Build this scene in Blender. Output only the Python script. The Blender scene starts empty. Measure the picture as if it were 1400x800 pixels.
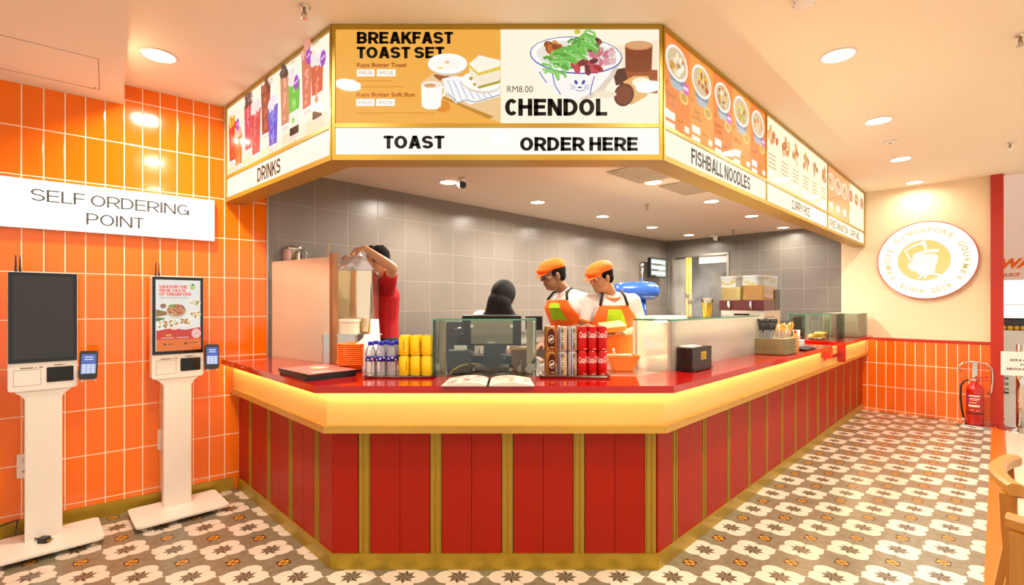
import bpy, bmesh, math, random
from mathutils import Vector, Matrix, Euler
random.seed(7)
SC = bpy.context.scene
COL = SC.collection
PI = math.pi
S2 = math.sqrt(2.0)
R45 = PI/4

# ------------------------------------------------------------------ camera
EYE = 1.45                      # lens height above the dining floor
FPX = 664.0                     # focal length in pixels of the 1400 wide frame
cam_data = bpy.data.cameras.new('camera')
cam = bpy.data.objects.new('camera', cam_data)
COL.objects.link(cam)
cam.location = (0, 0, EYE)
cam.rotation_euler = (PI/2, 0, 0)
cam_data.sensor_fit = 'HORIZONTAL'
cam_data.sensor_width = 36.0
cam_data.lens = 36.0*FPX/1400.0
cam_data.shift_y = 15.0/1400.0
cam_data.clip_start = 0.05
SC.camera = cam

# ------------------------------------------------------------------ world, exposure, lamps' strengths
SC.view_settings.view_transform = 'Standard'
SC.view_settings.look = 'None'
SC.view_settings.exposure = 0.18
SC.view_settings.gamma = 1.0
SC.view_settings.use_curve_mapping = False
world = bpy.data.worlds.new('mall_daylight')
SC.world = world
world.use_nodes = True
wbg = world.node_tree.nodes['Background']
wbg.inputs[0].default_value = (1.0, 0.95, 0.88, 1)
wbg.inputs[1].default_value = 1.0
DOWNLIGHT_WATTS = 26.0
KITCHEN_WATTS = 31.0
WARM = (1.0, 0.89, 0.74)
NEUTRAL = (1.0, 0.91, 0.80)
LED_STRENGTH = 26.0
SIGN_GLOW = 0.88
# ------------------------------------------------------------------ helpers
def lin(c):
    if isinstance(c, str):
        c = c.lstrip('#'); c = tuple(int(c[i:i+2], 16) for i in (0, 2, 4))
    o = []
    for x in c[:3]:
        x = x/255.0
        o.append(x/12.92 if x <= 0.04045 else ((x+0.055)/1.055)**2.4)
    return (o[0], o[1], o[2], 1.0)

def U(u, v, z=0.0):
    """building axes: u runs along the long wing and the grey wall, v towards the orange wall"""
    return Vector(((u-v)/S2, (u+v)/S2, z))

_MATS = {}
def mat(name, col, rough=0.5, metal=0.0, spec=0.5, coat=0.0, emit=None, es=0.0, var=0.0, vscale=8.0, bump=0.0, bscale=40.0, stretch=None, trans=0.0, aniso=0.0, sss=0.0):
    if name in _MATS: return _MATS[name]
    m = bpy.data.materials.new(name); m.use_nodes = True
    nt = m.node_tree; p = nt.nodes['Principled BSDF']
    c = lin(col)
    p.inputs['Base Color'].default_value = c
    p.inputs['Roughness'].default_value = rough
    p.inputs['Metallic'].default_value = metal
    p.inputs['Specular IOR Level'].default_value = spec
    p.inputs['Coat Weight'].default_value = coat
    p.inputs['Coat Roughness'].default_value = 0.06
    p.inputs['Transmission Weight'].default_value = trans
    p.inputs['Anisotropic'].default_value = aniso
    p.inputs['Subsurface Weight'].default_value = sss
    if sss: p.inputs['Subsurface Radius'].default_value = (0.012, 0.005, 0.003)
    if emit is not None:
        p.inputs['Emission Color'].default_value = lin(emit)
        p.inputs['Emission Strength'].default_value = es
    if var or bump:
        tc = nt.nodes.new('ShaderNodeTexCoord'); nz = nt.nodes.new('ShaderNodeTexNoise')
        mp = nt.nodes.new('ShaderNodeMapping')
        if stretch: mp.inputs['Scale'].default_value = stretch
        nt.links.new(tc.outputs['Object'], mp.inputs[0]); nt.links.new(mp.outputs[0], nz.inputs['Vector'])
        nz.inputs['Detail'].default_value = 5.0
        nz.inputs['Scale'].default_value = vscale if var else bscale
        if var:
            hs = nt.nodes.new('ShaderNodeMix'); hs.data_type = 'RGBA'
            hs.inputs['A'].default_value = tuple(min(1, x*(1+var)) for x in c[:3])+(1,)
            hs.inputs['B'].default_value = tuple(x*(1-var) for x in c[:3])+(1,)
            nt.links.new(nz.outputs['Fac'], hs.inputs['Factor']); nt.links.new(hs.outputs['Result'], p.inputs['Base Color'])
        if bump:
            nb = nt.nodes.new('ShaderNodeTexNoise'); nb.inputs['Scale'].default_value = bscale
            nt.links.new(mp.outputs[0], nb.inputs['Vector'])
            bp = nt.nodes.new('ShaderNodeBump'); bp.inputs['Strength'].default_value = bump; bp.inputs['Distance'].default_value = 0.01
            nt.links.new(nb.outputs['Fac'], bp.inputs['Height']); nt.links.new(bp.outputs[0], p.inputs['Normal'])
    _MATS[name] = m
    return m

def glow(col, k=1.0, rough=0.03):
    """a printed film over a light box: gives off light and has a glossy face"""
    col = col.lstrip('#')
    return mat('backlit_%s_%d' % (col, int(k*100)), '303030', rough, 0, 0.5, 0, emit=col, es=k*SIGN_GLOW)

def flat(col, rough=0.5):
    col = col.lstrip('#')
    return mat('print_%s_%d' % (col, int(rough*100)), col, rough, 0, 0.15)

def glass_mat(name, tint='fafffb', haze=0.0, hazecol='fff2dc', rough=0.0, gloss=1.0, ior=1.45):
    if name in _MATS: return _MATS[name]
    m = bpy.data.materials.new(name); m.use_nodes = True
    nt = m.node_tree; nt.nodes.clear()
    out = nt.nodes.new('ShaderNodeOutputMaterial')
    tr = nt.nodes.new('ShaderNodeBsdfTransparent'); tr.inputs[0].default_value = lin(tint)
    gl = nt.nodes.new('ShaderNodeBsdfGlossy'); gl.inputs['Roughness'].default_value = rough
    fr = nt.nodes.new('ShaderNodeFresnel'); fr.inputs[0].default_value = ior
    mx = nt.nodes.new('ShaderNodeMixShader')
    mu = nt.nodes.new('ShaderNodeMath'); mu.operation = 'MULTIPLY'; mu.inputs[1].default_value = gloss
    nt.links.new(fr.outputs[0], mu.inputs[0]); nt.links.new(mu.outputs[0], mx.inputs[0])
    last = tr
    if haze:
        df = nt.nodes.new('ShaderNodeBsdfDiffuse'); df.inputs[0].default_value = lin(hazecol)
        if haze >= 0.25:
            tl = nt.nodes.new('ShaderNodeBsdfTranslucent'); tl.inputs[0].default_value = lin(hazecol)
            ms = nt.nodes.new('ShaderNodeMixShader'); ms.inputs[0].default_value = 0.5
            nt.links.new(df.outputs[0], ms.inputs[1]); nt.links.new(tl.outputs[0], ms.inputs[2]); df = ms
        m2 = nt.nodes.new('ShaderNodeMixShader'); m2.inputs[0].default_value = haze
        nt.links.new(tr.outputs[0], m2.inputs[1]); nt.links.new(df.outputs[0], m2.inputs[2]); last = m2
    nt.links.new(last.outputs[0], mx.inputs[1]); nt.links.new(gl.outputs[0], mx.inputs[2])
    nt.links.new(mx.outputs[0], out.inputs[0])
    _MATS[name] = m
    return m

class E:
    """tiny expression layer over math nodes"""
    def __init__(s, nt, x): s.nt = nt; s.x = x
    def _n(s, op, *a):
        n = s.nt.nodes.new('ShaderNodeMath'); n.operation = op
        for i, v in enumerate((s,)+a):
            v = v.x if isinstance(v, E) else v
            if isinstance(v, (int, float)): n.inputs[i].default_value = v
            else: s.nt.links.new(v, n.inputs[i])
        return E(s.nt, n.outputs[0])
    def __add__(s, o): return s._n('ADD', o)
    def __sub__(s, o): return s._n('SUBTRACT', o)
    def __mul__(s, o): return s._n('MULTIPLY', o)
    def __truediv__(s, o): return s._n('DIVIDE', o)
    def lt(s, o): return s._n('LESS_THAN', o)
    def gt(s, o): return s._n('GREATER_THAN', o)
    def mn(s, o): return s._n('MINIMUM', o)
    def mx(s, o): return s._n('MAXIMUM', o)
    def frac(s): return s._n('FRACT')
    def floor(s): return s._n('FLOOR')
    def abs(s): return s._n('ABSOLUTE')
    def sqrt(s): return s._n('SQRT')
    def at2(s, o): return s._n('ARCTAN2', o)
    def sin(s): return s._n('SINE')
    def cos(s): return s._n('COSINE')
    def cen(s): return (s+0.5).frac()-0.5

def mixc(nt, f, a, b):
    n = nt.nodes.new('ShaderNodeMix'); n.data_type = 'RGBA'
    for k, v in (('Factor', f), ('A', a), ('B', b)):
        v = v.x if isinstance(v, E) else v
        if isinstance(v, (int, float, tuple)): n.inputs[k].default_value = v
        else: nt.links.new(v, n.inputs[k])
    return n.outputs['Result']

def tile_mat(name, col, grout, tw, th, gw, x0=0.0, z0=0.0, rough=0.18, var=0.06, coat=0.0, bump=0.35, mottling=0.0, dirt=None):
    m = bpy.data.materials.new(name); m.use_nodes = True
    nt = m.node_tree; p = nt.nodes['Principled BSDF']
    tc = nt.nodes.new('ShaderNodeTexCoord'); sp = nt.nodes.new('ShaderNodeSeparateXYZ')
    nt.links.new(tc.outputs['Object'], sp.inputs[0])
    X = (E(nt, sp.outputs[0])-x0)/tw; Z = (E(nt, sp.outputs[2])-z0)/th
    dx = X.cen().abs()*tw; dz = Z.cen().abs()*th
    d = dx.mn(dz)
    g = d.lt(gw/2)
    cx = nt.nodes.new('ShaderNodeCombineXYZ')
    nt.links.new((X+0.0).floor().x, cx.inputs[0]); nt.links.new(Z.floor().x, cx.inputs[1])
    wn = nt.nodes.new('ShaderNodeTexWhiteNoise'); wn.noise_dimensions = '2D'
    nt.links.new(cx.outputs[0], wn.inputs['Vector'])
    c = lin(col)
    tcol = mixc(nt, E(nt, wn.outputs['Value']), tuple(min(1, x*(1+var)) for x in c[:3])+(1,), tuple(x*(1-var) for x in c[:3])+(1,))
    if mottling:
        nz = nt.nodes.new('ShaderNodeTexNoise'); nz.inputs['Scale'].default_value = 3.0; nz.inputs['Detail'].default_value = 6.0
        nt.links.new(tc.outputs['Object'], nz.inputs['Vector'])
        tcol = mixc(nt, E(nt, nz.outputs['Fac'])*mottling, tcol, tuple(x*0.5 for x in c[:3])+(1,))
    nt.links.new(mixc(nt, g, tcol, lin(grout)), p.inputs['Base Color'])
    nt.links.new((g*(0.8-rough)+rough).x, p.inputs['Roughness'])
    p.inputs['Coat Weight'].default_value = coat; p.inputs['Coat Roughness'].default_value = 0.03
    h = (d/(gw*1.2)).mn(1.0)
    nz = nt.nodes.new('ShaderNodeTexNoise'); nz.inputs['Scale'].default_value = 9.0
    nt.links.new(tc.outputs['Object'], nz.inputs['Vector'])
    h2 = h+E(nt, nz.outputs['Fac'])*0.25
    bp = nt.nodes.new('ShaderNodeBump'); bp.inputs['Strength'].default_value = bump; bp.inputs['Distance'].default_value = 0.004
    nt.links.new(h2.x, bp.inputs['Height']); nt.links.new(bp.outputs[0], p.inputs['Normal'])
    _MATS[name] = m
    return m

class B:
    """collects closed shapes into one mesh; m = material slot of the following shapes"""
    def __init__(s): s.bm = bmesh.new(); s.mats = []; s.cur = 0; s.sm = False; s.T = Matrix.Identity(4)
    def m(s, material, smooth=None):
        if material not in s.mats: s.mats.append(material)
        s.cur = s.mats.index(material)
        if smooth is not None: s.sm = smooth
        return s
    def _v(s, co): return s.bm.verts.new(s.T @ Vector(co))
    def _f(s, vs, smooth=None):
        try: f = s.bm.faces.new(vs)
        except ValueError: return None
        f.material_index = s.cur; f.smooth = s.sm if smooth is None else smooth
        return f
    def mesh(s, verts, faces, smooth=None):
        vs = [s._v(v) for v in verts]
        for f in faces: s._f([vs[i] for i in f], smooth)
        return s
    def box(s, x0, x1, y0, y1, z0, z1, M=None):
        P = [(x, y, z) for z in (z0, z1) for y in (y0, y1) for x in (x0, x1)]
        if M is not None: P = [M @ Vector(p) for p in P]
        return s.mesh(P, [(0, 2, 3, 1), (4, 5, 7, 6), (0, 1, 5, 4), (2, 6, 7, 3), (0, 4, 6, 2), (1, 3, 7, 5)], False)
    def rbox(s, x0, x1, y0, y1, z0, z1, r, axis='z', n=4, M=None):
        """box with the four edges along AXIS rounded"""
        a = {'z': (x0, x1, y0, y1, z0, z1), 'y': (x0, x1, z0, z1, y0, y1), 'x': (y0, y1, z0, z1, x0, x1)}[axis]
        pts = rrect(a[0], a[1], a[2], a[3], r, n)
        f = {'z': lambda p, h: (p[0], p[1], h), 'y': lambda p, h: (p[0], h, p[1]), 'x': lambda p, h: (h, p[0], p[1])}[axis]
        return s.loft([[f(p, a[4]) for p in pts], [f(p, a[5]) for p in pts]], M=M, smooth=False)
    def prism(s, poly, z0, z1, M=None):
        return s.loft([[(p[0], p[1], z0) for p in poly], [(p[0], p[1], z1) for p in poly]], M=M, smooth=False)
    def loft(s, rings, caps=True, M=None, smooth=None, closed=True):
        vr = []
        for r in rings:
            vr.append([s._v((M @ Vector(p)) if M is not None else p) for p in r])
        n = len(rings[0])
        for a, b in zip(vr, vr[1:]):
            for i in range(n if closed else n-1):
                j = (i+1) % n
                s._f([a[i], a[j], b[j], b[i]], smooth)
        if caps and closed:
            s._f(list(reversed(vr[0])), False); s._f(vr[-1], False)
        return s
    def lathe(s, prof, c=(0, 0, 0), n=24, M=None, smooth=True, sx=1.0, sy=1.0):
        rings = []
        for r, z in prof:
            rings.append([(c[0]+max(r, 1e-5)*sx*math.cos(2*PI*i/n), c[1]+max(r, 1e-5)*sy*math.sin(2*PI*i/n), c[2]+z) for i in range(n)])
        return s.loft(rings, True, M, smooth)
    def cyl(s, p0, p1, r0, r1=None, n=16, smooth=True):
        r1 = r0 if r1 is None else r1
        return s.tube([p0, p1], [r0, r1], n, smooth)
    def tube(s, pts, r, n=10, smooth=True, closed=False):
        pts = [Vector(p) for p in pts]
        rs = r if isinstance(r, (list, tuple)) else [r]*len(pts)
        rings = []; prev = None
        for i, p in enumerate(pts):
            if i == 0: d = pts[1]-p
            elif i == len(pts)-1: d = p-pts[i-1]
            else: d = (pts[i+1]-pts[i]).normalized()+(p-pts[i-1]).normalized()
            d.normalize()
            if prev is None:
                a = Vector((0, 0, 1)) if abs(d.z) < 0.9 else Vector((1, 0, 0))
            else: a = prev
            x = (a-d*a.dot(d)).normalized(); y = d.cross(x); prev = x
            rings.append([p+(x*math.cos(2*PI*k/n)+y*math.sin(2*PI*k/n))*rs[i] for k in range(n)])
        return s.loft(rings, True, None, smooth)
    def ball(s, c, r, M=None, nu=16, nv=10):
        if isinstance(r, (int, float)): r = (r, r, r)
        rings = []
        for j in range(1, nv):
            t = PI*j/nv
            rings.append([(c[0]+r[0]*math.sin(t)*math.cos(2*PI*i/nu), c[1]+r[1]*math.sin(t)*math.sin(2*PI*i/nu), c[2]-r[2]*math.cos(t)) for i in range(nu)])
        vr = [[s._v((M @ Vector(p)) if M is not None else p) for p in q] for q in rings]
        lo = Vector((c[0], c[1], c[2]-r[2])); hi = Vector((c[0], c[1], c[2]+r[2]))
        if M is not None: lo = M @ lo; hi = M @ hi
        a = s._v(lo); b = s._v(hi)
        for q, w in zip(vr, vr[1:]):
            for i in range(nu): s._f([q[i], q[(i+1) % nu], w[(i+1) % nu], w[i]], True)
        for i in range(nu):
            s._f([a, vr[0][(i+1) % nu], vr[0][i]], True); s._f([b, vr[-1][i], vr[-1][(i+1) % nu]], True)
        return s
    def cap(s, p0, r0, p1, r1, n=14):
        """tapered capsule"""
        p0 = Vector(p0); p1 = Vector(p1); d = (p1-p0); L = d.length; d.normalize()
        a = Vector((0, 0, 1)) if abs(d.z) < 0.9 else Vector((1, 0, 0))
        x = (a-d*a.dot(d)).normalized(); y = d.cross(x)
        prof = [(r0*math.cos(t), -r0*math.sin(t)) for t in (1.45, 1.1, 0.7, 0.35, 0)]+[(r1*math.cos(t), L+r1*math.sin(t)) for t in (0, 0.35, 0.7, 1.1, 1.45)]
        rings = [[p0+d*h+(x*math.cos(2*PI*k/n)+y*math.sin(2*PI*k/n))*max(r, 1e-4) for k in range(n)] for r, h in prof]
        return s.loft(rings, True, None, True)
    def poly(s, pts, y=0.0):
        """flat shape on a face: pts are (x, z), facing -y"""
        vs = [s._v((p[0], y, p[1])) for p in pts]
        f = s._f(vs, False)
        if f is not None:
            f.normal_update()
            n = s.T.to_3x3() @ Vector((0, -1, 0))
            if f.normal.dot(n) < 0: f.normal_flip()
        return s
    def text(s, body, M, w=None, h=None, bold=0.0, ext=0.0, shear=0.0, space=1.0, align='C'):
        """lettering in the local XZ plane of M (facing -y); w, h = size of its bounding box; centred on M"""
        V, F = text_mesh(body, bold, shear, space)
        if not V: return s
        x0 = min(v[0] for v in V); x1 = max(v[0] for v in V); y0 = min(v[1] for v in V); y1 = max(v[1] for v in V)
        kx = w/(x1-x0) if w else None; ky = h/(y1-y0) if h else None
        if kx is None: kx = ky
        if ky is None: ky = kx
        ox = {'C': (x0+x1)/2, 'L': x0, 'R': x1}[align]
        pts = [((v[0]-ox)*kx, 0.0, (v[1]-(y0+y1)/2)*ky) for v in V]
        vs = [s._v(M @ Vector(p)) for p in pts]
        n = (s.T @ M).to_3x3() @ Vector((0, -1, 0))
        fs = []
        for f in F:
            q = s._f([vs[i] for i in f], False)
            if q is not None:
                q.normal_update()
                if q.normal.dot(n) < 0: q.normal_flip()
                fs.append(q)
        if ext:
            r = bmesh.ops.extrude_face_region(s.bm, geom=fs)
            vv = [g for g in r['geom'] if isinstance(g, bmesh.types.BMVert)]
            bmesh.ops.translate(s.bm, vec=n*ext, verts=vv)
        return s

# plain grotesque capitals drawn from bars, bowls and diagonals; height 1, stroke w
GW = dict(A=.76, B=.70, C=.67, D=.72, E=.63, F=.59, G=.76, H=.71, I=.26, J=.56, K=.76, L=.58, M=.86, N=.73, O=.78, P=.66, R=.72, S=.68, T=.60, U=.71, V=.72, W=1.0, Y=.72)
def grot(ch, w):
    W = GW[ch]; W = W-(0.2-w)*0.35 if ch != 'I' else w*1.3
    h = w/2; x0, x1, y0, y1 = h, W-h, h, 1-h; P = []
    bar = lambda a, b, c, d: P.append([(a, c), (b, c), (b, d), (a, d)])
    stem = lambda x, a=0.0, b=1.0: bar(x-h, x+h, a, b)
    hb = lambda a, b, y: bar(a, b, y-h*0.92, y+h*0.92)
    def dg(ax, ay, bx, by, k=1.12): P.append([(ax-h*k, ay), (ax+h*k, ay), (bx+h*k, by), (bx-h*k, by)])
    def arc(cx, cy, rx, ry, a0, a1, n=14):
        a0, a1 = math.radians(a0), math.radians(a1); hy = h*0.92
        for i in range(n):
            t, u = a0+(a1-a0)*i/n, a0+(a1-a0)*(i+1)/n
            P.append([(cx+(rx+h)*math.cos(t), cy+(ry+hy)*math.sin(t)), (cx+(rx+h)*math.cos(u), cy+(ry+hy)*math.sin(u)), (cx+(rx-h)*math.cos(u), cy+(ry-hy)*math.sin(u)), (cx+(rx-h)*math.cos(t), cy+(ry-hy)*math.sin(t))])
    if ch in 'BDEFHKLMNPR': stem(x0)
    if ch in 'HMN': stem(x1)
    if ch == 'I': stem(W/2)
    if ch in 'EF': hb(0, W, y1); hb(0, W-h*0.5, 0.52)
    if ch in 'EL': hb(0, W, y0)
    if ch == 'H': hb(0, W, 0.52)
    if ch == 'T': hb(0, W, y1); stem(W/2)
    if ch == 'A': dg(h*1.1, 0, W/2-h*0.1, 1); dg(W-h*1.1, 0, W/2+h*0.1, 1); hb(W*0.24, W*0.76, 0.30)
    if ch == 'V': dg(h*1.1, 1, W/2, 0); dg(W-h*1.1, 1, W/2, 0)
    if ch == 'W':
        for a, b in ((h*1.1, W*0.28), (W/2, W*0.28), (W/2, W*0.72), (W-h*1.1, W*0.72)): dg(a, 1, b, 0)
    if ch == 'Y': dg(h*1.1, 1, W/2, 0.40); dg(W-h*1.1, 1, W/2, 0.40); stem(W/2, 0, 0.45)
    if ch == 'N': dg(x0, 1, x1, 0)
    if ch == 'M': dg(x0, 1, W/2, 0.0); dg(x1, 1, W/2, 0.0)
    if ch == 'K': dg(x0+h*0.6, 0.38, x1-h*0.4, 1, 1.25); dg(W*0.42, 0.60, x1, 0, 1.25)
    if ch == 'O': arc(W/2, 0.5, W/2-h, 0.5-h, 0, 360, 28)
    if ch in 'CG': arc(W/2, 0.5, W/2-h, 0.5-h, 42, 318 if ch == 'C' else 335, 24)
    if ch == 'G': hb(W*0.54, W, 0.44); bar(W-w*0.95, W, 0.0, 0.50)
    if ch == 'S':
        r = (1-w)/4; arc(W/2, 0.5+r, W/2-h, r, 15, 270, 18); arc(W/2, 0.5-r, W/2-h, r, 90, -165, 18)
    if ch == 'D': hb(0, W*0.42, y1); hb(0, W*0.42, y0); arc(W*0.42, 0.5, x1-W*0.42, 0.5-h, -90, 90, 16)
    if ch == 'B':
        r = (1-w)/4; c = W*0.52
        for y in (y1, 0.5, y0): hb(0, c, y)
        arc(c, 0.5+r, x1-c-0.02, r, -90, 90, 12); arc(c, 0.5-r, x1-c, r, -90, 90, 12)
    if ch in 'PR':
        r = 0.235-(w-0.2)*0.2; c = W*0.5; hb(0, c, y1); hb(0, c, y1-2*r); arc(c, y1-r, x1-c, r, -90, 90, 12)
        if ch == 'R': dg(W*0.52, y1-2*r, x1+h*0.1, 0, 1.1)
    if ch == 'U': stem(x0, 0.34, 1); stem(x1, 0.34, 1); arc(W/2, 0.34, W/2-h, 0.34-h, 180, 360, 14)
    if ch == 'J': stem(x1, 0.3, 1); arc(W/2, 0.3, W/2-h, 0.3-h, 180, 360, 12)
    return W, P
def caps_text(b, txt, M, w, h, weight=0.2, gap=0.07, align='C'):
    x = 0.0; A = []
    for ch in txt:
        if ch == ' ': x += 0.24; continue
        W, P = grot(ch, weight)
        A += [[(p[0]+x, p[1]) for p in q] for q in P]; x += W+gap-(0.07 if ch in 'CGK' else 0.03 if ch in 'TLFAR' else 0.0)
    x -= gap
    kx = w/x if w else h
    ox = {'C': x/2, 'L': 0.0}[align]
    T0 = b.T; b.T = T0 @ M
    for q in A: b.poly([((p[0]-ox)*kx, (p[1]-0.5)*h) for p in q])
    b.T = T0
    return b

_TX = {}
def text_mesh(body, bold, shear, space):
    k = (body, bold, shear, space)
    if k in _TX: return _TX[k]
    cu = bpy.data.curves.new('lettering_source', 'FONT'); cu.body = body; cu.offset = bold; cu.shear = shear
    cu.space_character = space; cu.resolution_u = 3; cu.space_line = 0.9; cu.align_x = 'CENTER' if '\n' in body else 'LEFT'
    o = bpy.data.objects.new('lettering_source', cu); COL.objects.link(o)
    dg = bpy.context.evaluated_depsgraph_get()
    me = bpy.data.meshes.new_from_object(o.evaluated_get(dg))
    V = [tuple(v.co) for v in me.vertices]; F = [tuple(p.vertices) for p in me.polygons]
    bpy.data.objects.remove(o); bpy.data.curves.remove(cu); bpy.data.meshes.remove(me)
    _TX[k] = (V, F)
    return V, F

def rrect(x0, x1, y0, y1, r, n=4):
    P = []
    for cx, cy, a in ((x1-r, y1-r, 0), (x0+r, y1-r, 1), (x0+r, y0+r, 2), (x1-r, y0+r, 3)):
        for i in range(n+1):
            t = (a+i/n)*PI/2
            P.append((cx+r*math.cos(t), cy+r*math.sin(t)))
    return P

def ell(cx, cz, rx, rz, n=24, a0=0.0, a1=2*PI, rot=0.0):
    full = abs(a1-a0-2*PI) < 1e-6
    P = []
    for i in range(n if full else n+1):
        t = a0+(a1-a0)*i/n
        x = rx*math.cos(t); z = rz*math.sin(t)
        P.append((cx+x*math.cos(rot)-z*math.sin(rot), cz+x*math.sin(rot)+z*math.cos(rot)))
    return P

def stroke(pts, w):
    """ribbon polygon along a polyline of (x, z)"""
    L = []; R = []
    for i, p in enumerate(pts):
        a = pts[max(i-1, 0)]; b = pts[min(i+1, len(pts)-1)]
        d = Vector((b[0]-a[0], b[1]-a[1])); d.normalize()
        n = Vector((-d.y, d.x))*(w/2)
        L.append((p[0]+n.x, p[1]+n.y)); R.append((p[0]-n.x, p[1]-n.y))
    return L+R[::-1]

def obj(name, b, parent=None, material=None, loc=None, rot=None, bevel=0.0, smooth=None):
    me = bpy.data.meshes.new(name)
    if bevel:
        es = [e for e in b.bm.edges if len(e.link_faces) == 2 and e.calc_face_angle(0) > 0.6]
        bmesh.ops.bevel(b.bm, geom=es, offset=bevel, segments=2, profile=0.5, affect='EDGES', clamp_overlap=True)
    b.bm.normal_update()
    b.bm.to_mesh(me); b.bm.free()
    ms = [material] if material is not None else b.mats
    for m in ms: me.materials.append(m)
    if smooth is not None:
        for p in me.polygons: p.use_smooth = smooth
    o = bpy.data.objects.new(name, me); COL.objects.link(o)
    if loc is not None: o.location = loc
    if rot is not None: o.rotation_euler = rot
    if parent is not None: o.parent = parent
    return o

def tag(o, label, cat, group=None, kind=None):
    o['label'] = label; o['category'] = cat
    if group: o['group'] = group
    if kind: o['kind'] = kind
    return o

def thing(name, label, cat, loc=(0, 0, 0), rotz=0.0, group=None):
    o = bpy.data.objects.new(name, None); COL.objects.link(o)
    o.empty_display_size = 0.05
    o.location = loc; o.rotation_euler = (0, 0, rotz)
    return tag(o, label, cat, group)

def struct(name, b, material=None, loc=None, rot=None):
    o = obj(name, b, None, material, loc, rot); o['kind'] = 'structure'
    return o

def kids(o): return [c for c in bpy.data.objects if c.parent == o]
_KC = {}
def dup(root, label, loc, rotz=None, group=None):
    """a copy of a thing, its parts and their sub-parts"""
    r = root.copy(); COL.objects.link(r); r.location = loc
    if rotz is not None: r.rotation_euler = (0, 0, rotz)
    r['label'] = label
    if group: r['group'] = group
    def rec(a, b):
        if a.name not in _KC: _KC[a.name] = kids(a)
        for ch in _KC[a.name]:
            c = ch.copy(); COL.objects.link(c); c.parent = b
            rec(ch, c)
    rec(root, r)
    return r

def plab(o, text): o['label'] = text; return o
ORD = ['first', 'second', 'third', 'fourth', 'fifth', 'sixth', 'seventh', 'eighth', 'ninth', 'tenth']

# ------------------------------------------------------------------ common materials
M_BRASS = mat('brass_satin', 'b4942a', 0.34, 0.45, var=0.12, vscale=6)
M_BRASSP = mat('brass_painted', 'b08c22', 0.40, 0.25)
M_RED = mat('red_painted_board', 'a81c00', 0.42, 0, 0.25, var=0.06, vscale=14, stretch=(1, 1, 0.15))
M_GROOVE = mat('dark_groove', '2a1006', 0.8)
M_TOP = mat('red_solid_surface', 'b80c06', 0.10, 0, 0.6, coat=0.5)
M_STEEL = mat('brushed_steel', 'c9c4bb', 0.28, 1.0, var=0.05, vscale=30, stretch=(1, 1, 18), bump=0.03)
M_STEELM = mat('polished_steel', 'd8d3ca', 0.12, 1.0, bump=0.25, bscale=5)
M_CHROME = mat('chrome', 'e0ddd6', 0.08, 1.0)
M_BLACK = mat('black_plastic', '141311', 0.35)
M_BLACKG = mat('black_gloss', '0c0c0b', 0.06)
M_WHITE = mat('white_powder_coat', 'efe6da', 0.35)
M_WHITEP = mat('white_plastic', 'f4efe8', 0.3)
M_CREAM = mat('cream_wall_paint', 'f0d9b4', 0.75, var=0.02, vscale=3)
M_CEIL = mat('ceiling_paint', 'f8ecd4', 0.8, var=0.015, vscale=2)
M_DARK = mat('dark_recess', '1b1713', 0.7)
M_GLASS = glass_mat('clear_glass')
M_GLASSEDGE = mat('green_glass_edge', '3f8f6a', 0.15, 0, 0.6)
M_WOOD = mat('varnished_beech', 'b98032', 0.35, var=0.22, vscale=7, stretch=(6, 6, 0.7), coat=0.15)
M_ORANGE = mat('orange_plastic', 'ff7a14', 0.35)
# ------------------------------------------------------------------ the setting
CEIL = 2.97; KCEIL = 2.56; KFLOOR = 0.15
FAR = 8.13                       # u of the far wall
PX0 = Vector((-2.18, 3.80)); PD = Vector((1.2, 1.0)).normalized()      # the orange wall's face
OW_ANG = math.atan2(PD.y, PD.x)
KC = PX0+PD*0.24                 # where orange tiles end and grey tiles begin
GV = (KC.y-KC.x)/S2              # v of the grey back wall
GU = (KC.x+KC.y)/S2

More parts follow.
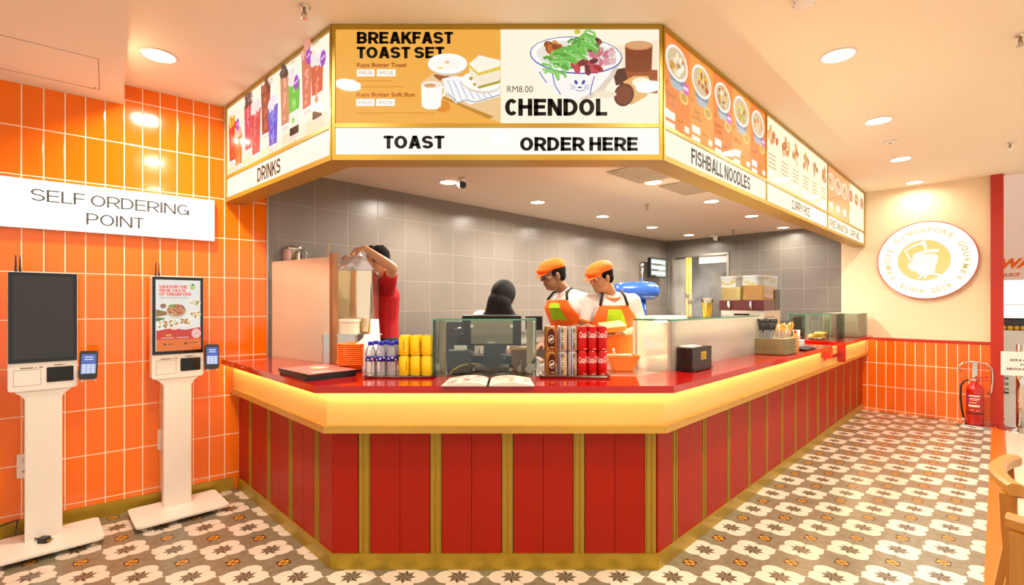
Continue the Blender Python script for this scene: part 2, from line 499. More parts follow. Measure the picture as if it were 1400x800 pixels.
def floor_mat():
    m = bpy.data.materials.new('patterned_cement_tiles'); m.use_nodes = True
    nt = m.node_tree; p = nt.nodes['Principled BSDF']
    tc = nt.nodes.new('ShaderNodeTexCoord'); sp = nt.nodes.new('ShaderNodeSeparateXYZ')
    nt.links.new(tc.outputs['Object'], sp.inputs[0])
    P = 0.284
    fa = ((E(nt, sp.outputs[0])-0.0)/P).cen(); fb = ((E(nt, sp.outputs[1])-0.02)/P).cen()
    A = fa.abs(); Bq = fb.abs()
    l1 = ((A-0.225)*(A-0.225)+Bq*Bq).sqrt().lt(0.205)
    l2 = ((Bq-0.190)*(Bq-0.190)+A*A).sqrt().lt(0.215)
    t1 = (A*2.03+Bq*3.0).lt(1.0)
    lobe = l1.mx(l2).mx(t1)
    r = (A*A+Bq*Bq).sqrt()
    th = fb.at2(fa)/(PI/4)
    k = th.cen(); ph = k.abs()*(PI/4)
    px = r*ph.cos(); py = r*ph.sin()
    star = (py*0.095+px*0.05).lt(0.01075)
    c = (A-0.5).abs(); d = (Bq-0.5).abs()
    dia = (c+d).lt(0.165); org = (c+d).lt(0.135)*c.mn(d).gt(0.012)*((c-d).abs().lt(0.075))
    diag = (fa-fb).cen().abs().lt(0.006).mx((fa+fb).cen().abs().lt(0.006))
    nz = nt.nodes.new('ShaderNodeTexNoise'); nz.inputs['Scale'].default_value = 26.0; nz.inputs['Detail'].default_value = 7.0
    nt.links.new(tc.outputs['Object'], nz.inputs['Vector'])
    f = E(nt, nz.outputs['Fac'])
    base = mixc(nt, f, lin('665d49'), lin('938870'))
    wh = mixc(nt, f, lin('e2d6c6'), lin('d4c6b2'))
    col = mixc(nt, lobe, base, wh)
    sc = mixc(nt, k.gt(0.0), mixc(nt, f, lin('3f352a'), lin('54483a')), mixc(nt, f, lin('7d705d'), lin('93866f')))
    col = mixc(nt, star, col, sc)
    col = mixc(nt, dia, col, lin('4b3220'))
    col = mixc(nt, org, col, lin('d8962f'))
    col = mixc(nt, diag*0.55, col, lin('5a4d3c'))
    nt.links.new(col, p.inputs['Base Color'])
    p.inputs['Roughness'].default_value = 0.25
    p.inputs['Specular IOR Level'].default_value = 0.5
    return m

b = B(); b.prism([(-7, -4), (9.5, -4), (9.5, 12.5), (-7, 12.5)], -0.12, 0.0)
struct('floor', b, floor_mat())
b = B(); b.prism([U(-1.0, -0.06), U(-1.0, -8), U(16, -8), U(16, -0.06)], -0.05, 0.003)
struct('floor_mall', b, mat('pale_terrazzo', 'd8c8b2', 0.25, var=0.05, vscale=20))
b = B(); b.prism([U(-1.0, 0.05), U(-1.0, -0.06), U(FAR-0.08, -0.06), U(FAR-0.08, 0.05)], -0.04, 0.005)
struct('trim_1', b, mat('orange_threshold_strip', 'f06a12', 0.3))
b = B(); b.prism([(p.x, p.y) for p in (Vector((-7, -4)), Vector((6, -4)), U(5.2, -3.2), U(FAR+0.12, -0.9), U(FAR+0.12, GV+0.3), U(-3, GV+3.0))], CEIL, CEIL+0.1)
struct('ceiling', b, M_CEIL)
# lowered ceiling box at the left, its long edge runs towards the room
bulk = B()
e0 = PX0+PD*(-0.9); 
def wallpt(px):
    """point of the orange wall's face seen at that picture column"""
    r = (px-700)/FPX
    t = (PX0.x-r*PX0.y)/(r*PD.y-PD.x)
    return PX0+PD*t
w1 = wallpt(168); w0 = w1-PD*3.2
n_in = Vector((PD.y, -PD.x))
bulk.prism([w0, w1, w1+n_in*2.1, w0+n_in*2.1], 2.83, CEIL-0.001)
struct('ceiling_bulkhead', bulk, M_CEIL)
b = B()
hx0, hx1, hy0, hy1 = -2.3, -0.12, -0.72, -0.2
Mb = Matrix.Translation((w1.x, w1.y, 0)) @ Matrix.Rotation(OW_ANG, 4, 'Z')
for x0, x1, y0, y1 in ((hx0, hx1, hy0, hy0+0.004), (hx0, hx1, hy1-0.004, hy1), (hx1-0.004, hx1, hy0, hy1)):
    b.box(x0, x1, y0, y1, 2.8285, 2.8305, Mb)
b.box(hx1-0.03, hx1-0.02, hy1-0.03, hy1-0.012, 2.8285, 2.8305, Mb)
t = obj('access_hatch', b, None, mat('hatch_seam', '9a8a78', 0.7))
tag(t, 'thin seam of a rectangular access hatch in the lowered ceiling at left', 'hatch')

# orange tiled wall, left
M_OT = tile_mat('orange_glazed_tiles', 'ff7604', 'ffeccb', 0.101, 0.304, 0.0058, 0.04, 0.13, rough=0.12, var=0.05, coat=0.25)
b = B(); b.box(-5.0, 0.24, 0, 0.12, 0, CEIL)
struct('wall_left', b, M_OT, (PX0.x, PX0.y, 0), (0, 0, OW_ANG))
b = B(); b.box(-5.0, 0.0, -0.012, 0, 0, 0.095)
struct('baseboard_left', b, M_BRASS, (PX0.x, PX0.y, 0), (0, 0, OW_ANG))
b = B(); b.box(0.238, 0.25, -0.008, 0.1, KFLOOR, KCEIL)
struct('trim_2', b, mat('aluminium_corner_bead', 'c8c6c2', 0.3, 0.9), (PX0.x, PX0.y, 0), (0, 0, OW_ANG))
# grey tiled kitchen walls
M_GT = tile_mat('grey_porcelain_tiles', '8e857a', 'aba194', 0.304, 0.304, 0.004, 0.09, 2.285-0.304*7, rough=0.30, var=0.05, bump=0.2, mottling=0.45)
b = B(); b.box(0, FAR-GU, 0, 0.12, 0, CEIL)
struct('wall_back', b, M_GT, (KC.x, KC.y, 0), (0, 0, R45))
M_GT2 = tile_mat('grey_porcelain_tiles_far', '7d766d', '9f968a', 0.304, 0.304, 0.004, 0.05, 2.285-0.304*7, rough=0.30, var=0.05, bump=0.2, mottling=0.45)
GREY_END = 1.56
def farpt(px):
    r = (px-700)/FPX
    y = FAR*S2/(1+r); return Vector((y*r, y))
def farv(px):
    p = farpt(px); return (p.y-p.x)/S2
dv0 = farv(918); dv1 = farv(997)           # doorway
dtop = 2.29
o0 = U(FAR, GV)
L = GV-GREY_END
a = GV-dv0; c = GV-dv1
b = B()
b.box(0, a, 0, 0.12, 0, CEIL); b.box(c, L, 0, 0.12, 0, CEIL); b.box(a, c, 0, 0.12, dtop, CEIL)
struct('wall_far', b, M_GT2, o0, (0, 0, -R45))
b = B(); b.box(L, GV+0.0, 0, 0.12, 0, CEIL)
struct('wall_right', b, M_CREAM, o0, (0, 0, -R45))
M_OT2 = tile_mat('orange_glazed_tiles_far', 'ff6c04', 'ffeccb', 0.101, 0.31, 0.0070, 0.02, 0.03, rough=0.14, var=0.05, coat=0.2)
lx = GV-1.36                              # where the counter meets the wall
b = B(); b.box(lx, GV-0.06, -0.012, 0.0, 0.0, 0.955)
struct('wall_right_tiles', b, M_OT2, o0, (0, 0, -R45))
b = B(); b.box(lx-0.1, GV-0.06, -0.022, 0.0, 0.955, 0.99)
struct('trim_3', b, mat('red_dado_rail', 'c02208', 0.35), o0, (0, 0, -R45))
b = B(); b.box(GV-0.06, GV+0.05, -0.06, 0.14, 0.0, CEIL)
struct('trim_4', b, mat('red_door_frame', 'b8260c', 0.35), o0, (0, 0, -R45))
# room behind the doorway
b = B()
b.box(a-0.5, c+0.6, 1.3, 1.35, 0, 2.6); b.box(a-0.5, a-0.45, 0.12, 1.3, 0, 2.6); b.box(c+0.55, c+0.6, 0.12, 1.3, 0, 2.6)
b.box(a-0.5, c+0.6, 0.12, 1.35, 2.55, 2.6)
struct('wall_backroom', b, mat('dim_back_room', '7a746c', 0.6), o0, (0, 0, -R45))
b = B()
b.box(a-0.0, a+0.035, -0.02, 0.13, 0, dtop); b.box(c-0.035, c, -0.02, 0.13, 0, dtop); b.box(a, c, -0.02, 0.13, dtop-0.035, dtop)
struct('door_1', b, M_STEEL, o0, (0, 0, -R45))
# kitchen ceiling and floor, inside the counter's outline
Ck = [U(1.30, GV-0.2), Vector((-0.86, 2.79)), Vector((0.70, 2.79)), U(FAR, 1.44), U(FAR, GV), Vector((KC.x, KC.y)), Vector((-2.05, 3.90))]
b = B(); b.prism([(p.x, p.y) for p in [U(1.30, GV-0.12), Vector((-0.93, 2.78)), Vector((0.77, 2.78)), U(FAR, 1.43), U(FAR, GV), Vector((KC.x, KC.y))]], KCEIL, KCEIL+0.05)
struct('ceiling_kitchen', b, mat('kitchen_ceiling_paint', 'dcc8b2', 0.8, var=0.015, vscale=2))
b = B(); b.prism([(p.x, p.y) for p in [U(1.35, GV-0.1), Vector((-0.85, 2.80)), Vector((0.68, 2.80)), U(FAR, 1.48), U(FAR, GV), Vector((KC.x, KC.y))]], 0.0, KFLOOR)
struct('floor_kitchen', b, mat('grey_kitchen_floor', '6f6a63', 0.5, var=0.08))
# ------------------------------------------------------------------ serving counter
CL = Vector((-0.98, 2.65)); CR = Vector((0.797, 2.65))
UL = (CL.x+CL.y)/S2                    # face of the short left wing
VR = (CR.y-CR.x)/S2                    # face of the long right wing
TOPZ = 1.02
def corner_l(o):   # outline corners pushed outwards by o
    y = CL.y-o; return Vector(((UL-o)*S2-y, y))
def corner_r(o):
    y = CR.y-o; return Vector((y-(VR-o)*S2, y))
def wall_l(o):     # where the left wing, pushed out by o, meets the orange wall
    k = (UL-o)*S2
    t = (k-PX0.x-PX0.y)/(PD.x+PD.y)
    return PX0+PD*t
def far_r(o, u=FAR): return U(u, VR-o).to_2d()
counter = thing('serving_counter', 'red panelled serving counter with brass strips and glowing yellow band under the top', 'counter', (0, 2.9, 0))
def rel(b):
    b.T = Matrix.Translation((0, -2.9, 0)); return b
def band(b, o_in, o_out, z0, z1, eps=0.004):
    outer = [wall_l(o_out)+Vector((eps, -eps)), corner_l(o_out), corner_r(o_out), far_r(o_out, FAR-eps)]
    inner = [wall_l(o_in)+Vector((eps, -eps)), corner_l(o_in), corner_r(o_in), far_r(o_in, FAR-eps)]
    for i in range(3):
        b.prism([outer[i], outer[i+1], inner[i+1], inner[i]], z0, z1)
    return b
b = rel(B()); band(b, -0.10, -0.025, 0.0, 0.978)
obj('core', b, counter, M_GROOVE)
# plinth, recessed glowing band and its ledge
b = rel(B()); band(b, -0.03, 0.008, 0.0, 0.087)
obj('plinth', b, counter, M_BRASS)
b = rel(B()); band(b, -0.024, 0.040, 0.79, 0.975)
plab(obj('light_band', b, counter, mat('yellow_satin_band', 'f2c870', 0.30, 0.05)), 'glowing yellow satin band')
b = rel(B()); band(b, -0.02, 0.062, 0.757, 0.797)
obj('ledge', b, counter, mat('yellow_satin_ledge', 'd0a244', 0.32, 0.3))
# strip of LEDs under the worktop's overhang
b = rel(B())
so_, si_ = [wall_l(0.077)+Vector((0.01, -0.01)), corner_l(0.077), corner_r(0.077), far_r(0.077, 5.70)], [wall_l(0.063)+Vector((0.01, -0.01)), corner_l(0.063), corner_r(0.063), far_r(0.063, 5.70)]
for i in range(3): b.prism([so_[i], so_[i+1], si_[i+1], si_[i]], 0.9775, 0.9805)
b.prism([far_r(0.077, 6.46), far_r(0.077, FAR-0.05), far_r(0.063, FAR-0.05), far_r(0.063, 6.46)], 0.9775, 0.9805)
plab(obj('led_strip', b, counter, mat('warm_led_strip', 'ffffff', 0.5, emit='ffe0ac', es=LED_STRENGTH)), 'warm LED strip')
# planks and brass strips
def face_run(P0, P1, flip=False, w0=0.168):
    """planks (one mesh) and strips (one each) along the face from corner P0 to P1"""
    d = (P1-P0); Lr = d.length; d.normalize()
    ang = math.atan2(d.y, d.x)
    M = Matrix.Translation((P0.x, P0.y, 0)) @ Matrix.Rotation(ang, 4, 'Z')
    sy = 1 if not flip else -1
    pl = rel(B()); s = 0.0; strips = []
    def plank(x0, x1):
        y0, y1 = sorted((0.0, sy*0.03))
        pl.box(x0+0.0012, x1-0.0012, y0, y1, 0.088, 0.756, M)
    x = 0.0; first = True
    while x < Lr-0.002:
        w = w0 if first else 0.325
        e = min(x+w, Lr)
        if first or e-x < 0.2: plank(x, e)
        else:
            plank(x, x+w/2-0.0); plank(x+w/2, e) if e > x+w/2 else None
        x = e; first = False
        if x+0.066 < Lr-0.1: strips.append((x, x+0.066))
        elif x < Lr-0.002 and x+0.066 <= Lr: strips.append((x, x+0.066))
        x += 0.066
    obj('plank_panel', pl, counter, M_RED)
    for x0, x1 in strips:
        q = rel(B()); y0, y1 = sorted((sy*0.004, sy*0.03))
        q.box(x0+0.003, x1-0.003, y0, y1, 0.087, 0.757, M)
        y0, y1 = sorted((-sy*0.003, sy*0.004))
        q.box(x0+0.012, x0+0.024, y0, y1, 0.087, 0.757, M); q.box(x1-0.024, x1-0.012, y0, y1, 0.087, 0.757, M)
        obj('brass_strip', q, counter, M_BRASSP)
EPS = Vector((0.01, 0.0))
face_run(CL, CR, False, 0.14)
face_run(CR, far_r(0, FAR-0.012))
face_run(CL, wall_l(0)+Vector((0.008, -0.008)), True)

# red worktop: near part up to the flap gap, and the far end against the wall
UG0, UG1 = 5.83, 6.42
o_w = 0.117
b = B()
oL = wall_l(o_w)+Vector((0.01, -0.008))
kl = lambda u, y: Vector((u*S2-y, y))
tp = [oL, corner_l(o_w), corner_r(o_w), far_r(o_w, UG0), U(UG0, 1.50).to_2d(), Vector((2.87-1.50*S2, 2.87)), Vector((-0.47, 2.87)), Vector((-1.06, 3.46)), Vector((-0.80, 3.74)), Vector((-1.47, 4.40)), Vector((KC.x+0.01, KC.y-0.01)), ]
b.prism([(p.x, p.y) for p in tp], 0.981, TOPZ)
worktop = obj('worktop', b, None, M_TOP)
tag(worktop, 'long glossy red worktop running along the front of the serving counter', 'worktop')
b = B(); 
P4 = [U(UG0-0.11, VR-o_w-0.001), U(UG0+0.002, VR-o_w-0.001), U(UG0+0.002, VR-0.042), U(UG0-0.11, VR-0.042)]
b.prism([(p.x, p.y) for p in P4], 0.90, 0.981)
plab(obj('end_apron', b, worktop, M_TOP), 'red end block below the worktop')
b = B()
b.prism([(p.x, p.y) for p in [U(UG1, VR-o_w), U(FAR-0.03, VR-o_w), U(FAR-0.03, 2.0), U(UG1, 2.0)]], 0.981, TOPZ)
end_top = obj('worktop', b, None, M_TOP)
tag(end_top, 'short raised red worktop at the far end of the counter against the cream wall', 'worktop')
b = B(); b.prism([(p.x, p.y) for p in [U(UG1-0.002, VR-o_w), U(UG1+0.03, VR-o_w), U(UG1+0.03, 2.0), U(UG1-0.002, 2.0)]], 0.80, 0.981)
obj('end_panel', b, end_top, M_TOP)
b = B(); b.prism([(p.x, p.y) for p in [U(UG0+0.003, VR-0.05), U(UG1-0.004, VR-0.05), U(UG1-0.004, 1.95), U(UG0+0.003, 1.95)]], 0.86, 0.895)
tag(obj('counter_flap', b, None, M_TOP), 'lower red counter flap in the gap between the two worktops', 'counter flap')
# steel work surface behind
b = B()
sp = [Vector((-0.465, 2.872)), Vector((2.872-1.50*S2, 2.872)), U(UG0-0.01, 1.503).to_2d(), U(UG0-0.01, 2.02).to_2d(), Vector((3.50-2.02*S2, 3.50)), Vector((-0.80, 3.50)), Vector((-0.80, 3.20))]
b.prism([(p.x, p.y) for p in sp], 0.978, TOPZ-0.001)
b.prism([(p.x, p.y) for p in [Vector((-0.6, 3.1)), Vector((0.55, 3.1)), Vector((0.6, 3.42)), Vector((-0.6, 3.42))]], KFLOOR, 0.978)
q = [U(3.2, 1.6), U(5.7, 1.6), U(5.7, 2.05), U(3.2, 2.05)]
b.prism([(p.x, p.y) for p in q], KFLOOR, 0.978)
tag(obj('steel_bench', b, None, M_STEEL), 'stainless steel work surface behind the red worktop', 'work surface')
# ------------------------------------------------------------------ lit menu boxes over the counter
SB = 2.23; ST = CEIL-0.003; SH = ST-SB; SD = 0.13
DIV = (415-172)*0.003991+EYE-SB           # centre of the brass divider above the caption strip
INK = '100b03'
def ink(): return flat(INK, 0.4)
class Art:
    """flat printed shapes on a lit panel, one mesh; x from the left edge, z up"""
    def __init__(s, name='picture'): s.b = B(); s.name = name; s.n = 0; s.done_ = []
    def p(s, pts, col, k=1.0, print_=False):
        s.n += 1
        s.b.m(flat(col) if print_ else glow(col, k))
        s.b.poly(pts, -0.0008-0.00012*s.n); return s
    def t(s, txt, x, z, w=None, h=None, col=INK, bold=0.0, align='C', k=None, space=1.0, shear=0.0, cap=None):
        s.n += 1
        b = s.b
        if s.name == 'lettering':                       # every line of lettering is a piece of its own
            b = B(); s.done_.append(('lettering', b))
        b.m(flat(col, 0.45) if k is None else glow(col, k))
        M = Matrix.Translation((x, -0.0008-0.00012*s.n, z))
        if cap: caps_text(b, txt, M, w, h, cap, align=align)
        else: b.text(txt, M, w, h, bold, 0, shear, space, align)
        return s
    def cut(s, name=None):
        if s.b.mats: s.done_.append((s.name, s.b))
        s.b = B(); s.name = name or s.name; return s
    def done(s, parent, name=None):
        s.cut()
        for nm, b in s.done_: o = obj(nm, b, parent)
        return s

def lightbox(name, label, loc, rotz, L, splits, miter0=0.0, miter1=0.0):
    """brass box with glowing panels; local x along the face, -y to the viewer"""
    r = thing(name, label, 'menu sign', loc, rotz)
    fw = 0.026
    b = B().m(M_BRASSP)
    # body behind the panels, mitred at its ends
    b.prism([(0, 0.006), (L, 0.006), (L+miter1*SD, SD), (-miter0*SD, SD)], 0.0, SH)
    for z0, z1 in ((0.0, 0.03), (SH-0.022, SH)): b.box(0, L, -0.012, 0.006, z0, z1)
    xs = [0.0]+splits+[L]
    b.box(0, fw*0.6, -0.012, 0.006, 0.03, SH-0.022); b.box(L-fw*0.6, L, -0.012, 0.006, 0.03, SH-0.022)
    for x in splits: b.box(x-0.006, x+0.006, -0.010, 0.006, 0.03, SH-0.022)
    b.box(0, L, -0.010, 0.006, DIV-0.012, DIV+0.010)
    obj('frame', b, r)
    return r
def panel(r, x0, x1, z0, z1, col, k=1.0, name='menu_panel'):
    b = B().m(glow(col, k)); b.box(x0, x1, 0.0, 0.0055, z0, z1)
    return obj(name, b, r)

# --- front
fx = lambda px: (px-455)*0.003991
fz = lambda py: (415-py)*0.003991+EYE-SB
FL = CR.x+0.02-CL.x
front = lightbox('menu_sign', 'wide front menu sign lit above the counter reading TOAST and ORDER HERE', (-0.978, 2.65, SB), 0, fx(905), [], -0.41, -0.41)
LF = fx(905)
panel(front, 0.014, fx(684.5), DIV+0.010, SH-0.020, 'ffb648', 0.86)
panel(front, fx(684.5), LF-0.014, DIV+0.010, SH-0.020, 'fff3dc', 1.0)
panel(front, 0.014, LF-0.014, 0.028, DIV-0.012, 'fff8ee', 1.05, 'caption_panel')
a = Art('lettering')
def ft(txt, x0, x1, y0, y1, bold=0.0, col=INK): a.t(txt, (fx(x0)+fx(x1))/2, (fz(y0)+fz(y1))/2, fx(x1)-fx(x0), fz(y0)-fz(y1), col, bold, cap=0.235 if bold > 0.05 else None)
ft('BREAKFAST', 488, 619, 43.5, 60, 0.055); ft('TOAST SET', 488, 607, 64, 80, 0.055)
ft('Kaya Butter Toast', 488, 556, 86, 93.5, 0.02, '8a3a08'); ft('Kaya Butter Soft Bun', 487.5, 567, 126.5, 134, 0.02, '8a3a08')
ft('TOAST', 524.5, 607, 185.5, 203.5, 0.055); ft('ORDER HERE', 711, 872, 187.5, 206.5, 0.055)
a.done(front)
a = Art('picture')
F = lambda pts: [(fx(p[0]), fz(p[1])) for p in pts]
def fe(cx, cy, rx, ry, col, k=1.0, rot=0.0, n=22): a.p(F(ell(cx, cy, rx, ry, n, rot=rot)), col, k)
for x0, x1, y0, y1 in ((488, 512, 95, 104.5), (515.5, 541, 95, 104.5), (487, 512, 135.5, 145), (514.5, 540, 135.5, 145)):
    a.p(F([(x0, y0), (x1, y0), (x1, y1), (x0, y1)]), 'fffaf2')
for txt, x in (('RM5.00', 500), ('RM12.00', 528.5)):
    a.t(txt, fx(x), fz(99.8), fx(18)-fx(0), 0.02, 'a08a70'); 
for txt, x in (('RM6.00', 499.5), ('RM12.00', 527.5)):
    a.t(txt, fx(x), fz(140.3), fx(18)-fx(0), 0.02, 'a08a70')
for x0, x1, y in ((488, 535, 111), (488, 553, 119), (488, 594, 155)):
    a.p(F([(x0, y-1), (x1, y-1), (x1, y+0.6), (x0, y+0.6)]), 'e59a2c', 0.9)
# wooden board, cloth, plate of eggs, sandwich stack, mug
a.p(F([(575, 113), (592, 101), (684, 118), (684, 168), (660, 158), (600, 132)]), 'f0c890', 0.95)
a.p(F([(604, 131), (606, 135), (668, 163), (676, 160)]), 'c98a20', 0.9)
a.p(F([(592, 103), (612, 98), (616, 112), (600, 110)]), 'a8601c', 0.8)
a.p(F([(604, 108), (622, 104), (650, 108), (684, 118), (684, 132), (655, 140), (642, 143), (634, 138), (624, 142), (612, 130)]), 'f4f4f6')
for k in range(7):
    x = 612+k*8.5
    a.p(F(stroke([(x, 110+k*0.8), (x+5, 122+k), (x+11, 138-k*0.6)], 0.8)), '8890b8', 0.8)
a.p(F(stroke([(612, 128), (626, 141), (636, 137), (650, 140), (684, 130)], 1.0)), '6a6e80', 0.7)
fe(612, 89.5, 26.5, 15, 'dfc9a8', 0.9); fe(612, 87.5, 27, 14, 'fffdf8'); fe(611, 88, 19, 9, 'fff6ea', 1.0)
fe(611.5, 85.5, 3.4, 2, 'f3c48c', 0.95); fe(602, 93.5, 2.8, 1.8, 'f3e06c', 0.95)
fe(658, 114, 27, 14, 'e3d6c0', 0.95, 0.12); fe(658, 112, 27, 13, 'fffaf0', 1.0, 0.12)
a.p(F([(641, 88), (655, 76), (684, 83), (684, 92), (654, 101)]), 'fff3e0')
a.p(F([(641, 88), (654, 100), (684, 91), (684, 96), (654, 104), (641, 92)]), 'e6c948', 0.95)
a.p(F([(641, 92), (654, 104), (684, 96), (684, 108), (655, 119), (643, 104)]), 'f3e6cc')
a.p(F([(652, 119), (684, 110), (684, 114), (655, 122)]), 'b8ab30', 0.85)
fe(644, 108, 2.6, 2.6, 'bfa52c', 0.85); fe(649, 116, 2.2, 2.2, 'bfa52c', 0.85)
fe(605, 146, 11, 8, 'f09424', 0.85)
a.p(F([(576, 116), (605, 116), (603, 146), (597, 150), (584, 150), (577, 146)]), 'fffaf4')
a.p(F(stroke([(604, 119), (609, 121), (608, 130), (603, 133)], 2.4)), 'fffaf4')
fe(590.5, 116.5, 14, 5, 'f6ecdc', 0.95); fe(588, 117.5, 8, 2.8, 'e0a464', 0.9)
# chendol bowl
a.cut(); a.n = 0
bx, by = 788, 78
a.p(F([(835, 62), (855, 100), (880, 128), (899, 128), (899, 55), (870, 60)]), 'f6e6c8', 0.98)
a.p(F([(837, 96), (858, 92), (864, 114), (842, 117)]), '5a2410', 0.75)
a.p(F([(854, 93), (899, 96), (899, 128), (862, 126)]), 'b4531c', 0.75)
a.p(F([(854.5, 62), (892, 62), (891, 94), (872, 99), (855, 95)]), '8f3c12', 0.78); fe(873, 95, 18, 4, '8f3c12', 0.78)
fe(873, 62.5, 18.7, 6.4, 'd8925c', 0.9); fe(873, 62, 16, 5, 'e3a874', 0.92)
a.p(F([(852, 112), (866, 104), (886, 104), (891, 118), (884, 132), (862, 144)]), 'e8b46c', 0.95)
fe(853, 130, 13.5, 16, '6a2a10', 0.75, 0.35); fe(853, 130, 10.5, 13, '8a3c18', 0.78, 0.35)
fe(877, 113, 13, 7, 'fff2d8', 1.0)
a.p(F([(725, 75), (730, 92), (743, 112), (757, 127), (770, 134), (790, 137), (810, 134), (824, 126), (840, 104), (847, 88), (850, 74)]), 'f7f3ee', 1.0)
a.p(F([(810, 134), (824, 126), (840, 104), (847, 88), (850, 74), (843, 84), (833, 103), (815, 124), (790, 137)]), 'e2d2c0', 0.95)
fe(bx-0.5, 76, 63.5, 25.5, '3850b4', 0.85, 0.06); fe(bx-0.5, 75.6, 62, 24, 'fbf8f2', 1.0, 0.06); fe(bx, 76, 55, 19.5, 'ece6da', 0.95, 0.06)
rr = random.Random(4)
for i in range(22):
    x = 748+rr.random()*18; y = 60+rr.random()*14; fe(x, y, 4+rr.random()*3, 2.5+rr.random()*2, rr.choice(['b8541c', 'd4742c', '94401a', 'e89848']), 0.8, rr.random()*3, 10)
for i in range(16):
    x = 806+rr.random()*34; y = 70+rr.random()*18; fe(x, y, 4.5+rr.random()*2.5, 3+rr.random()*2, rr.choice(['d8748c', 'e8a0ae', 'c0485c', 'f0c4c4']), 0.85, rr.random()*3, 10)
for i in range(13):
    x = 784+rr.random()*34; y = 84+rr.random()*15; fe(x, y, 5+rr.random()*3, 3.4+rr.random()*2, rr.choice(['b8142c', 'd84458', '6a1428', 'e87c84', '8c1c30']), 0.8, rr.random()*3, 10)
for i in range(9):
    x = 796+rr.random()*22; y = 52+rr.random()*18; fe(x, y, 5+rr.random()*2.5, 3+rr.random()*2, rr.choice(['5a1c24', '7c2c30', '9c4444', '3c1418']), 0.75, rr.random()*3, 10)
for i in range(64):
    t = rr.random(); x0 = 736+t*62+rr.random()*10; y0 = 90-t*40+rr.uniform(-8, 18)*(0.4+0.6*(1-t))
    pts = [(x0, y0), (x0+5, y0-6+rr.random()*8), (x0+11+rr.random()*6, y0-3+rr.random()*8), (x0+14+rr.random()*8, y0+4+rr.random()*6)]
    a.p(F(stroke(pts, 3.6)), rr.choice(['6cc04c', '88d868', '58a83c', '9ce07c', '74cc54']), 0.85)
fe(789, 46, 4.5, 3.2, 'd8c838', 0.9)
for q in ([(755, 103), (758, 118), (766, 131)], [(812, 106), (808, 120), (806, 132)], [(737, 100), (742, 108), (747, 115)]): a.p(F(stroke(q, 1.3)), '3c50b8', 0.85)
for sx in (-1, 1): a.p(F(ell(792+sx*5, 114.5, 2.2, 3.4, 10, rot=sx*0.5)), '2c44b0', 0.85)
fe(792, 121.5, 3.0, 1.2, '2c44b0', 0.85)
for sx in (-1, 1):
    for dy in (-2, 1, 4): a.p(F(stroke([(792+sx*6, 121+dy*0.5), (792+sx*13, 120+dy)], 0.7)), '6a7cc8', 0.85)
a.p(F(stroke([(786, 125), (792, 127), (799, 125)], 0.8)), '2c44b0', 0.85)
fe(826, 131, 16, 5, 'f2e4c8', 0.97)
a.done(front)
a = Art('lettering')
ft('RM8.00', 693.5, 728.5, 117.5, 126.5, 0.0, '4a4234'); ft('CHENDOL', 690.5, 829.5, 135, 158.5, 0.055)
a.done(front)

# --- long right wing
rs0 = (0.8185+2.65)/S2; VS = (2.65-0.8185)/S2
def rpos(px, py):
    r = (px-700)/FPX; y = VS*S2/(1-r)
    return ((y*(1+r))/S2-rs0, EYE+(415-py)*y/FPX-SB)
LR = FAR-0.01-rs0
x1 = rpos(1047, 300)[0]; x2 = rpos(1131, 300)[0]
right = lightbox('menu_sign', 'long right-hand menu sign receding to the cream wall, starting with FISHBALL NOODLES', (0.8185, 2.65, SB), R45, LR, [x1, x2], -0.41, 0.0)
hcap = SH-0.020
def cols(r, xs, colors, z0, z1, k=0.9):
    for (p, q), c in zip(zip(xs, xs[1:]), colors): panel(r, p, q, z0, z1, c, k)
cx = [0.016]+[rpos(px, 200)[0] for px in (943.5, 975, 1001, 1026)]+[x1-0.006]
cols(right, cx, ['ff8c3c', 'ffa448', 'ff8634', 'ffa448', 'ff8634'], DIV+0.010, hcap, 0.84)
panel(right, x1+0.006, x2-0.006, DIV+0.010, hcap, 'ffefcc', 1.0)
x3 = rpos(1162, 250)[0]
panel(right, x2+0.006, x3, DIV+0.010, hcap, 'ffa068', 0.92); panel(right, x3, LR-0.016, DIV+0.010, hcap, 'ffefcc', 1.0)
for p, q in ((0.016, x1-0.006), (x1+0.006, x2-0.006), (x2+0.006, LR-0.016)): panel(right, p, q, 0.03, DIV-0.012, 'fff4de', 1.0, 'caption_panel')
a = Art('lettering')
def rt(txt, xa, xb, zc, h, bold=0.04, col=INK):
    p, q = rpos(xa, 300)[0], rpos(xb, 300)[0]
    a.t(txt, (p+q)/2, zc, q-p, h, col, bold, cap=0.19 if bold > 0.04 else 0.15)
zc = (0.03+DIV-0.012)/2
rt('FISHBALL NOODLES', 945, 1025.5, zc, 0.095, 0.045); rt('CURRY RICE', 1082.5, 1107.5, zc, 0.085, 0.0, '4a4028')
rt('FRIED WANTON', 1134, 1159, zc, 0.085, 0.0, '6a5a38'); rt('CURRY MEE', 1162, 1175, zc, 0.085, 0.0, '6a5a38')
a.done(right)
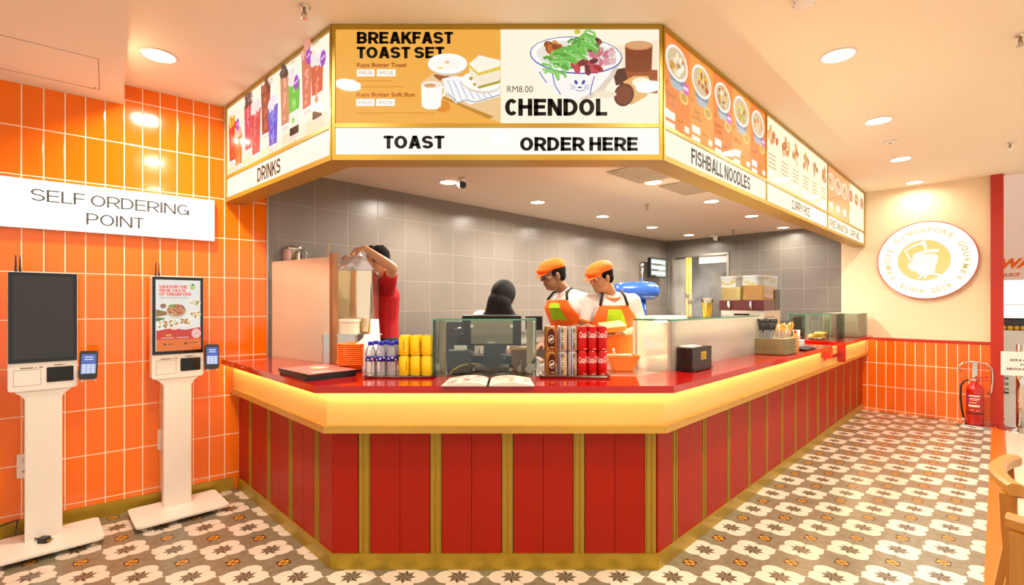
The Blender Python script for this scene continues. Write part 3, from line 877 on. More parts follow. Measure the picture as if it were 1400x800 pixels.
def bowl(a, x, z, w, seed, toppings, k=0.9):
    rr = random.Random(seed)
    h = w*0.36
    a.p([(x-w*0.46, z-h*0.2), (x-w*0.26, z-w*0.50), (x-w*0.2, z-w*0.55), (x+w*0.2, z-w*0.55), (x+w*0.26, z-w*0.50), (x+w*0.46, z-h*0.2)], 'b4c4cc', 0.85)
    a.p([(x-w*0.36, z-w*0.28), (x-w*0.30, z-w*0.40), (x+w*0.30, z-w*0.40), (x+w*0.36, z-w*0.28)], '7c98b0', 0.8)
    a.p(ell(x, z, w*0.5, h, 20), 'f6f0ec', 0.98); a.p(ell(x, z, w*0.43, h*0.84, 18), 'd9c49c', 0.9)
    for i in range(14):
        t = rr.random()*2*PI; r = rr.random()**0.6
        cxx = x+r*w*0.32*math.cos(t); czz = z+r*h*0.6*math.sin(t)
        a.p(ell(cxx, czz, w*(0.06+0.05*rr.random()), h*(0.12+0.1*rr.random()), 8, rot=rr.random()*3), rr.choice(toppings), k)
a = Art('picture')
TOPS = [['fff2d0', 'f4e0b0', 'd89838', 'c07828', 'fff8e8'], ['e8d848', 'f0e070', 'c84828', 'd8a838', 'e05838'], ['f0c060', 'a85020', 'fff0d0', 'c87838', 'e8a040'],
        ['fff0c8', 'e8c858', 'd8a848', 'b87838', 'a8b848'], ['f8c890', 'e88050', 'f0d8b0', 'd86838', 'f0a060']]
for i in range(5):
    a.cut(); a.n = 0
    p, q = cx[i], cx[i+1]; w = (q-p)*0.84; m = (p+q)/2
    bowl(a, m-w*0.02, SH*0.80, w, i+3, TOPS[i])
    a.p(ell(m+w*0.28, SH*0.565, w*0.21, w*0.14, 14), 'f0d080', 0.92); a.p(ell(m+w*0.28, SH*0.567, w*0.15, w*0.09, 12), 'd8a848', 0.85)
    for j in range(2):
        a.p([(p+0.02, SH*(0.40-0.085*j)), (p+0.02+w*0.40, SH*(0.40-0.085*j)), (p+0.02+w*0.40, SH*(0.34-0.085*j)), (p+0.02, SH*(0.34-0.085*j))], 'fff4e8', 0.98)
        a.p([(p+0.04+w*0.45, SH*(0.37-0.085*j)), (p+0.04+w*0.70, SH*(0.37-0.085*j)), (p+0.04+w*0.70, SH*(0.365-0.085*j)), (p+0.04+w*0.45, SH*(0.365-0.085*j))], 'a04818', 0.7)
    a.p([(q-0.02-w*0.22, SH*0.35), (q-0.02, SH*0.35), (q-0.02, SH*0.30), (q-0.02-w*0.22, SH*0.30)], 'fff0dc', 0.98)
    if i in (0, 2, 4):
        a.p([(m+w*0.26, SH*0.685), (m+w*0.48, SH*0.685), (m+w*0.48, SH*0.60), (m+w*0.26, SH*0.60)], 'e060c8', 0.85)
        a.p([(m+w*0.26, SH*0.66), (m+w*0.48, SH*0.66), (m+w*0.48, SH*0.635), (m+w*0.26, SH*0.635)], 'f8d8f0', 0.95)
    a.t('0', p+0.03, SH*0.60, None, 0.03, '4a2408')
    a.t(['Fishball\nNoodle', 'Chicken\nWanton Mee', 'Signature\nNoodle', 'Laksa', 'Noodle'][i], p+0.02, SH*0.50, w*0.46, 0.07 if i < 3 else 0.035, '6a300c', align='L')
nc = 6; pw = (x2-x1-0.012)/nc
for i in range(nc):
    a.cut(); a.n = 0; m = x1+0.006+pw*(i+0.5); rr = random.Random(40+i)
    for j in range(15):
        t = rr.random()*2*PI; r = rr.random()
        a.p(ell(m+r*pw*0.34*math.cos(t), SH*0.80+r*0.075*math.sin(t)-0.02, pw*0.13, 0.026, 8, rot=rr.random()*3), rr.choice(['e8a058', 'd07830', 'f0b878', 'c85830', 'b8b060', 'a8643c', 'f4d0a0']), 0.85)
    for j in range(4):
        a.p([(m-pw*0.36, SH*(0.58-0.045*j)), (m+pw*(0.12+0.2*rr.random()), SH*(0.58-0.045*j)), (m+pw*0.2, SH*(0.565-0.045*j)), (m-pw*0.36, SH*(0.565-0.045*j))], 'c8b088', 0.8)
    a.p([(m-pw*0.36, SH*0.39), (m+pw*0.05, SH*0.39), (m+pw*0.05, SH*0.34), (m-pw*0.36, SH*0.34)], 'fffaf0', 1.05)
pw = (LR-0.016-x2)/6
for i in range(6):
    a.cut(); a.n = 0; m = x2+pw*(i+0.5); rr = random.Random(60+i)
    a.p(ell(m, SH*0.76, pw*0.44, 0.095, 18), 'f0dcd0', 0.95); a.p(ell(m, SH*0.76, pw*0.35, 0.074, 16), 'd88c68' if i > 2 else 'd8b890', 0.85)
    for j in range(7):
        t = rr.random()*2*PI; r = rr.random()
        a.p(ell(m+r*pw*0.24*math.cos(t), SH*0.76+r*0.05*math.sin(t), pw*0.11, 0.02, 8, rot=rr.random()*3), rr.choice(['c06038', 'e8b878', 'a85030', 'f0d8b8']), 0.85)
    if i < 4: a.p([(m-pw*0.25, SH*0.46), (m+pw*0.2, SH*0.46), (m+pw*0.2, SH*0.36), (m-pw*0.25, SH*0.36)], 'ffe8d8', 0.95)
a.done(right)

# --- left wing
pe = wallpt(309); pe = Vector((pe.x, pe.y))+Vector((0.012, -0.012))
dl = Vector((-0.978, 2.65))-pe; LL = dl.length; aL = math.atan2(dl.y, dl.x)
left = lightbox('menu_sign', 'left menu sign between orange wall and front sign, reading DRINKS under tall glasses', (pe.x, pe.y, SB), aL, LL, [], 0.0, -0.41)
panel(left, 0.014, LL-0.014, DIV+0.010, hcap, 'fff2da', 1.0)
panel(left, 0.014, LL-0.014, 0.03, DIV-0.012, 'fff6e6', 1.0, 'caption_panel')
def lpos(px):
    r = (px-700)/FPX; d = dl.normalized()
    t = (r*pe.y-pe.x)/(d.x-r*d.y); return t
a = Art('lettering')
p, q = lpos(352), lpos(383.5)
a.t('DRINKS', (p+q)/2, zc, q-p, 0.098, '3a2c08', 0.03, cap=0.18); a.done(left)
a = Art('picture')
h0 = DIV+0.016
a.p([(0.02, h0), (LL-0.02, h0), (LL-0.02, h0+0.09), (0.02, h0+0.05)], 'fbe6c2', 0.97)
def drink(px, zb, zt, w, body, top=None, base=None, garnish=None, foam=None, lean=0.0):
    a.cut(); x = lpos(px); H = zt-zb; w *= 1.35
    sh = lambda t: (x+lean*t)
    def band_(t0, t1, col, k=0.88):
        w0 = w*(0.36+0.14*t0); w1 = w*(0.36+0.14*t1)
        a.p([(sh(t0)-w0, zb+H*t0), (sh(t0)+w0, zb+H*t0), (sh(t1)+w1, zb+H*t1), (sh(t1)-w1, zb+H*t1)], col, k)
    band_(0, 1, 'fff4ec', 1.0); a.p(ell(x, zb, w*0.36, 0.012, 12), 'f0e0d0', 0.95)
    band_(0.07, 0.9, body)
    if base: band_(0.03, 0.16, base, 0.7); band_(0.16, 0.42, 'fdf0e4', 0.98)
    rr = random.Random(int(px))
    for i in range(9):
        t = 0.12+0.7*rr.random(); a.p(ell(sh(t)+w*0.25*(rr.random()-0.5), zb+H*t, w*0.09, 0.02, 8, rot=rr.random()*3), foam or 'ffe0d0', 0.95)
    if top:
        for i in range(12): a.p(ell(sh(1)+w*0.7*(rr.random()-0.5), zb+H*(0.88+0.2*rr.random()), w*0.2, 0.022, 8, rot=rr.random()*3), rr.choice(top), 0.85)
    if garnish: a.p(ell(sh(1)+garnish[0], zb+H*1.0+garnish[1], garnish[2], garnish[2]*1.05, 14), garnish[3], 0.8)
ZB = h0+0.02; kk = SH-h0
W = 0.10
drink(318, ZB+0.05, SH-0.12, 0.12, 'e8280c', ['f0b040', 'e89820', 'f8d068'], foam='f05020')
drink(327, ZB+0.0, SH-0.25, 0.12, 'c06818', ['f0d0b0', 'e8b890'], foam='d88838')
drink(341, ZB+0.06, SH-0.06, 0.12, 'e0304c', ['5a3038', '40242c', '786068'], foam='f0788c')
drink(352, ZB+0.0, SH-0.15, 0.13, 'd83440', ['fff0f0', 'f4e0e0'], foam='e86870')
drink(366, ZB+0.10, SH-0.06, 0.12, '9c2c10', ['7a2818', 'b04428', '5a1c14'], foam='c85838')
drink(376.5, ZB+0.0, SH-0.21, 0.12, '4454d8', ['f8f0fc', 'eee4f8'], foam='7888f0')
drink(394, ZB+0.08, SH-0.06, 0.11, 'd88c68', ['4a3434', '685050', '302424'], foam='e8b090')
drink(407, ZB+0.0, SH-0.15, 0.12, '5cc83c', ['fff8f4', 'f4ecec'], base='3a2410', foam='88e068')
drink(425, ZB+0.10, SH-0.04, 0.10, 'e07858', ['e89880', 'd87060', 'f0b0a0'], foam='f0a088')
drink(440, ZB+0.02, SH-0.14, 0.11, 'dc5c38', ['fff8f8', 'f8eeee'], base='4a2c14', foam='e88868')
a.cut()
for px, z in ((331, SH*0.70), (412, SH*0.72), (428.5, SH*0.86), (449, SH*0.765)):
    x = lpos(px); a.p(ell(x, z, 0.032, 0.045, 16), 'a838c8', 0.85); a.p([(x-0.022, z-0.006), (x+0.022, z+0.004), (x+0.022, z+0.014), (x-0.022, z+0.004)], 'f0d8f8', 0.95)
for px, z in ((349, SH*0.87), (375, SH*0.90), (405, SH*0.93), (437, SH*0.94)):
    for j in range(2):
        x = lpos(px); a.p([(x-0.02, z-0.018*j), (x+0.055, z-0.018*j), (x+0.055, z-0.018*j-0.006), (x-0.02, z-0.018*j-0.006)], 'b8a888', 0.75)
a.done(left)

# --- lit box on the orange wall
sr = wallpt(292)+n_in*0.05; Ls = 1.36
so = sr-PD*Ls
s = thing('wall_sign', 'white lit box sign on the orange wall reading SELF ORDERING POINT', 'sign', (so.x, so.y, 1.922), OW_ANG)
Hs = 0.308
b = B().m(M_WHITEP); b.box(0, Ls, 0.004, 0.049, 0, Hs); obj('case', b, s)
b = B().m(glow('ffffff', 1.35)); b.box(0.002, Ls-0.002, 0.0, 0.004, 0.002, Hs-0.002); obj('lit_face', b, s)
def opos(px, o=0.05):
    r = (px-700)/FPX; t = (r*so.y-so.x)/(PD.x-r*PD.y); return t
a = Art('lettering')
p, q = opos(42), opos(257); a.t('SELF ORDERING', (p+q)/2, 0.212, q-p, 0.076, '5e5a52', cap=0.115)
p, q = opos(118), opos(196); a.t('POINT', (p+q)/2, 0.088, q-p, 0.076, '5e5a52', cap=0.115)
a.done(s)

# --- round logo sign on the cream wall
pc = farpt(1266)
R = 0.49; cz = 2.0
d = Vector((1, 1)).normalized()
g = thing('logo_sign', 'round white lit logo sign on the cream wall with yellow pot emblem', 'sign', (pc.x, pc.y, cz), -R45)
b = B().m(mat('red_sign_rim', 'd84a20', 0.4)); b.lathe([(R+0.004, 0.02), (R+0.004, 0.062)], n=64, M=Matrix.Rotation(PI/2, 4, 'X')); obj('rim', b, g)
b = B().m(M_WHITEP); b.lathe([(R-0.05, 0.002), (R-0.05, 0.03)], n=48, M=Matrix.Rotation(PI/2, 4, 'X')); obj('back_case', b, g)
b = B().m(glow('fffdf6', 1.15)); b.lathe([(R-0.006, 0.055), (R-0.006, 0.064)], n=64, M=Matrix.Rotation(PI/2, 4, 'X')); obj('lit_face', b, g)
class Art2(Art): pass
a = Art('emblem')
O = -0.064
def ap(pts, col, k=1.0):
    a.n += 1; a.b.m(glow(col, k)); a.b.poly([(p[0]*R, p[1]*R) for p in pts], O-0.0004-0.0002*a.n)
ap(ell(-0.04, 0.0, 0.53, 0.53, 48), 'f9dc80', 1.0)
K = lambda L_: [((x-505)/448.0, -(y-412)/357.0) for x, y in L_]
WH = 'fffdf4'
ap(K([(395, 352), (425, 340), (480, 350), (560, 352), (602, 368), (618, 392), (606, 440), (592, 480), (585, 525), (540, 548), (495, 556), (440, 540), (420, 515), (390, 512), (352, 480), (343, 450), (360, 430), (385, 425)]), WH)
ap(K([(415, 350), (440, 335), (490, 322), (495, 314), (622, 316), (628, 330), (600, 346), (560, 350)]), WH)
ap(K(stroke([(372, 415), (320, 312), (400, 272), (480, 248)], 17)), WH)
ap(K([(465, 236), (500, 226), (520, 290), (518, 318), (500, 322), (490, 280), (455, 262)]), WH)
ap(K([(470, 540), (432, 580), (450, 582), (490, 556)]), WH); ap(K([(495, 552), (492, 578), (512, 582), (520, 552)]), WH); ap(K([(520, 545), (590, 530), (650, 556), (640, 572), (580, 548)]), WH)
ap(K([(470, 348), (540, 342), (600, 340), (560, 352), (500, 356)]), 'f9dc80')
a.done(g)
a = Art('lettering')
def arc(txt, rad, a0, a1, h, outward=True, col='d8cc84'):
    n = len(txt)
    a.b.m(flat(col))
    for i, ch in enumerate(txt):
        if ch == ' ': continue
        t = a0+(a1-a0)*i/(n-1)
        th = math.radians(t)
        M = Matrix.Translation((rad*R*math.cos(th), O-0.0008, rad*R*math.sin(th))) @ Matrix.Rotation(-(th-PI/2) if outward else -(th+PI/2), 4, 'Y')
        a.b.text(ch, M, None, h*R*(0.75 if ch in 'ce' or (ch in 'n' and not outward) else 1.0), 0.02)
arc('FAMOUS SINGAPORE GOURMET', 0.785, 213, -36, 0.125)
arc('since 2014', 0.80, 234, 304, 0.125, False)
a.done(g)
# ------------------------------------------------------------------ ceiling lights and fittings
def downlight(x, y, z, r, watts, col, label, group):
    t = thing('downlight', label, 'ceiling light', (x, y, z), 0, group)
    b = B().m(mat('downlight_ring', 'f6eee2', 0.4)); b.lathe([(r, -0.001), (r+0.014, -0.001), (r+0.012, -0.008), (r, -0.010)], n=32)
    b = B().m(mat('downlight_ring', 'f6eee2', 0.4))
    n = 32
    prof = [(r, -0.001), (r+0.014, -0.001), (r+0.012, -0.008), (r+0.002, -0.010), (r-0.002, -0.004)]
    rings = [[(q*math.cos(2*PI*i/n), q*math.sin(2*PI*i/n), h) for i in range(n)] for q, h in prof]
    b.loft(rings, caps=False, smooth=True); obj('trim_ring', b, t)
    b = B().m(mat('downlight_lens', 'ffffff', 0.4, emit='fff2de', es=9.0)); b.lathe([(r, -0.0045), (r, -0.003)], n=32, smooth=False); obj('diffuser', b, t)
    ld = bpy.data.lights.new('downlight_lamp', 'AREA'); ld.shape = 'DISK'; ld.size = 2*r*0.95; ld.energy = watts; ld.color = col
    lo = bpy.data.objects.new('downlight_lamp', ld); COL.objects.link(lo); lo.parent = t; lo.location = (0, 0, -0.014)
    ld.spread = math.radians(165)
    return t
GA = 'round downlights in the dining ceiling'; GB = 'round downlights in the kitchen ceiling'
CZ = CEIL
downlight(-2.16, 2.97, CZ, 0.085, DOWNLIGHT_WATTS*0.9, WARM, 'round ceiling downlight beside the lowered ceiling, above the orange tiled wall', GA)
row = ['nearest and largest round downlight in the aisle ceiling right of the long menu sign', 'second nearest round downlight in the aisle ceiling, in line with the largest one',
       'third round downlight in the aisle ceiling, just beyond the small white detector', 'farthest round downlight in the aisle ceiling, close to the cream wall']
for i, (x, y) in enumerate(((1.995, 2.97), (3.04, 4.03), (4.08, 5.10), (5.04, 6.08))): downlight(x, y, CZ, 0.085, DOWNLIGHT_WATTS*(1.0, 0.85, 0.75, 0.20)[i], WARM, row[i], GA)
for i, (x, y) in enumerate(((-1.13, 1.95), (-0.1, 0.87), (0.95, 1.92), (2.9, 1.2))):  # lamps above the frame, unseen, added to light the room
    downlight(x, y, CZ, 0.085, DOWNLIGHT_WATTS*(0.85, 0.6, 0.85, 0.9)[i], WARM, 'round ceiling downlight ' + ('in front of the left menu sign', 'over the floor in front of the counter', 'in front of the front menu sign, on its right', 'over the dining table and chairs')[i], GA)
kn = ['kitchen downlight nearest the orange wall, beside the black camera', 'second kitchen downlight along the grey wall from the black camera', 'third kitchen downlight along the grey wall from the black camera',
      'fourth kitchen downlight along the grey wall, above the order screen', 'last kitchen downlight along the grey wall, in the far corner',
      'kitchen downlight between the two ceiling grilles', 'kitchen downlight behind the FISHBALL NOODLES caption', 'kitchen downlight behind the CURRY RICE caption', 'farthest kitchen downlight, by the long sign and far grey wall']
for i, (x, y) in enumerate(((-0.58, 4.43), (0.28, 5.30), (1.15, 6.17), (2.03, 7.05), (2.9, 7.94), (1.29, 4.43), (2.16, 5.26), (3.03, 6.14), (3.95, 7.08))):
    if i == 4: x, y = 2.86, 7.85
    downlight(x, y, KCEIL, 0.075, KITCHEN_WATTS*(0.75, 0.75, 0.75, 0.7, 0.5, 1.2, 1.2, 1.1, 0.35)[i], NEUTRAL, kn[i], GB)

downlight(0.42, 3.56, KCEIL, 0.075, KITCHEN_WATTS*0.42, NEUTRAL, 'kitchen downlight above the till, just behind the front menu sign', GB)  # hidden lamp, added to light staff and counter goods from the front

def sprinkler(x, y, z, label, k=1.0):
    t = thing('sprinkler', label, 'sprinkler', (x, y, z), 0, 'ceiling sprinklers')
    b = B().m(M_CHROME); b.lathe([(0.03, -0.001), (0.03, -0.006), (0.016, -0.012), (0.010, -0.014)], n=18); obj('escutcheon', b, t)
    b = B().m(mat('bronze_fitting', 'a08c6c', 0.3, 0.9)); b.cyl((0, 0, -0.012), (0, 0, -0.034), 0.008, n=10)
    b.tube([(0.009, 0, -0.03), (0.012, 0, -0.045), (0.004, 0, -0.058)], 0.0025, 6); b.tube([(-0.009, 0, -0.03), (-0.012, 0, -0.045), (-0.004, 0, -0.058)], 0.0025, 6)
    b.cyl((0, 0, -0.034), (0, 0, -0.058), 0.002, n=6); obj('body', b, t)
    b = B().m(M_CHROME); b.lathe([(0.018, -0.058), (0.018, -0.061)], n=14); obj('deflector', b, t)
def ceilpt(px, py, z): 
    y = (z-EYE)*FPX/(415-py); return (px-700)/FPX*y, y
for px, py, z, lb in ((416, 9, CEIL, 'chrome ceiling sprinkler above the left menu sign, near the top edge'), (1395, 48, CEIL, 'ceiling sprinkler at the right edge of the dining ceiling'), (1381, 195, CEIL, 'small ceiling sprinkler over the aisle near the red door frame'),
                      (884.5, 279, KCEIL, 'thin kitchen ceiling sprinkler between two rows of downlights'), (1002, 314, KCEIL, 'thin kitchen ceiling sprinkler near the far grey wall')):
    x, y = ceilpt(px, py, z); sprinkler(x, y, z, lb)
x, y = ceilpt(1100, -2, CEIL)
t = thing('smoke_detector', 'white domed smoke detector at the top edge of the aisle ceiling', 'smoke detector', (x, y, CEIL))
b = B().m(M_WHITEP); b.lathe([(0.055, -0.001), (0.055, -0.016), (0.045, -0.030), (0.02, -0.036), (0.0, -0.036)], n=24); obj('dome', b, t)
b = B().m(M_BLACK)
for k in range(8): b.box(-0.004, 0.004, 0.040, 0.052, -0.024, -0.019, Matrix.Rotation(k*PI/4, 4, 'Z'))
obj('vent_slots', b, t)
x, y = ceilpt(1217, 194, CEIL)
t = thing('heat_detector', 'small white disc detector in the aisle ceiling between two downlights', 'detector', (x, y, CEIL))
b = B().m(M_WHITEP); b.lathe([(0.06, -0.001), (0.06, -0.008), (0.03, -0.014), (0.0, -0.014)], n=20); obj('disc', b, t)
b = B().m(M_BLACK); b.lathe([(0.012, -0.014), (0.010, -0.017), (0, -0.017)], n=10); obj('sensor', b, t)
# kitchen cameras
x, y = ceilpt(631, 244, KCEIL)
t = thing('security_camera', 'black and white security camera under the kitchen ceiling beside a downlight', 'camera', (x, y, KCEIL), 0.3)
b = B().m(M_WHITEP); b.lathe([(0.035, -0.001), (0.035, -0.018), (0.012, -0.024)], n=18); b.cyl((0, 0, -0.02), (0, 0, -0.05), 0.010); obj('mount', b, t)
b = B().m(M_WHITEP); b.cyl((0, 0.05, -0.040), (0, -0.05, -0.068), 0.030, n=20); obj('housing', b, t)
b = B().m(M_BLACK); b.cyl((0, -0.05, -0.068), (0, -0.062, -0.072), 0.031, n=20); obj('lens', b, t)
x, y = ceilpt(975, 321.5, KCEIL)
t = thing('security_camera', 'small white ball camera at the far end of the kitchen ceiling', 'camera', (x, y, KCEIL), 0.3)
b = B().m(M_WHITEP); b.lathe([(0.05, -0.001), (0.05, -0.02), (0.02, -0.03)], n=18); b.ball((0.03, -0.03, -0.05), 0.045); obj('housing', b, t)
b = B().m(M_BLACK); b.ball((0.045, -0.055, -0.062), 0.026); obj('lens', b, t)
# ceiling grilles
def grille(u0, u1, v0, v1, label):
    c = U((u0+u1)/2, (v0+v1)/2, KCEIL)
    t = thing('air_grille', label, 'vent', c, R45, 'kitchen ceiling grilles')
    hx, hy = (u1-u0)/2, (v1-v0)/2
    b = B().m(M_DARK); b.box(-hx, hx, -hy, hy, -0.004, -0.0005); obj('backing', b, t)
    b = B().m(mat('grille_paint', 'd6c4ae', 0.6))
    n = int((u1-u0)/0.028); k = int((v1-v0)/0.028)
    for i in range(n+1): x = -hx+i*(u1-u0)/n; b.box(x-0.004, x+0.004, -hy, hy, -0.012, -0.004)
    for i in range(k+1): y = -hy+i*(v1-v0)/k; b.box(-hx, hx, y-0.004, y+0.004, -0.012, -0.004)
    obj('lattice', b, t)
x, y = ceilpt(878, 239, KCEIL); uc, vc = (x+y)/S2, (y-x)/S2
grille(uc-0.30, uc+0.22, vc-0.16, vc+0.16, 'square lattice air grille in the kitchen ceiling just behind the front sign')
x, y = ceilpt(938, 257, KCEIL); uc, vc = (x+y)/S2, (y-x)/S2
grille(uc-0.26, uc+0.26, vc-0.14, vc+0.14, 'second lattice air grille in the kitchen ceiling, behind the long sign')

# ------------------------------------------------------------------ self ordering kiosks
def kiosk(u, label, lit):
    c = U(u, 4.03)
    t = thing('ordering_kiosk', label, 'kiosk', (c.x, c.y, 0), R45, 'self ordering kiosks')
    b = B().m(M_WHITE); b.rbox(-0.262, 0.262, -0.225, 0.165, 0.030, 0.044, 0.03, n=5); obj('base_plate', b, t, bevel=0.002)
    for x in (-0.21, 0.21):
        for y in (-0.18, 0.12):
            b = B().m(M_CHROME); b.lathe([(0.018, 0.0), (0.018, 0.006), (0.006, 0.012), (0.006, 0.030)], (x, y, 0), 14); obj('foot', b, t)
    b = B().m(M_WHITE)
    b.rbox(-0.082, 0.082, 0.005, 0.085, 0.044, 0.90, 0.008)
    pr = [(-0.082, 0.885), (0.082, 0.885), (0.092, 0.905), (0.118, 0.925), (0.125, 0.945), (-0.125, 0.945), (-0.118, 0.925), (-0.092, 0.905)]
    b.loft([[(p[0], 0.006, p[1]) for p in pr], [(p[0], 0.084, p[1]) for p in pr]], smooth=False)
    obj('pole', b, t)
    b = B().m(M_WHITE)
    b.rbox(-0.150, 0.150, -0.004, 0.085, 0.936, 1.635, 0.016, axis='y', n=5)
    case = obj('case', b, t, bevel=0.003)
    b = B().m(M_BLACKG); b.rbox(-0.148, 0.148, -0.010, -0.0035, 1.101, 1.632, 0.006, axis='y'); scr = obj('screen_bezel', b, t)
    b = B().m(mat('dark_screen', '2a2620', 0.06) if not lit else glow('f2efe6', 0.85, 0.07)); b.box(-0.130, 0.130, -0.0112, -0.0100, 1.125, 1.612); obj('screen', b, scr)
    b = B().m(mat('door_seam', '9c9080', 0.6)); 
    for x0, x1, z0, z1 in ((-0.128, -0.012, 1.058, 1.0605), (-0.128, -0.126, 0.966, 1.06), (-0.014, -0.012, 0.966, 1.06), (-0.128, -0.012, 0.966, 0.968)): b.box(x0, x1, -0.0048, -0.0035, z0, z1)
    plab(obj('printer_door', b, t), 'thin outline of the receipt printer door')
    b = B().m(M_BLACKG); b.rbox(0.012, 0.132, -0.0065, -0.0035, 0.978, 1.068, 0.006, axis='y'); obj('scanner_window', b, t)
    b = B().m(flat('6a6258'))
    for x0, x1, z in ((-0.10, -0.045, 1.070), (-0.038, -0.032, 1.069), (-0.02, -0.004, 1.071), (0.045, 0.085, 1.079), (0.092, 0.098, 1.079)): b.box(x0, x1, -0.0046, -0.0039, z-0.003, z+0.003)
    obj('print', b, t)
    for x in (-0.118, -0.100):
        b = B().m(M_BLACK); b.cyl((x, 0.06, 1.62), (x, 0.06, 1.665), 0.0065, 0.006, 10); b.cyl((x, 0.06, 1.665), (x, 0.06, 1.735), 0.0042, 0.003, 8); obj('antenna', b, t)
    b = B().m(M_BLACK)
    for x in (-0.1, 0.09): b.cyl((x, 0.03, 0.937), (x, 0.03, 0.925), 0.012, n=12)
    obj('bumper', b, t)
    b = B().m(M_WHITE); b.box(0.15, 0.215, 0.02, 0.035, 1.01, 1.03); b.box(0.165, 0.175, -0.03, 0.03, 0.965, 1.02); b.box(0.225, 0.235, -0.03, 0.03, 0.965, 1.02); b.box(0.165, 0.235, -0.005, 0.02, 0.97, 1.0); obj('terminal_bracket', b, t)
    M = Matrix.Translation((0.2, -0.012, 1.065)) @ Matrix.Rotation(-0.22, 4, 'X') @ Matrix.Rotation(0.05, 4, 'Y')
    b = B().m(M_BLACK); b.rbox(-0.044, 0.044, -0.016, 0.016, -0.088, 0.088, 0.012, axis='y', M=M); tm = obj('payment_terminal', b, t, bevel=0.003)
    b = B().m(glow('5878d8', 0.7)); b.box(-0.035, 0.035, -0.0175, -0.0160, 0.005, 0.066, M)
    b.m(glow('9cb4f0', 0.85)); b.box(-0.035, 0.035, -0.0175, -0.0160, -0.056, 0.005, M)
    b.m(glow('e8eefc', 0.9))
    for i in range(3):
        for j in range(4): b.box(-0.029+i*0.021, -0.013+i*0.021, -0.0182, -0.0172, -0.050+j*0.0138, -0.040+j*0.0138, M)
    for z in (0.03, 0.045): b.box(-0.02, 0.022, -0.0182, -0.0172, z, z+0.006, M)
    plab(obj('terminal_screen', b, tm), 'lit blue keypad screen')
    return t, scr
k1, s1 = kiosk(0.074, 'white self ordering kiosk at far left with a black unlit screen', False)
k2, s2 = kiosk(0.747, 'white self ordering kiosk with a lit food poster on its screen', True)
# what the lit screen shows
a = Art('screen_picture')
X = lambda q: -0.130+0.26*(q-845)/(1090-845)
Z = lambda q: 1.612-0.487*(q-168)/(560-168)
Q = lambda pts: [(X(p[0]), Z(p[1])) for p in pts]
a.n = 96
def qe(cx_, cy_, rx, ry, col, k=0.85, rot=0, n=16): a.p(Q(ell(cx_, cy_, rx, ry, n, rot=rot)), col, k)
rr = random.Random(5)
qe(1045, 205, 16, 18, 'b8d878'); qe(1048, 192, 7, 5, '48602c', 0.6)
a.p(Q([(846, 330), (906, 345), (905, 362), (846, 372)]), 'a87838', 0.7); a.p(Q([(846, 375), (892, 378), (890, 392), (846, 396)]), '688838', 0.7)
qe(955, 340, 55, 40, 'd8c8a8', 0.85); qe(955, 335, 50, 33, 'c87848', 0.8)
for i in range(34): qe(955+rr.uniform(-38, 38), 335+rr.uniform(-22, 22), 9, 6, rr.choice(['b85830', 'e0a070', 'd87848', '984820', 'e8c090']), 0.8, rr.random()*3, 8)
qe(930, 312, 18, 8, '78b040', 0.75); qe(884, 312, 16, 13, 'a87050', 0.75)
for cx_, cy_ in ((1055, 295), (1055, 360), (1005, 400), (885, 415), (940, 410)):
    qe(cx_, cy_, 36, 28, 'f6f0e4', 0.9)
    for i in range(16): qe(cx_+rr.uniform(-24, 24), cy_+rr.uniform(-16, 16), 8, 6, rr.choice(['e8b868', 'd09040', 'f0d8a0', 'c07830', 'f8e8c8', '90a850']), 0.85, rr.random()*3, 8)
a.p(Q([(846, 448), (900, 438), (940, 434), (1000, 446), (1090, 432), (1090, 497), (846, 497)]), 'd82818', 0.85)
a.p(Q([(846, 497), (1090, 497), (1090, 560), (846, 560)]), 'f07018', 0.85)
qe(942, 436, 20, 8, 'f8d8c0', 0.9)
for r_, c_ in ((26, 'f8e8e0'), (21, 'e05848'), (17, 'f8e8e0'), (10, 'e05848'), (5, 'f8e8e0')): qe(1063, 468, r_, r_, c_, 0.9, n=20)
a.p(Q([(895, 468), (925, 468), (925, 478), (895, 478)]), 'e8b038', 0.85)
for x0, x1, y in ((872, 940, 488), (955, 1020, 488), (905, 940, 523), (1020, 1072, 520)): a.p(Q([(x0, y-2), (x1, y-2), (x1, y+2), (x0, y+2)]), 'f8d8c8' if y < 500 else '7a3810', 0.8)
a.p(Q([(882, 516), (895, 518), (897, 528), (886, 530)]), '6a3010', 0.6); a.p(Q([(996, 516), (1012, 516), (1012, 527), (996, 527)]), '6a3010', 0.6)
a.cut('lettering')
for txt, x0, x1, y, h in (('SAVOUR THE', 860, 1013, 206, 17), ('TRUE TASTE', 860, 1006, 227, 17), ('OF SINGAPORE', 860, 1036, 247, 17), ('SIGNATURE SINGAPORE DISHES', 862, 1015, 267, 6)):
    a.t(txt, (X(x0)+X(x1))/2, Z(y), X(x1)-X(x0), Z(0)-Z(h), 'd8402c' if h > 8 else '987868', 0.03 if h > 8 else 0.0, cap=0.2 if h > 8 else 0.14)
a.done(s2)
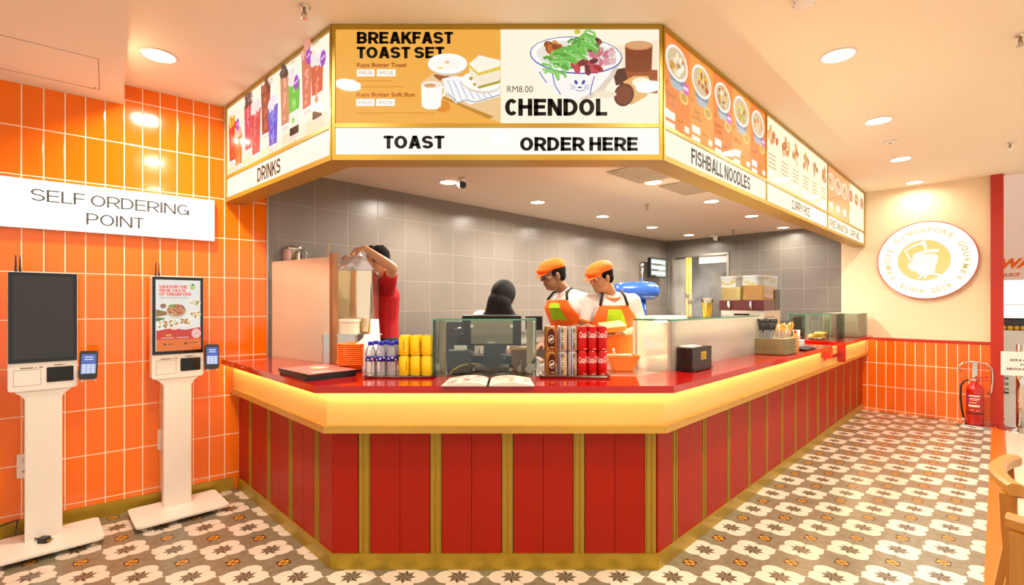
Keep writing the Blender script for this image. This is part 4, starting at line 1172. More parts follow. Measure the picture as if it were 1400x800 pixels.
# power cable and plug on the left kiosk's base
t = thing('power_plug', 'black power plug and cable lying on the base of the left kiosk', 'plug', (0, 0, 0))
cb = U(0.074, 4.03)
def kl1(x, y, z): return Matrix.Translation((cb.x, cb.y, 0)) @ Matrix.Rotation(R45, 4, 'Z') @ Vector((x, y, z))
b = B().m(M_BLACK); P = kl1(0.0, -0.06, 0.0445)
b.tube([P+Vector((-0.02, 0.0, 0.012)), P+Vector((-0.10, 0.03, 0.012)), P+Vector((-0.14, 0.10, 0.02)), kl1(-0.12, 0.02, 0.10), kl1(-0.11, 0.10, 0.16), kl1(-0.20, 0.17, 0.12), kl1(-0.5, 0.19, 0.08)], 0.0045, 8); obj('cable', b, t)
b = B().m(M_BLACK); b.rbox(P.x-0.025, P.x+0.025, P.y-0.02, P.y+0.02, P.z, P.z+0.03, 0.006); obj('plug_body', b, t, bevel=0.003)
b = B().m(M_BRASS)
for k in (-1, 0, 1): b.box(P.x+0.025, P.x+0.043, P.y+k*0.011-0.003, P.y+k*0.011+0.003, P.z+0.012, P.z+0.018)
obj('prongs', b, t)
for px, z, lb in ((37, 0.43, 'white wall socket low on the orange tiles behind the left kiosk'), (226, 0.47, 'white wall socket on the orange tiles behind the lit kiosk')):
    p = wallpt(px)
    t = thing('wall_socket', lb, 'socket', (p.x, p.y, z), OW_ANG, 'wall sockets')
    b = B().m(M_WHITEP); b.rbox(-0.045, 0.045, -0.010, -0.0005, -0.075, 0.075, 0.008, axis='y'); obj('face_plate', b, t)
    b = B().m(mat('socket_switch', 'd8ccbc', 0.4)); b.box(-0.02, 0.02, -0.014, -0.010, 0.02, 0.05); obj('switch', b, t)
    b = B().m(M_DARK); b.box(-0.004, 0.004, -0.0108, -0.010, -0.015, 0.0); b.box(-0.018, -0.008, -0.0108, -0.010, -0.04, -0.032); b.box(0.008, 0.018, -0.0108, -0.010, -0.04, -0.032); obj('socket_holes', b, t)
# ------------------------------------------------------------------ things on the worktop
TZ = TOPZ+0.0006
def tray(name, label, cx, cy, sx, sy, h, mt, z=TZ, rz=0.0, group=None):
    t = B().m(mt)
    o = rrect(-sx/2, sx/2, -sy/2, sy/2, 0.02, 4); i = rrect(-sx/2+0.008, sx/2-0.008, -sy/2+0.008, sy/2-0.008, 0.014, 4)
    lip = rrect(-sx/2-0.006, sx/2+0.006, -sy/2-0.006, sy/2+0.006, 0.024, 4)
    f = lambda P, z_: [(p[0], p[1], z_) for p in P]
    b = t
    b.loft([f(i, 0.0), f(o, 0.003), f(lip, h), f(lip, h+0.002), f(o, h), f(i, 0.005)], smooth=False)
    r = obj(name, b, None, None, (cx, cy, z), (0, 0, rz))
    return tag(r, label, 'tray', group)
tray('drinks_tray', 'dark tray under the water bottles and yellow cans', -0.655, 2.872, 0.405, 0.165, 0.012, mat('dark_steel_tray', '8a8478', 0.25, 0.9))
tray('drinks_tray', 'dark metal tray under the red, brown and striped cans', 0.365, 2.872, 0.40, 0.165, 0.014, mat('dark_steel_tray', '8a8478', 0.25, 0.9))
BZ = TZ+0.0056
# water bottles
M_PET = glass_mat('clear_water_bottle', 'fcfeff', 0.2, 'ffffff', 0.02, 1.0, 1.33)
def bottle(x, y, label, ang):
    t = thing('water_bottle', label, 'bottle', (x, y, BZ), ang, 'water bottles on the tray')
    r = 0.0305
    pr = [(0.010, 0.006), (0.022, 0.0), (r-0.002, 0.004)]
    z = 0.008
    while z < 0.082: pr += [(r, z), (r-0.0022, z+0.005)]; z += 0.010
    pr += [(r, 0.088), (r, 0.118), (r-0.002, 0.124), (r, 0.132), (r-0.003, 0.146), (0.022, 0.164), (0.0145, 0.178), (0.013, 0.186)]
    b = B().m(M_PET); b.lathe(pr, n=20); obj('bottle_body', b, t)
    b = B().m(flat('2c2c84', 0.3)); b.lathe([(r+0.0006, 0.088), (r+0.0006, 0.1185)], n=24)
    lb = obj('label_band', b, t)
    b = B().m(flat('e8e8f4', 0.3))
    for k in range(9):
        a0 = k*0.7; 
        w = 0.16
        b.loft([[((r+0.0012)*math.cos(a0+s*w), (r+0.0012)*math.sin(a0+s*w), 0.094+0.006*(k % 3)) for s in (-1, 0, 1)], [((r+0.0012)*math.cos(a0+s*w), (r+0.0012)*math.sin(a0+s*w), 0.102+0.006*(k % 3)) for s in (-1, 0, 1)]], caps=False, closed=False)
    b.m(flat('e86038', 0.3)); a0 = -1.2
    b.loft([[((r+0.0014)*math.cos(a0+s*0.2), (r+0.0014)*math.sin(a0+s*0.2), 0.092) for s in (-1, 0, 1)], [((r+0.0014)*math.cos(a0+s*0.2), (r+0.0014)*math.sin(a0+s*0.2), 0.106) for s in (-1, 0, 1)]], caps=False, closed=False)
    obj('label_print', b, lb)
    b = B().m(mat('blue_cap', '1c2cc8', 0.35)); b.lathe([(0.0150, 0.184), (0.0150, 0.200), (0.013, 0.202), (0, 0.202)], n=20); b.lathe([(0.0155, 0.180), (0.0155, 0.183)], n=20); obj('cap', b, t)
    return t
bt = None
pos = ['leftmost', 'middle', 'rightmost']
for row, y in enumerate((2.838, 2.905)):
    for i, x in enumerate((-0.826, -0.765, -0.704)):
        x += row*0.012
        lb = 'clear water bottle with blue cap, %s of the three in the %s' % (pos[i], 'front row' if row == 0 else 'row behind')
        if bt is None: bt = bottle(x, y, lb, 0.3)
        else: dup(bt, lb, (x, y, BZ), 0.3+1.7*i+row)
# cans
def can_mesh(nm, t, r, H, paint, top='d8d4cc'):
    b = B().m(paint); b.lathe([(r*0.78, 0.0), (r*0.86, 0.002), (r, 0.010), (r, H-0.012), (r*0.88, H-0.002), (r*0.86, H)], n=24); body = obj('can_body', b, t)
    b = B().m(M_STEELM); b.lathe([(r*0.87, H-0.001), (r*0.87, H+0.001), (r*0.80, H+0.001), (r*0.78, H-0.002), (0, H-0.002)], n=24); obj('can_lid', b, t)
    b = B().m(M_CHROME); b.rbox(-0.006, 0.006, -0.010, 0.010, H-0.0018, H+0.0004, 0.004); obj('pull_tab', b, t)
    return body
def wrap(b, pts, r, z0, ang, col=None):
    """bend flat shape (s along the girth, z up) around a can, facing -y at ang 0"""
    if col is not None: b.m(col)
    vs = []
    for s, z in pts:
        a = -PI/2+ang+s/r
        vs.append(b._v((r*math.cos(a), r*math.sin(a), z0+z)))
    f = b._f(vs, False)
    return f
def wrap_text(b, txt, r, z, ang, w, h, material, bold=0.0, shear=0.0, rot=0.0):
    V, F = text_mesh(txt, bold, shear, 1.0)
    x0 = min(v[0] for v in V); x1 = max(v[0] for v in V); y0 = min(v[1] for v in V); y1 = max(v[1] for v in V)
    b.m(material); vs = []
    for v in V:
        s = (v[0]-(x0+x1)/2)*w/(x1-x0); q = (v[1]-(y0+y1)/2)*h/(y1-y0)
        s, q = s*math.cos(rot)-q*math.sin(rot), s*math.sin(rot)+q*math.cos(rot)
        a = -PI/2+ang+s/r
        vs.append(b._v((r*math.cos(a), r*math.sin(a), z+q)))
    for f in F: b._f([vs[i] for i in f], True)
def rect(s0, s1, z0, z1, n=4): return [(s0+(s1-s0)*i/n, z0) for i in range(n+1)]+[(s1-(s1-s0)*i/n, z1) for i in range(n+1)]
def bandfaces(b, r, s0, s1, z0, z1, ang, n=6):
    rr_ = []
    for z in (z0, z1): rr_.append([(r*math.cos(-PI/2+ang+(s0+(s1-s0)*i/n)/r), r*math.sin(-PI/2+ang+(s0+(s1-s0)*i/n)/r), z) for i in range(n+1)])
    b.loft(rr_, caps=False, closed=False, smooth=True)
GC = 'drink cans stacked on the two trays'
tier = ['lower', 'upper']
# yellow cans
def yellow_can(label, loc, ang):
    t = thing('drink_can', label, 'drink can', loc, ang, 'yellow cans on the left tray')
    r, H = 0.0315, 0.118
    bd = can_mesh('y', t, r, H, mat('yellow_can_paint', 'f4d010', 0.28, 0.2))
    b = B().m(flat('e8a818', 0.3)); bandfaces(b, r+0.0006, -0.02, 0.02, 0.018, 0.030, 0); b.m(flat('f0d030', 0.3)); bandfaces(b, r+0.0005, -0.05, 0.05, 0.098, 0.104, 0)
    wrap_text(b, '菊花', r+0.0008, 0.06, 0.5, 0.012, 0.03, flat('b06810', 0.3)) if False else None
    b.m(flat('c0580c', 0.3)); bandfaces(b, r+0.0008, 0.010, 0.015, 0.035, 0.088, 0, 2)
    obj('can_print', b, bd)
    return t
yc = None
for row, y in enumerate((2.838, 2.904)):
    for i, x in enumerate((-0.629, -0.564, -0.499)):
        for k in range(2):
            lb = 'yellow drink can, %s tier, %s of three in the %s row' % (tier[k], pos[i], 'front' if row == 0 else 'back')
            z = BZ+k*0.1195
            if yc is None: yc = yellow_can(lb, (x, y, z), 0.2)
            else: dup(yc, lb, (x, y, z), 0.2+0.9*i-0.5*k)
SLZ = 0.1455
def cola(label, loc, ang):
    t = thing('drink_can', label, 'drink can', loc, ang, 'red cans on the right tray')
    r, H = 0.0285, 0.144
    bd = can_mesh('c', t, r, H, mat('red_can_paint', 'c80c08', 0.25, 0.35))
    b = B(); wrap_text(b, 'Coca-Cola', r+0.0007, 0.100, 0.25, 0.078, 0.034, flat('fff4ec', 0.3), 0.0, 0.35, 0.12)
    b.m(flat('fff4ec', 0.3)); bandfaces(b, r+0.0006, -0.012, 0.022, 0.080, 0.0815, 0.2); bandfaces(b, r+0.0006, -0.006, 0.016, 0.014, 0.016, 0.1); 
    obj('can_lettering', b, bd)
    return t
def root_beer(label, loc, ang):
    t = thing('drink_can', label, 'drink can', loc, ang, 'brown cans on the right tray')
    r, H = 0.031, 0.144
    bd = can_mesh('r', t, r, H, mat('tan_can_paint', 'b07838', 0.25, 0.5))
    b = B().m(flat('4a1c0c', 0.3))
    for i in range(12):
        z0 = 0.012+i*0.010; z1 = z0+0.010
        f = lambda z: 0.026*math.sqrt(max(0.0, 1-((z-0.072)/0.062)**2))
        w0, w1 = f(z0), f(z1); n = 6
        b.loft([[((r+0.0006)*math.cos(-PI/2+(-w+2*w*q/n)/r), (r+0.0006)*math.sin(-PI/2+(-w+2*w*q/n)/r), z) for q in range(n+1)] for w, z in ((w0, z0), (w1, z1))], caps=False, closed=False, smooth=True)
    for k in range(24):
        a0 = 2*PI*k/24; a1 = 2*PI*(k+1)/24
        P = [(0.019*math.cos(a0), 0.023*math.sin(a0)), (0.019*math.cos(a1), 0.023*math.sin(a1)), (0.0165*math.cos(a1), 0.0205*math.sin(a1)), (0.0165*math.cos(a0), 0.0205*math.sin(a0))]
        wrap(b, P, r+0.0009, 0.072, 0.0, flat('f4e0c0', 0.3))
    wrap_text(b, 'A&W', r+0.0010, 0.072, 0.0, 0.029, 0.016, flat('f8e8d0', 0.3), 0.04, 0.3, 0.45)
    b.m(flat('d8b878', 0.3)); bandfaces(b, r+0.0009, -0.010, 0.012, 0.022, 0.026, 0.1)
    obj('can_lettering', b, bd)
    return t
def sport(label, loc, ang):
    t = thing('drink_can', label, 'drink can', loc, ang, 'striped cans on the right tray')
    r, H = 0.0275, 0.144
    bd = can_mesh('s', t, r, H, mat('silver_can_paint', 'b8b4ac', 0.3, 0.5))
    b = B()
    for s0, s1, c in ((-0.024, -0.019, '3c2878'), (-0.010, -0.003, '3c1c58'), (-0.003, 0.004, '90a028'), (0.006, 0.012, 'd87820'), (0.016, 0.024, 'e8d0b0')):
        b.m(flat(c, 0.3)); bandfaces(b, r+0.0005, s0, s1, 0.012, 0.132, 0.0, 3)
    for z in (0.098, 0.078):
        for k in range(16):
            a0 = 2*PI*k/16; a1 = 2*PI*(k+1)/16
            P = [(0.0105*math.cos(a0), 0.0105*math.sin(a0)), (0.0105*math.cos(a1), 0.0105*math.sin(a1)), (0.008*math.cos(a1), 0.008*math.sin(a1)), (0.008*math.cos(a0), 0.008*math.sin(a0))]
            wrap(b, P, r+0.0009, z, 0.0, flat('f8f0e8', 0.3))
    wrap(b, rect(-0.010, 0.010, 0.056, 0.060), r+0.0009, 0.0, 0.0, flat('f8f0e8', 0.3))
    wrap_text(b, 'PLUS', r+0.0010, 0.045, 0.0, 0.014, 0.006, flat('f8f0e8', 0.3))
    obj('can_lettering', b, bd)
    return t
protos = {}
for row, y in enumerate((2.838, 2.902)):
    rw = 'front' if row == 0 else 'back'
    for k in range(2):
        z = BZ+k*SLZ
        for kind, xs, fn, word in (('c', (0.411, 0.4685, 0.526), cola, 'red cola can'), ('r', (0.224,), root_beer, 'brown root beer can'), ('s', (0.2945, 0.3515), sport, 'silver striped can')):
            for i, x in enumerate(xs):
                n = {'c': pos, 'r': ['alone'], 's': ['left one', 'right one']}[kind][i]
                if kind == 'r': lb = '%s at left end of the tray, %s tier, %s row' % (word, tier[k], rw)
                elif kind == 's': lb = '%s, %s of pair, %s tier, %s row' % (word, n, tier[k], rw)
                else: lb = '%s, %s of three, %s tier, %s row' % (word, n, tier[k], rw)
                ang = {'c': (0.15, -0.1, -0.25)[i]+0.2*k, 'r': 0.25-0.15*k, 's': (0.05, 0.5)[i % 2]}[kind]
                if kind not in protos: protos[kind] = fn(lb, (x, y, z), ang)
                else: dup(protos[kind], lb, (x, y, z), ang)

# menus on the left
M_MENU = flat('e89088', 0.35)
c = U(1.24, 2.90)
for k in range(3):
    t = thing('menu_board', ['lowest black-edged menu board of the stack on the left worktop', 'middle black-edged menu board of the stack on the left worktop', 'top menu board of the stack on the left worktop, pink cover showing'][k], 'menu', (c.x+0.004*k, c.y-0.006*k, TZ+k*0.0122), R45-0.03+0.04*k, 'menu boards on the left worktop')
    b = B().m(M_BLACK); b.rbox(-0.15, 0.15, -0.205, 0.205, 0, 0.012, 0.006); obj('board', b, t)
    if k == 2:
        b = B().m(flat('e07c74', 0.3)); b.box(-0.142, 0.142, -0.197, 0.197, 0.0118, 0.0128)
        b.m(flat('f4c890', 0.3)); b.prism(ell(0.03, 0.05, 0.05, 0.07, 14), 0.0126, 0.0131); b.m(flat('f8e8d8', 0.3)); b.prism(ell(0.04, 0.06, 0.03, 0.04, 12), 0.0130, 0.0134)
        b.m(flat('f8d0c8', 0.3)); b.box(-0.10, -0.02, -0.12, -0.10, 0.0126, 0.0131); b.box(-0.10, 0.02, -0.15, -0.13, 0.0126, 0.0131)
        obj('cover_print', b, t)
# open menu book in front of the glass
t = thing('open_menu', 'open menu book with pale printed pages lying at the front edge of the worktop', 'menu', (-0.125, 2.645, TZ))
for s, nm in ((-1, 'a'), (1, 'b')):
    b = B().m(flat('eadccb', 0.35)); n = 10
    rows = []
    for j in (0, 1):
        y = (-0.135, 0.125)[j]; skew = 0.012 if j == 0 else 0.0
        top = [(s*(0.004+0.225*i/n+skew*i/n), y, 0.004+0.022*math.sin(PI*min(1, i/n*1.0))**0.8*(1-0.45*i/n)) for i in range(n+1)]
        rows.append(top)
    bot = [[(p[0], p[1], 0.0008) for p in q] for q in rows]
    rings = [rows[0]+bot[0][::-1], rows[1]+bot[1][::-1]]
    b.loft(rings, smooth=False); pg = obj('page', b, t)
    b = B(); rr = random.Random(11+s)
    def on(i, y): 
        q = i/n; return (s*(0.004+0.225*q+0.012*q*(0.5-(y/0.26))), y, 0.0048+0.022*math.sin(PI*q)**0.8*(1-0.45*q))
    for k in range(26):
        i = rr.uniform(1.0, 8.2); w = rr.uniform(0.6, 1.4); y = rr.uniform(-0.12, 0.09); hh = rr.uniform(0.008, 0.03)
        b.m(flat(rr.choice(['a87878', 'b890a0', '7c6878', 'c8a890', 'd8b8b0', '8c5860'] if s < 0 else ['d8b8a0', 'c89880', 'e0c8b8', 'a88878', 'c8a8a0']), 0.35))
        vs = [b._v(on(i, y)), b._v(on(min(i+w, n), y)), b._v(on(min(i+w, n), y+hh)), b._v(on(i, y+hh))]; b._f(vs, False)
    obj('page_print', b, pg)
b = B().m(M_BLACK); b.box(-0.24, 0.24, -0.14, 0.13, 0.0, 0.0008); b.box(-0.006, 0.006, -0.137, 0.128, 0.0008, 0.008); obj('cover', b, t)

# stack of orange bowls with napkins, cups
def bowl_prof(r, h): return [(r*0.45, 0.0), (r*0.55, 0.002), (r*0.82, h*0.5), (r, h), (r*1.03, h+0.001), (r*1.03, h+0.006), (r*0.97, h+0.006), (r*0.78, h*0.5), (r*0.5, 0.008), (0.0, 0.008)]
bw = None
BX, BY = -1.015, 3.10
for k in range(11):
    loc = (BX, BY, TZ+0.0003+k*0.0125); lb = 'orange plastic bowl, %s from the bottom of the stack beside the steel panel' % (ORD+['topmost'])[k] if k < 10 else 'topmost orange plastic bowl of the stack beside the steel panel, holding white napkins'
    if bw is None:
        b = B().m(M_ORANGE); b.lathe(bowl_prof(0.094, 0.045), n=32); bw = obj('bowl', b, None, None, loc); tag(bw, lb, 'bowl', 'stacked orange bowls beside the steel panel')
    else: dup(bw, lb, loc)
t = B().m(mat('tissue', 'fbf4ea', 0.8)); rr = random.Random(2)
zt = TZ+10*0.0125+0.0095
for k in range(5):
    x, y = rr.uniform(-0.02, 0.03), rr.uniform(-0.02, 0.02); h = rr.uniform(0.03, 0.05) if k else 0.085
    n = 9; base = [(x+0.045*math.cos(2*PI*i/n)*rr.uniform(0.7, 1.1), y+0.045*math.sin(2*PI*i/n)*rr.uniform(0.7, 1.1), 0.0) for i in range(n)]
    mid = [(x+(p[0]-x)*0.8+0.01, p[1]*0.7, h*rr.uniform(0.3, 0.6)) for p in base]; top = [(x+0.02+(p[0]-x)*0.15, y+(p[1]-y)*0.15, h*rr.uniform(0.85, 1.0)) for p in base]
    t.loft([base, mid, top], smooth=False)
tag(obj('napkins', t, None, None, (BX+0.025, BY, zt)), 'crumpled white napkins standing in the topmost orange bowl', 'napkins')
M_CUP = mat('white_plastic_cup', 'f3ece4', 0.35, trans=0.0, var=0.02)
def cup_stack(x, y, n, r, H, name_lab, step=0.012):
    c0 = None
    for k in range(n):
        loc = (x, y, TZ+0.0003+k*step); lb = name_lab % ((ORD+['eleventh', 'twelfth', 'thirteenth', 'fourteenth', 'fifteenth'])[k])
        if c0 is None:
            b = B().m(M_CUP); b.lathe([(r*1.04, 0.0), (r*1.04, 0.004), (r, 0.006), (r*0.72, H), (r*0.66, H+0.001), (0.0, H+0.001)], n=24)
            c0 = obj('paper_cup', b, None, None, loc); tag(c0, lb, 'cup', 'white cups in the stacks behind the water bottles')
        else: dup(c0, lb, loc)
cup_stack(-0.905, 3.09, 12, 0.050, 0.10, 'white cup of the wide upturned stack behind the water bottles, %s from below')
cup_stack(-0.905, 3.20, 15, 0.036, 0.15, 'white cup of the tall narrow upturned stack behind the water bottles, %s from below', 0.0125)

# glass guard with the till behind it
def pane(b, P, M=None): b.box(*P, M=M)
t = thing('glass_guard', 'clear glass guard with green edges around the till at the front of the counter', 'glass guard', (-0.161, 2.858, TZ))
b = B().m(M_GLASS); b.box(-0.303, 0.303, 0.0, 0.008, 0, 0.33); obj('front_pane', b, t)
for s in (-1, 1):
    b = B().m(M_GLASS); x = s*0.299; b.box(min(x, x-s*0.0)-0.004, x+0.004, 0.008, 0.30, 0, 0.33); obj('side_pane', b, t)
b = B().m(M_GLASS); b.box(-0.303, 0.303, 0.0, 0.20, 0.330, 0.338); tp_ = obj('top_pane', b, t)
b = B().m(M_GLASSEDGE); b.box(-0.304, 0.304, -0.001, 0.0, 0.3295, 0.3385); b.box(-0.304, -0.302, -0.001, 0.001, 0, 0.33); b.box(0.302, 0.304, -0.001, 0.001, 0, 0.33); obj('pane_edges', b, t)
for s in (-1, 1):
    b = B().m(mat('tan_steel_post', 'a89272', 0.35, 0.7)); x = s*0.272; b.box(x-0.020, x+0.020, 0.16, 0.19, 0, 0.3298); obj('post', b, t)

t = thing('till_screen', 'black till screen on a thick stand behind the glass guard, seen from its back', 'till', (-0.13, 3.15, TZ))
M = Matrix.Translation((0, 0, 0.255)) @ Matrix.Rotation(0.22, 4, 'X')
b = B().m(M_BLACK); b.rbox(-0.19, 0.19, -0.012, 0.02, -0.10, 0.10, 0.008, axis='y', M=M); hs = obj('housing', b, t)
b = B().m(mat('grey_back_cover', '8c8674', 0.4)); b.rbox(-0.135, 0.135, -0.022, -0.011, -0.085, 0.07, 0.008, axis='y', M=M); obj('back_cover', b, hs)
b = B().m(flat('e8e4dc')); 
for x in (-0.137, 0.118): b.box(x, x+0.019, -0.024, -0.0215, 0.025, 0.045, M)
b.box(-0.03, 0.02, -0.024, -0.0215, -0.078, -0.072, M); obj('stickers', b, hs)
b = B().m(M_BLACK); b.box(-0.055, 0.055, 0.0, 0.06, 0.02, 0.20); b.rbox(-0.11, 0.11, -0.08, 0.12, 0.0, 0.025, 0.02); obj('stand', b, t)
b = B().m(M_BLACK); b.box(-0.2, 0.2, 0.05, 0.30, 0.0, 0.012) if False else b.box(0.06, 0.09, 0.0, 0.05, 0.06, 0.075); obj('bracket', b, t)
t = thing('receipt_printer', 'black receipt printer left of the till stand behind the glass', 'printer', (-0.325, 3.05, TZ))
b = B().m(M_BLACK); b.rbox(-0.075, 0.075, -0.08, 0.08, 0.0, 0.125, 0.012, axis='y'); obj('printer_body', b, t, bevel=0.003)
b = B().m(mat('dark_grey_plastic', '3a3834', 0.4)); b.box(-0.068, 0.068, -0.07, 0.02, 0.1255, 0.140); obj('printer_lid', b, t)
b = B().m(flat('e8e0d4')); b.box(-0.04, 0.04, 0.021, 0.023, 0.125, 0.165); obj('paper', b, t)
t = thing('cash_drawer', 'low black cash drawer under the till screen', 'cash drawer', (-0.13, 3.34, TZ))
b = B().m(M_BLACK); b.rbox(-0.2, 0.2, -0.05, 0.12, 0, 0.075, 0.008, axis='y'); obj('drawer_case', b, t)
b = B().m(M_CHROME); b.cyl((0, -0.05, 0.04), (0, -0.054, 0.04), 0.012); obj('lock', b, t)
t = thing('brown_box', 'brown box beside the till screen behind the glass', 'box', (0.045, 3.12, TZ))
b = B().m(mat('brown_board', '6a3a20', 0.6, var=0.1)); b.loft([[(-0.040, -0.05, 0), (0.055, -0.05, 0), (0.055, 0.06, 0), (-0.040, 0.06, 0)], [(-0.055, -0.06, 0.135), (0.065, -0.06, 0.135), (0.065, 0.07, 0.135), (-0.055, 0.07, 0.135)]], smooth=False); obj('box_body', b, t)
b = B().m(mat('tan_board', 'a07848', 0.6)); b.box(-0.062, 0.070, -0.064, 0.074, 0.136, 0.150); obj('lid', b, t)
b = B().m(mat('yellow_cable', 'd8b820', 0.5)); b.tube([(-0.37, 2.885, TZ+0.006), (-0.355, 2.90, TZ+0.03), (-0.31, 2.93, TZ+0.055), (-0.25, 2.99, TZ+0.06), (-0.20, 3.04, TZ+0.05)], 0.004, 8)
tag(obj('yellow_cable', b), 'yellow cable curving up behind the glass guard', 'cable')
t = thing('card_reader', 'pale card reader leaning inside the right end of the glass guard', 'card reader', (0.085, 2.975, TZ), 0.3)
M = Matrix.Rotation(0.75, 4, 'Y'); b = B().m(M_WHITEP); b.rbox(-0.012, 0.012, -0.035, 0.035, 0.012, 0.125, 0.01, axis='x', M=M); obj('reader_body', b, t)
b = B().m(M_BLACK); b.box(-0.0135, -0.012, -0.025, 0.025, 0.07, 0.11, M); obj('display', b, t)
t = thing('pen_holder', 'small clear pen holder standing by the right post of the glass guard', 'pen holder', (0.045, 2.95, TZ))
b = B().m(M_PET); b.lathe([(0.014, 0), (0.016, 0.05)], n=14); obj('cup', b, t)
b = B().m(M_CHROME); b.cyl((0, 0, 0.004), (0.012, 0, 0.085), 0.003, n=8); obj('pen', b, t)

# black napkin dispenser near the right bend
pc2 = Vector((1.128, 3.035))
t = thing('napkin_dispenser', 'black napkin dispenser box with a small yellow label on the worktop by the glass case', 'dispenser', (pc2.x, pc2.y, TZ), R45)
b = B().m(mat('black_satin', '1a120c', 0.25)); b.rbox(0, 0.285, 0.0, 0.105, 0.012, 0.150, 0.008, axis='y'); obj('case', b, t, bevel=0.002)
b = B().m(M_BLACK); b.box(-0.004, 0.289, -0.01, 0.107, 0.006, 0.014)
for x in (0.01, 0.25): b.box(x, x+0.02, -0.005, 0.02, 0.0, 0.008); b.box(x, x+0.02, 0.085, 0.105, 0.0, 0.008)
obj('base', b, t)
b = B().m(flat('c8a838', 0.4)); b.box(0.125, 0.200, -0.0012, 0.0, 0.068, 0.118); lb_ = obj('yellow_label', b, t)
b = B().m(flat('5a4818', 0.4))
for k in range(4): b.box(0.132, 0.190-0.01*(k % 2), -0.0018, -0.0012, 0.076+k*0.010, 0.080+k*0.010)
obj('label_print', b, lb_)
b = B().m(mat('tissue', 'fbf4ea', 0.8))
b.box(0.03, 0.2, 0.03, 0.10, 0.1505, 0.158, Matrix.Rotation(0.02, 4, 'Y')); obj('napkins', b, t)

# trays, cutlery and condiments on the long wing
M_TRAY = mat('tan_tray', 'b8ae84', 0.5, var=0.12, vscale=5)
p0 = U(4.38, 1.225)
tr = None
for k in range(11):
    loc = (p0.x, p0.y, TZ+k*0.0125)
    lb = ('%s tan tray from the bottom of the tall stack on the long worktop' % (ORD+['eleventh'])[k]) if k < 10 else 'topmost tan tray of the stack on the long worktop, under the cutlery'
    if tr is None:
        b = B().m(M_TRAY); W, D = 0.36, 0.30
        o = rrect(0, W, 0, D, 0.03, 4); i = rrect(0.02, W-0.02, 0.02, D-0.02, 0.02, 4); m_ = rrect(0.012, W-0.012, 0.012, D-0.012, 0.024, 4)
        f = lambda P, z: [(p[0], p[1], z) for p in P]
        b.loft([f(i, 0.0), f(m_, 0.002), f(o, 0.0095), f(o, 0.0118), f(m_, 0.011), f(i, 0.004)], smooth=False)
        tr = obj('serving_tray', b, None, None, loc, (0, 0, R45)); tag(tr, lb, 'tray', 'tan trays stacked on the long worktop')
    else: dup(tr, lb, loc)
ZT = TZ+10*0.0125+0.0046
def wing(u, v, z): q = U(u, v, z); return (q.x, q.y, q.z)
# black chopsticks in a holder
t = thing('cutlery_holder', 'clear holder packed with black cutlery standing on the tray stack', 'cutlery holder', wing(4.50, 1.40, ZT), R45)
b = B().m(M_PET); b.rbox(-0.07, 0.07, -0.05, 0.05, 0, 0.075, 0.01); obj('holder', b, t)
b = B().m(M_BLACK); rr = random.Random(3)
for k in range(38):
    x, y = rr.uniform(-0.055, 0.055), rr.uniform(-0.035, 0.035); dx, dy = x*0.6+rr.uniform(-0.015, 0.015), y*0.8
    b.cyl((x, y, 0.004), (x+dx, y+dy, 0.125+rr.uniform(0, 0.03)), 0.006, 0.007, 6)
    b.ball((x+dx, y+dy, 0.14+rr.uniform(0, 0.02)), (0.010, 0.010, 0.014), nu=8, nv=6)
plab(obj('black_cutlery', b, t), 'bunch of black cutlery')
t = thing('spoon_holder', 'holder of orange and pale spoons on the tray stack beside the black cutlery', 'cutlery holder', wing(4.66, 1.32, ZT), R45)
b = B().m(M_PET); b.rbox(-0.06, 0.06, -0.05, 0.05, 0, 0.07, 0.01); obj('holder', b, t)
b = B()
for k in range(26):
    b.m(mat('amber_plastic', 'e8a030', 0.3) if k % 3 else mat('pale_plastic', 'f4e0c8', 0.35)); x, y = rr.uniform(-0.048, 0.048), rr.uniform(-0.038, 0.038); dx, dy = x*0.7, y*0.7; h = rr.uniform(0.08, 0.12)
    b.cyl((x, y, 0.004), (x+dx, y+dy, h), 0.003, 0.004, 6); b.ball((x+dx, y+dy, h+0.012), (0.011, 0.006, 0.015), nu=8, nv=6)
plab(obj('spoons', b, t), 'amber and pale plastic spoons')
t = thing('sauce_caddy', 'tall amber sauce bottle standing beside the tray stack', 'bottle', wing(4.82, 1.27, TZ), R45)
b = B().m(mat('amber_bottle', 'd8842c', 0.2)); b.lathe([(0.028, 0), (0.03, 0.004), (0.03, 0.12), (0.018, 0.15), (0.012, 0.17)], n=18); obj('bottle_body', b, t)
b = B().m(mat('red_cap', 'c02818', 0.4)); b.lathe([(0.014, 0.168), (0.006, 0.20), (0.0, 0.20)], n=14); obj('cap', b, t)
tray('black_tray', 'black flat tray under the white bowls at the end of the long worktop', *wing(5.18, 1.33, 0)[:2], 0.36, 0.2, 0.010, M_BLACK, TZ, R45)
wb = None
for k in range(4):
    loc = wing(5.10, 1.33, TZ+0.0058+k*0.016); lb = '%s white bowl from the bottom of the small stack on the black tray' % ORD[k]
    if wb is None:
        b = B().m(M_WHITEP); b.lathe(bowl_prof(0.062, 0.030), n=24); wb = obj('bowl', b, None, None, loc); tag(wb, lb, 'bowl', 'white bowls at the end of the long worktop')
    else: dup(wb, lb, loc)
t = thing('straw_cup', 'clear cup of pale straws beside the white bowls', 'cup', wing(5.36, 1.40, TZ), 0)
b = B().m(M_PET); b.lathe([(0.03, 0), (0.038, 0.11)], n=18); obj('cup', b, t)
b = B().m(mat('pale_plastic', 'f4e0c8', 0.35))
for k in range(9): a_ = k*0.7; b.cyl((0.012*math.cos(a_), 0.012*math.sin(a_), 0.004), (0.03*math.cos(a_), 0.03*math.sin(a_), 0.17), 0.003, n=6)
obj('straws', b, t)

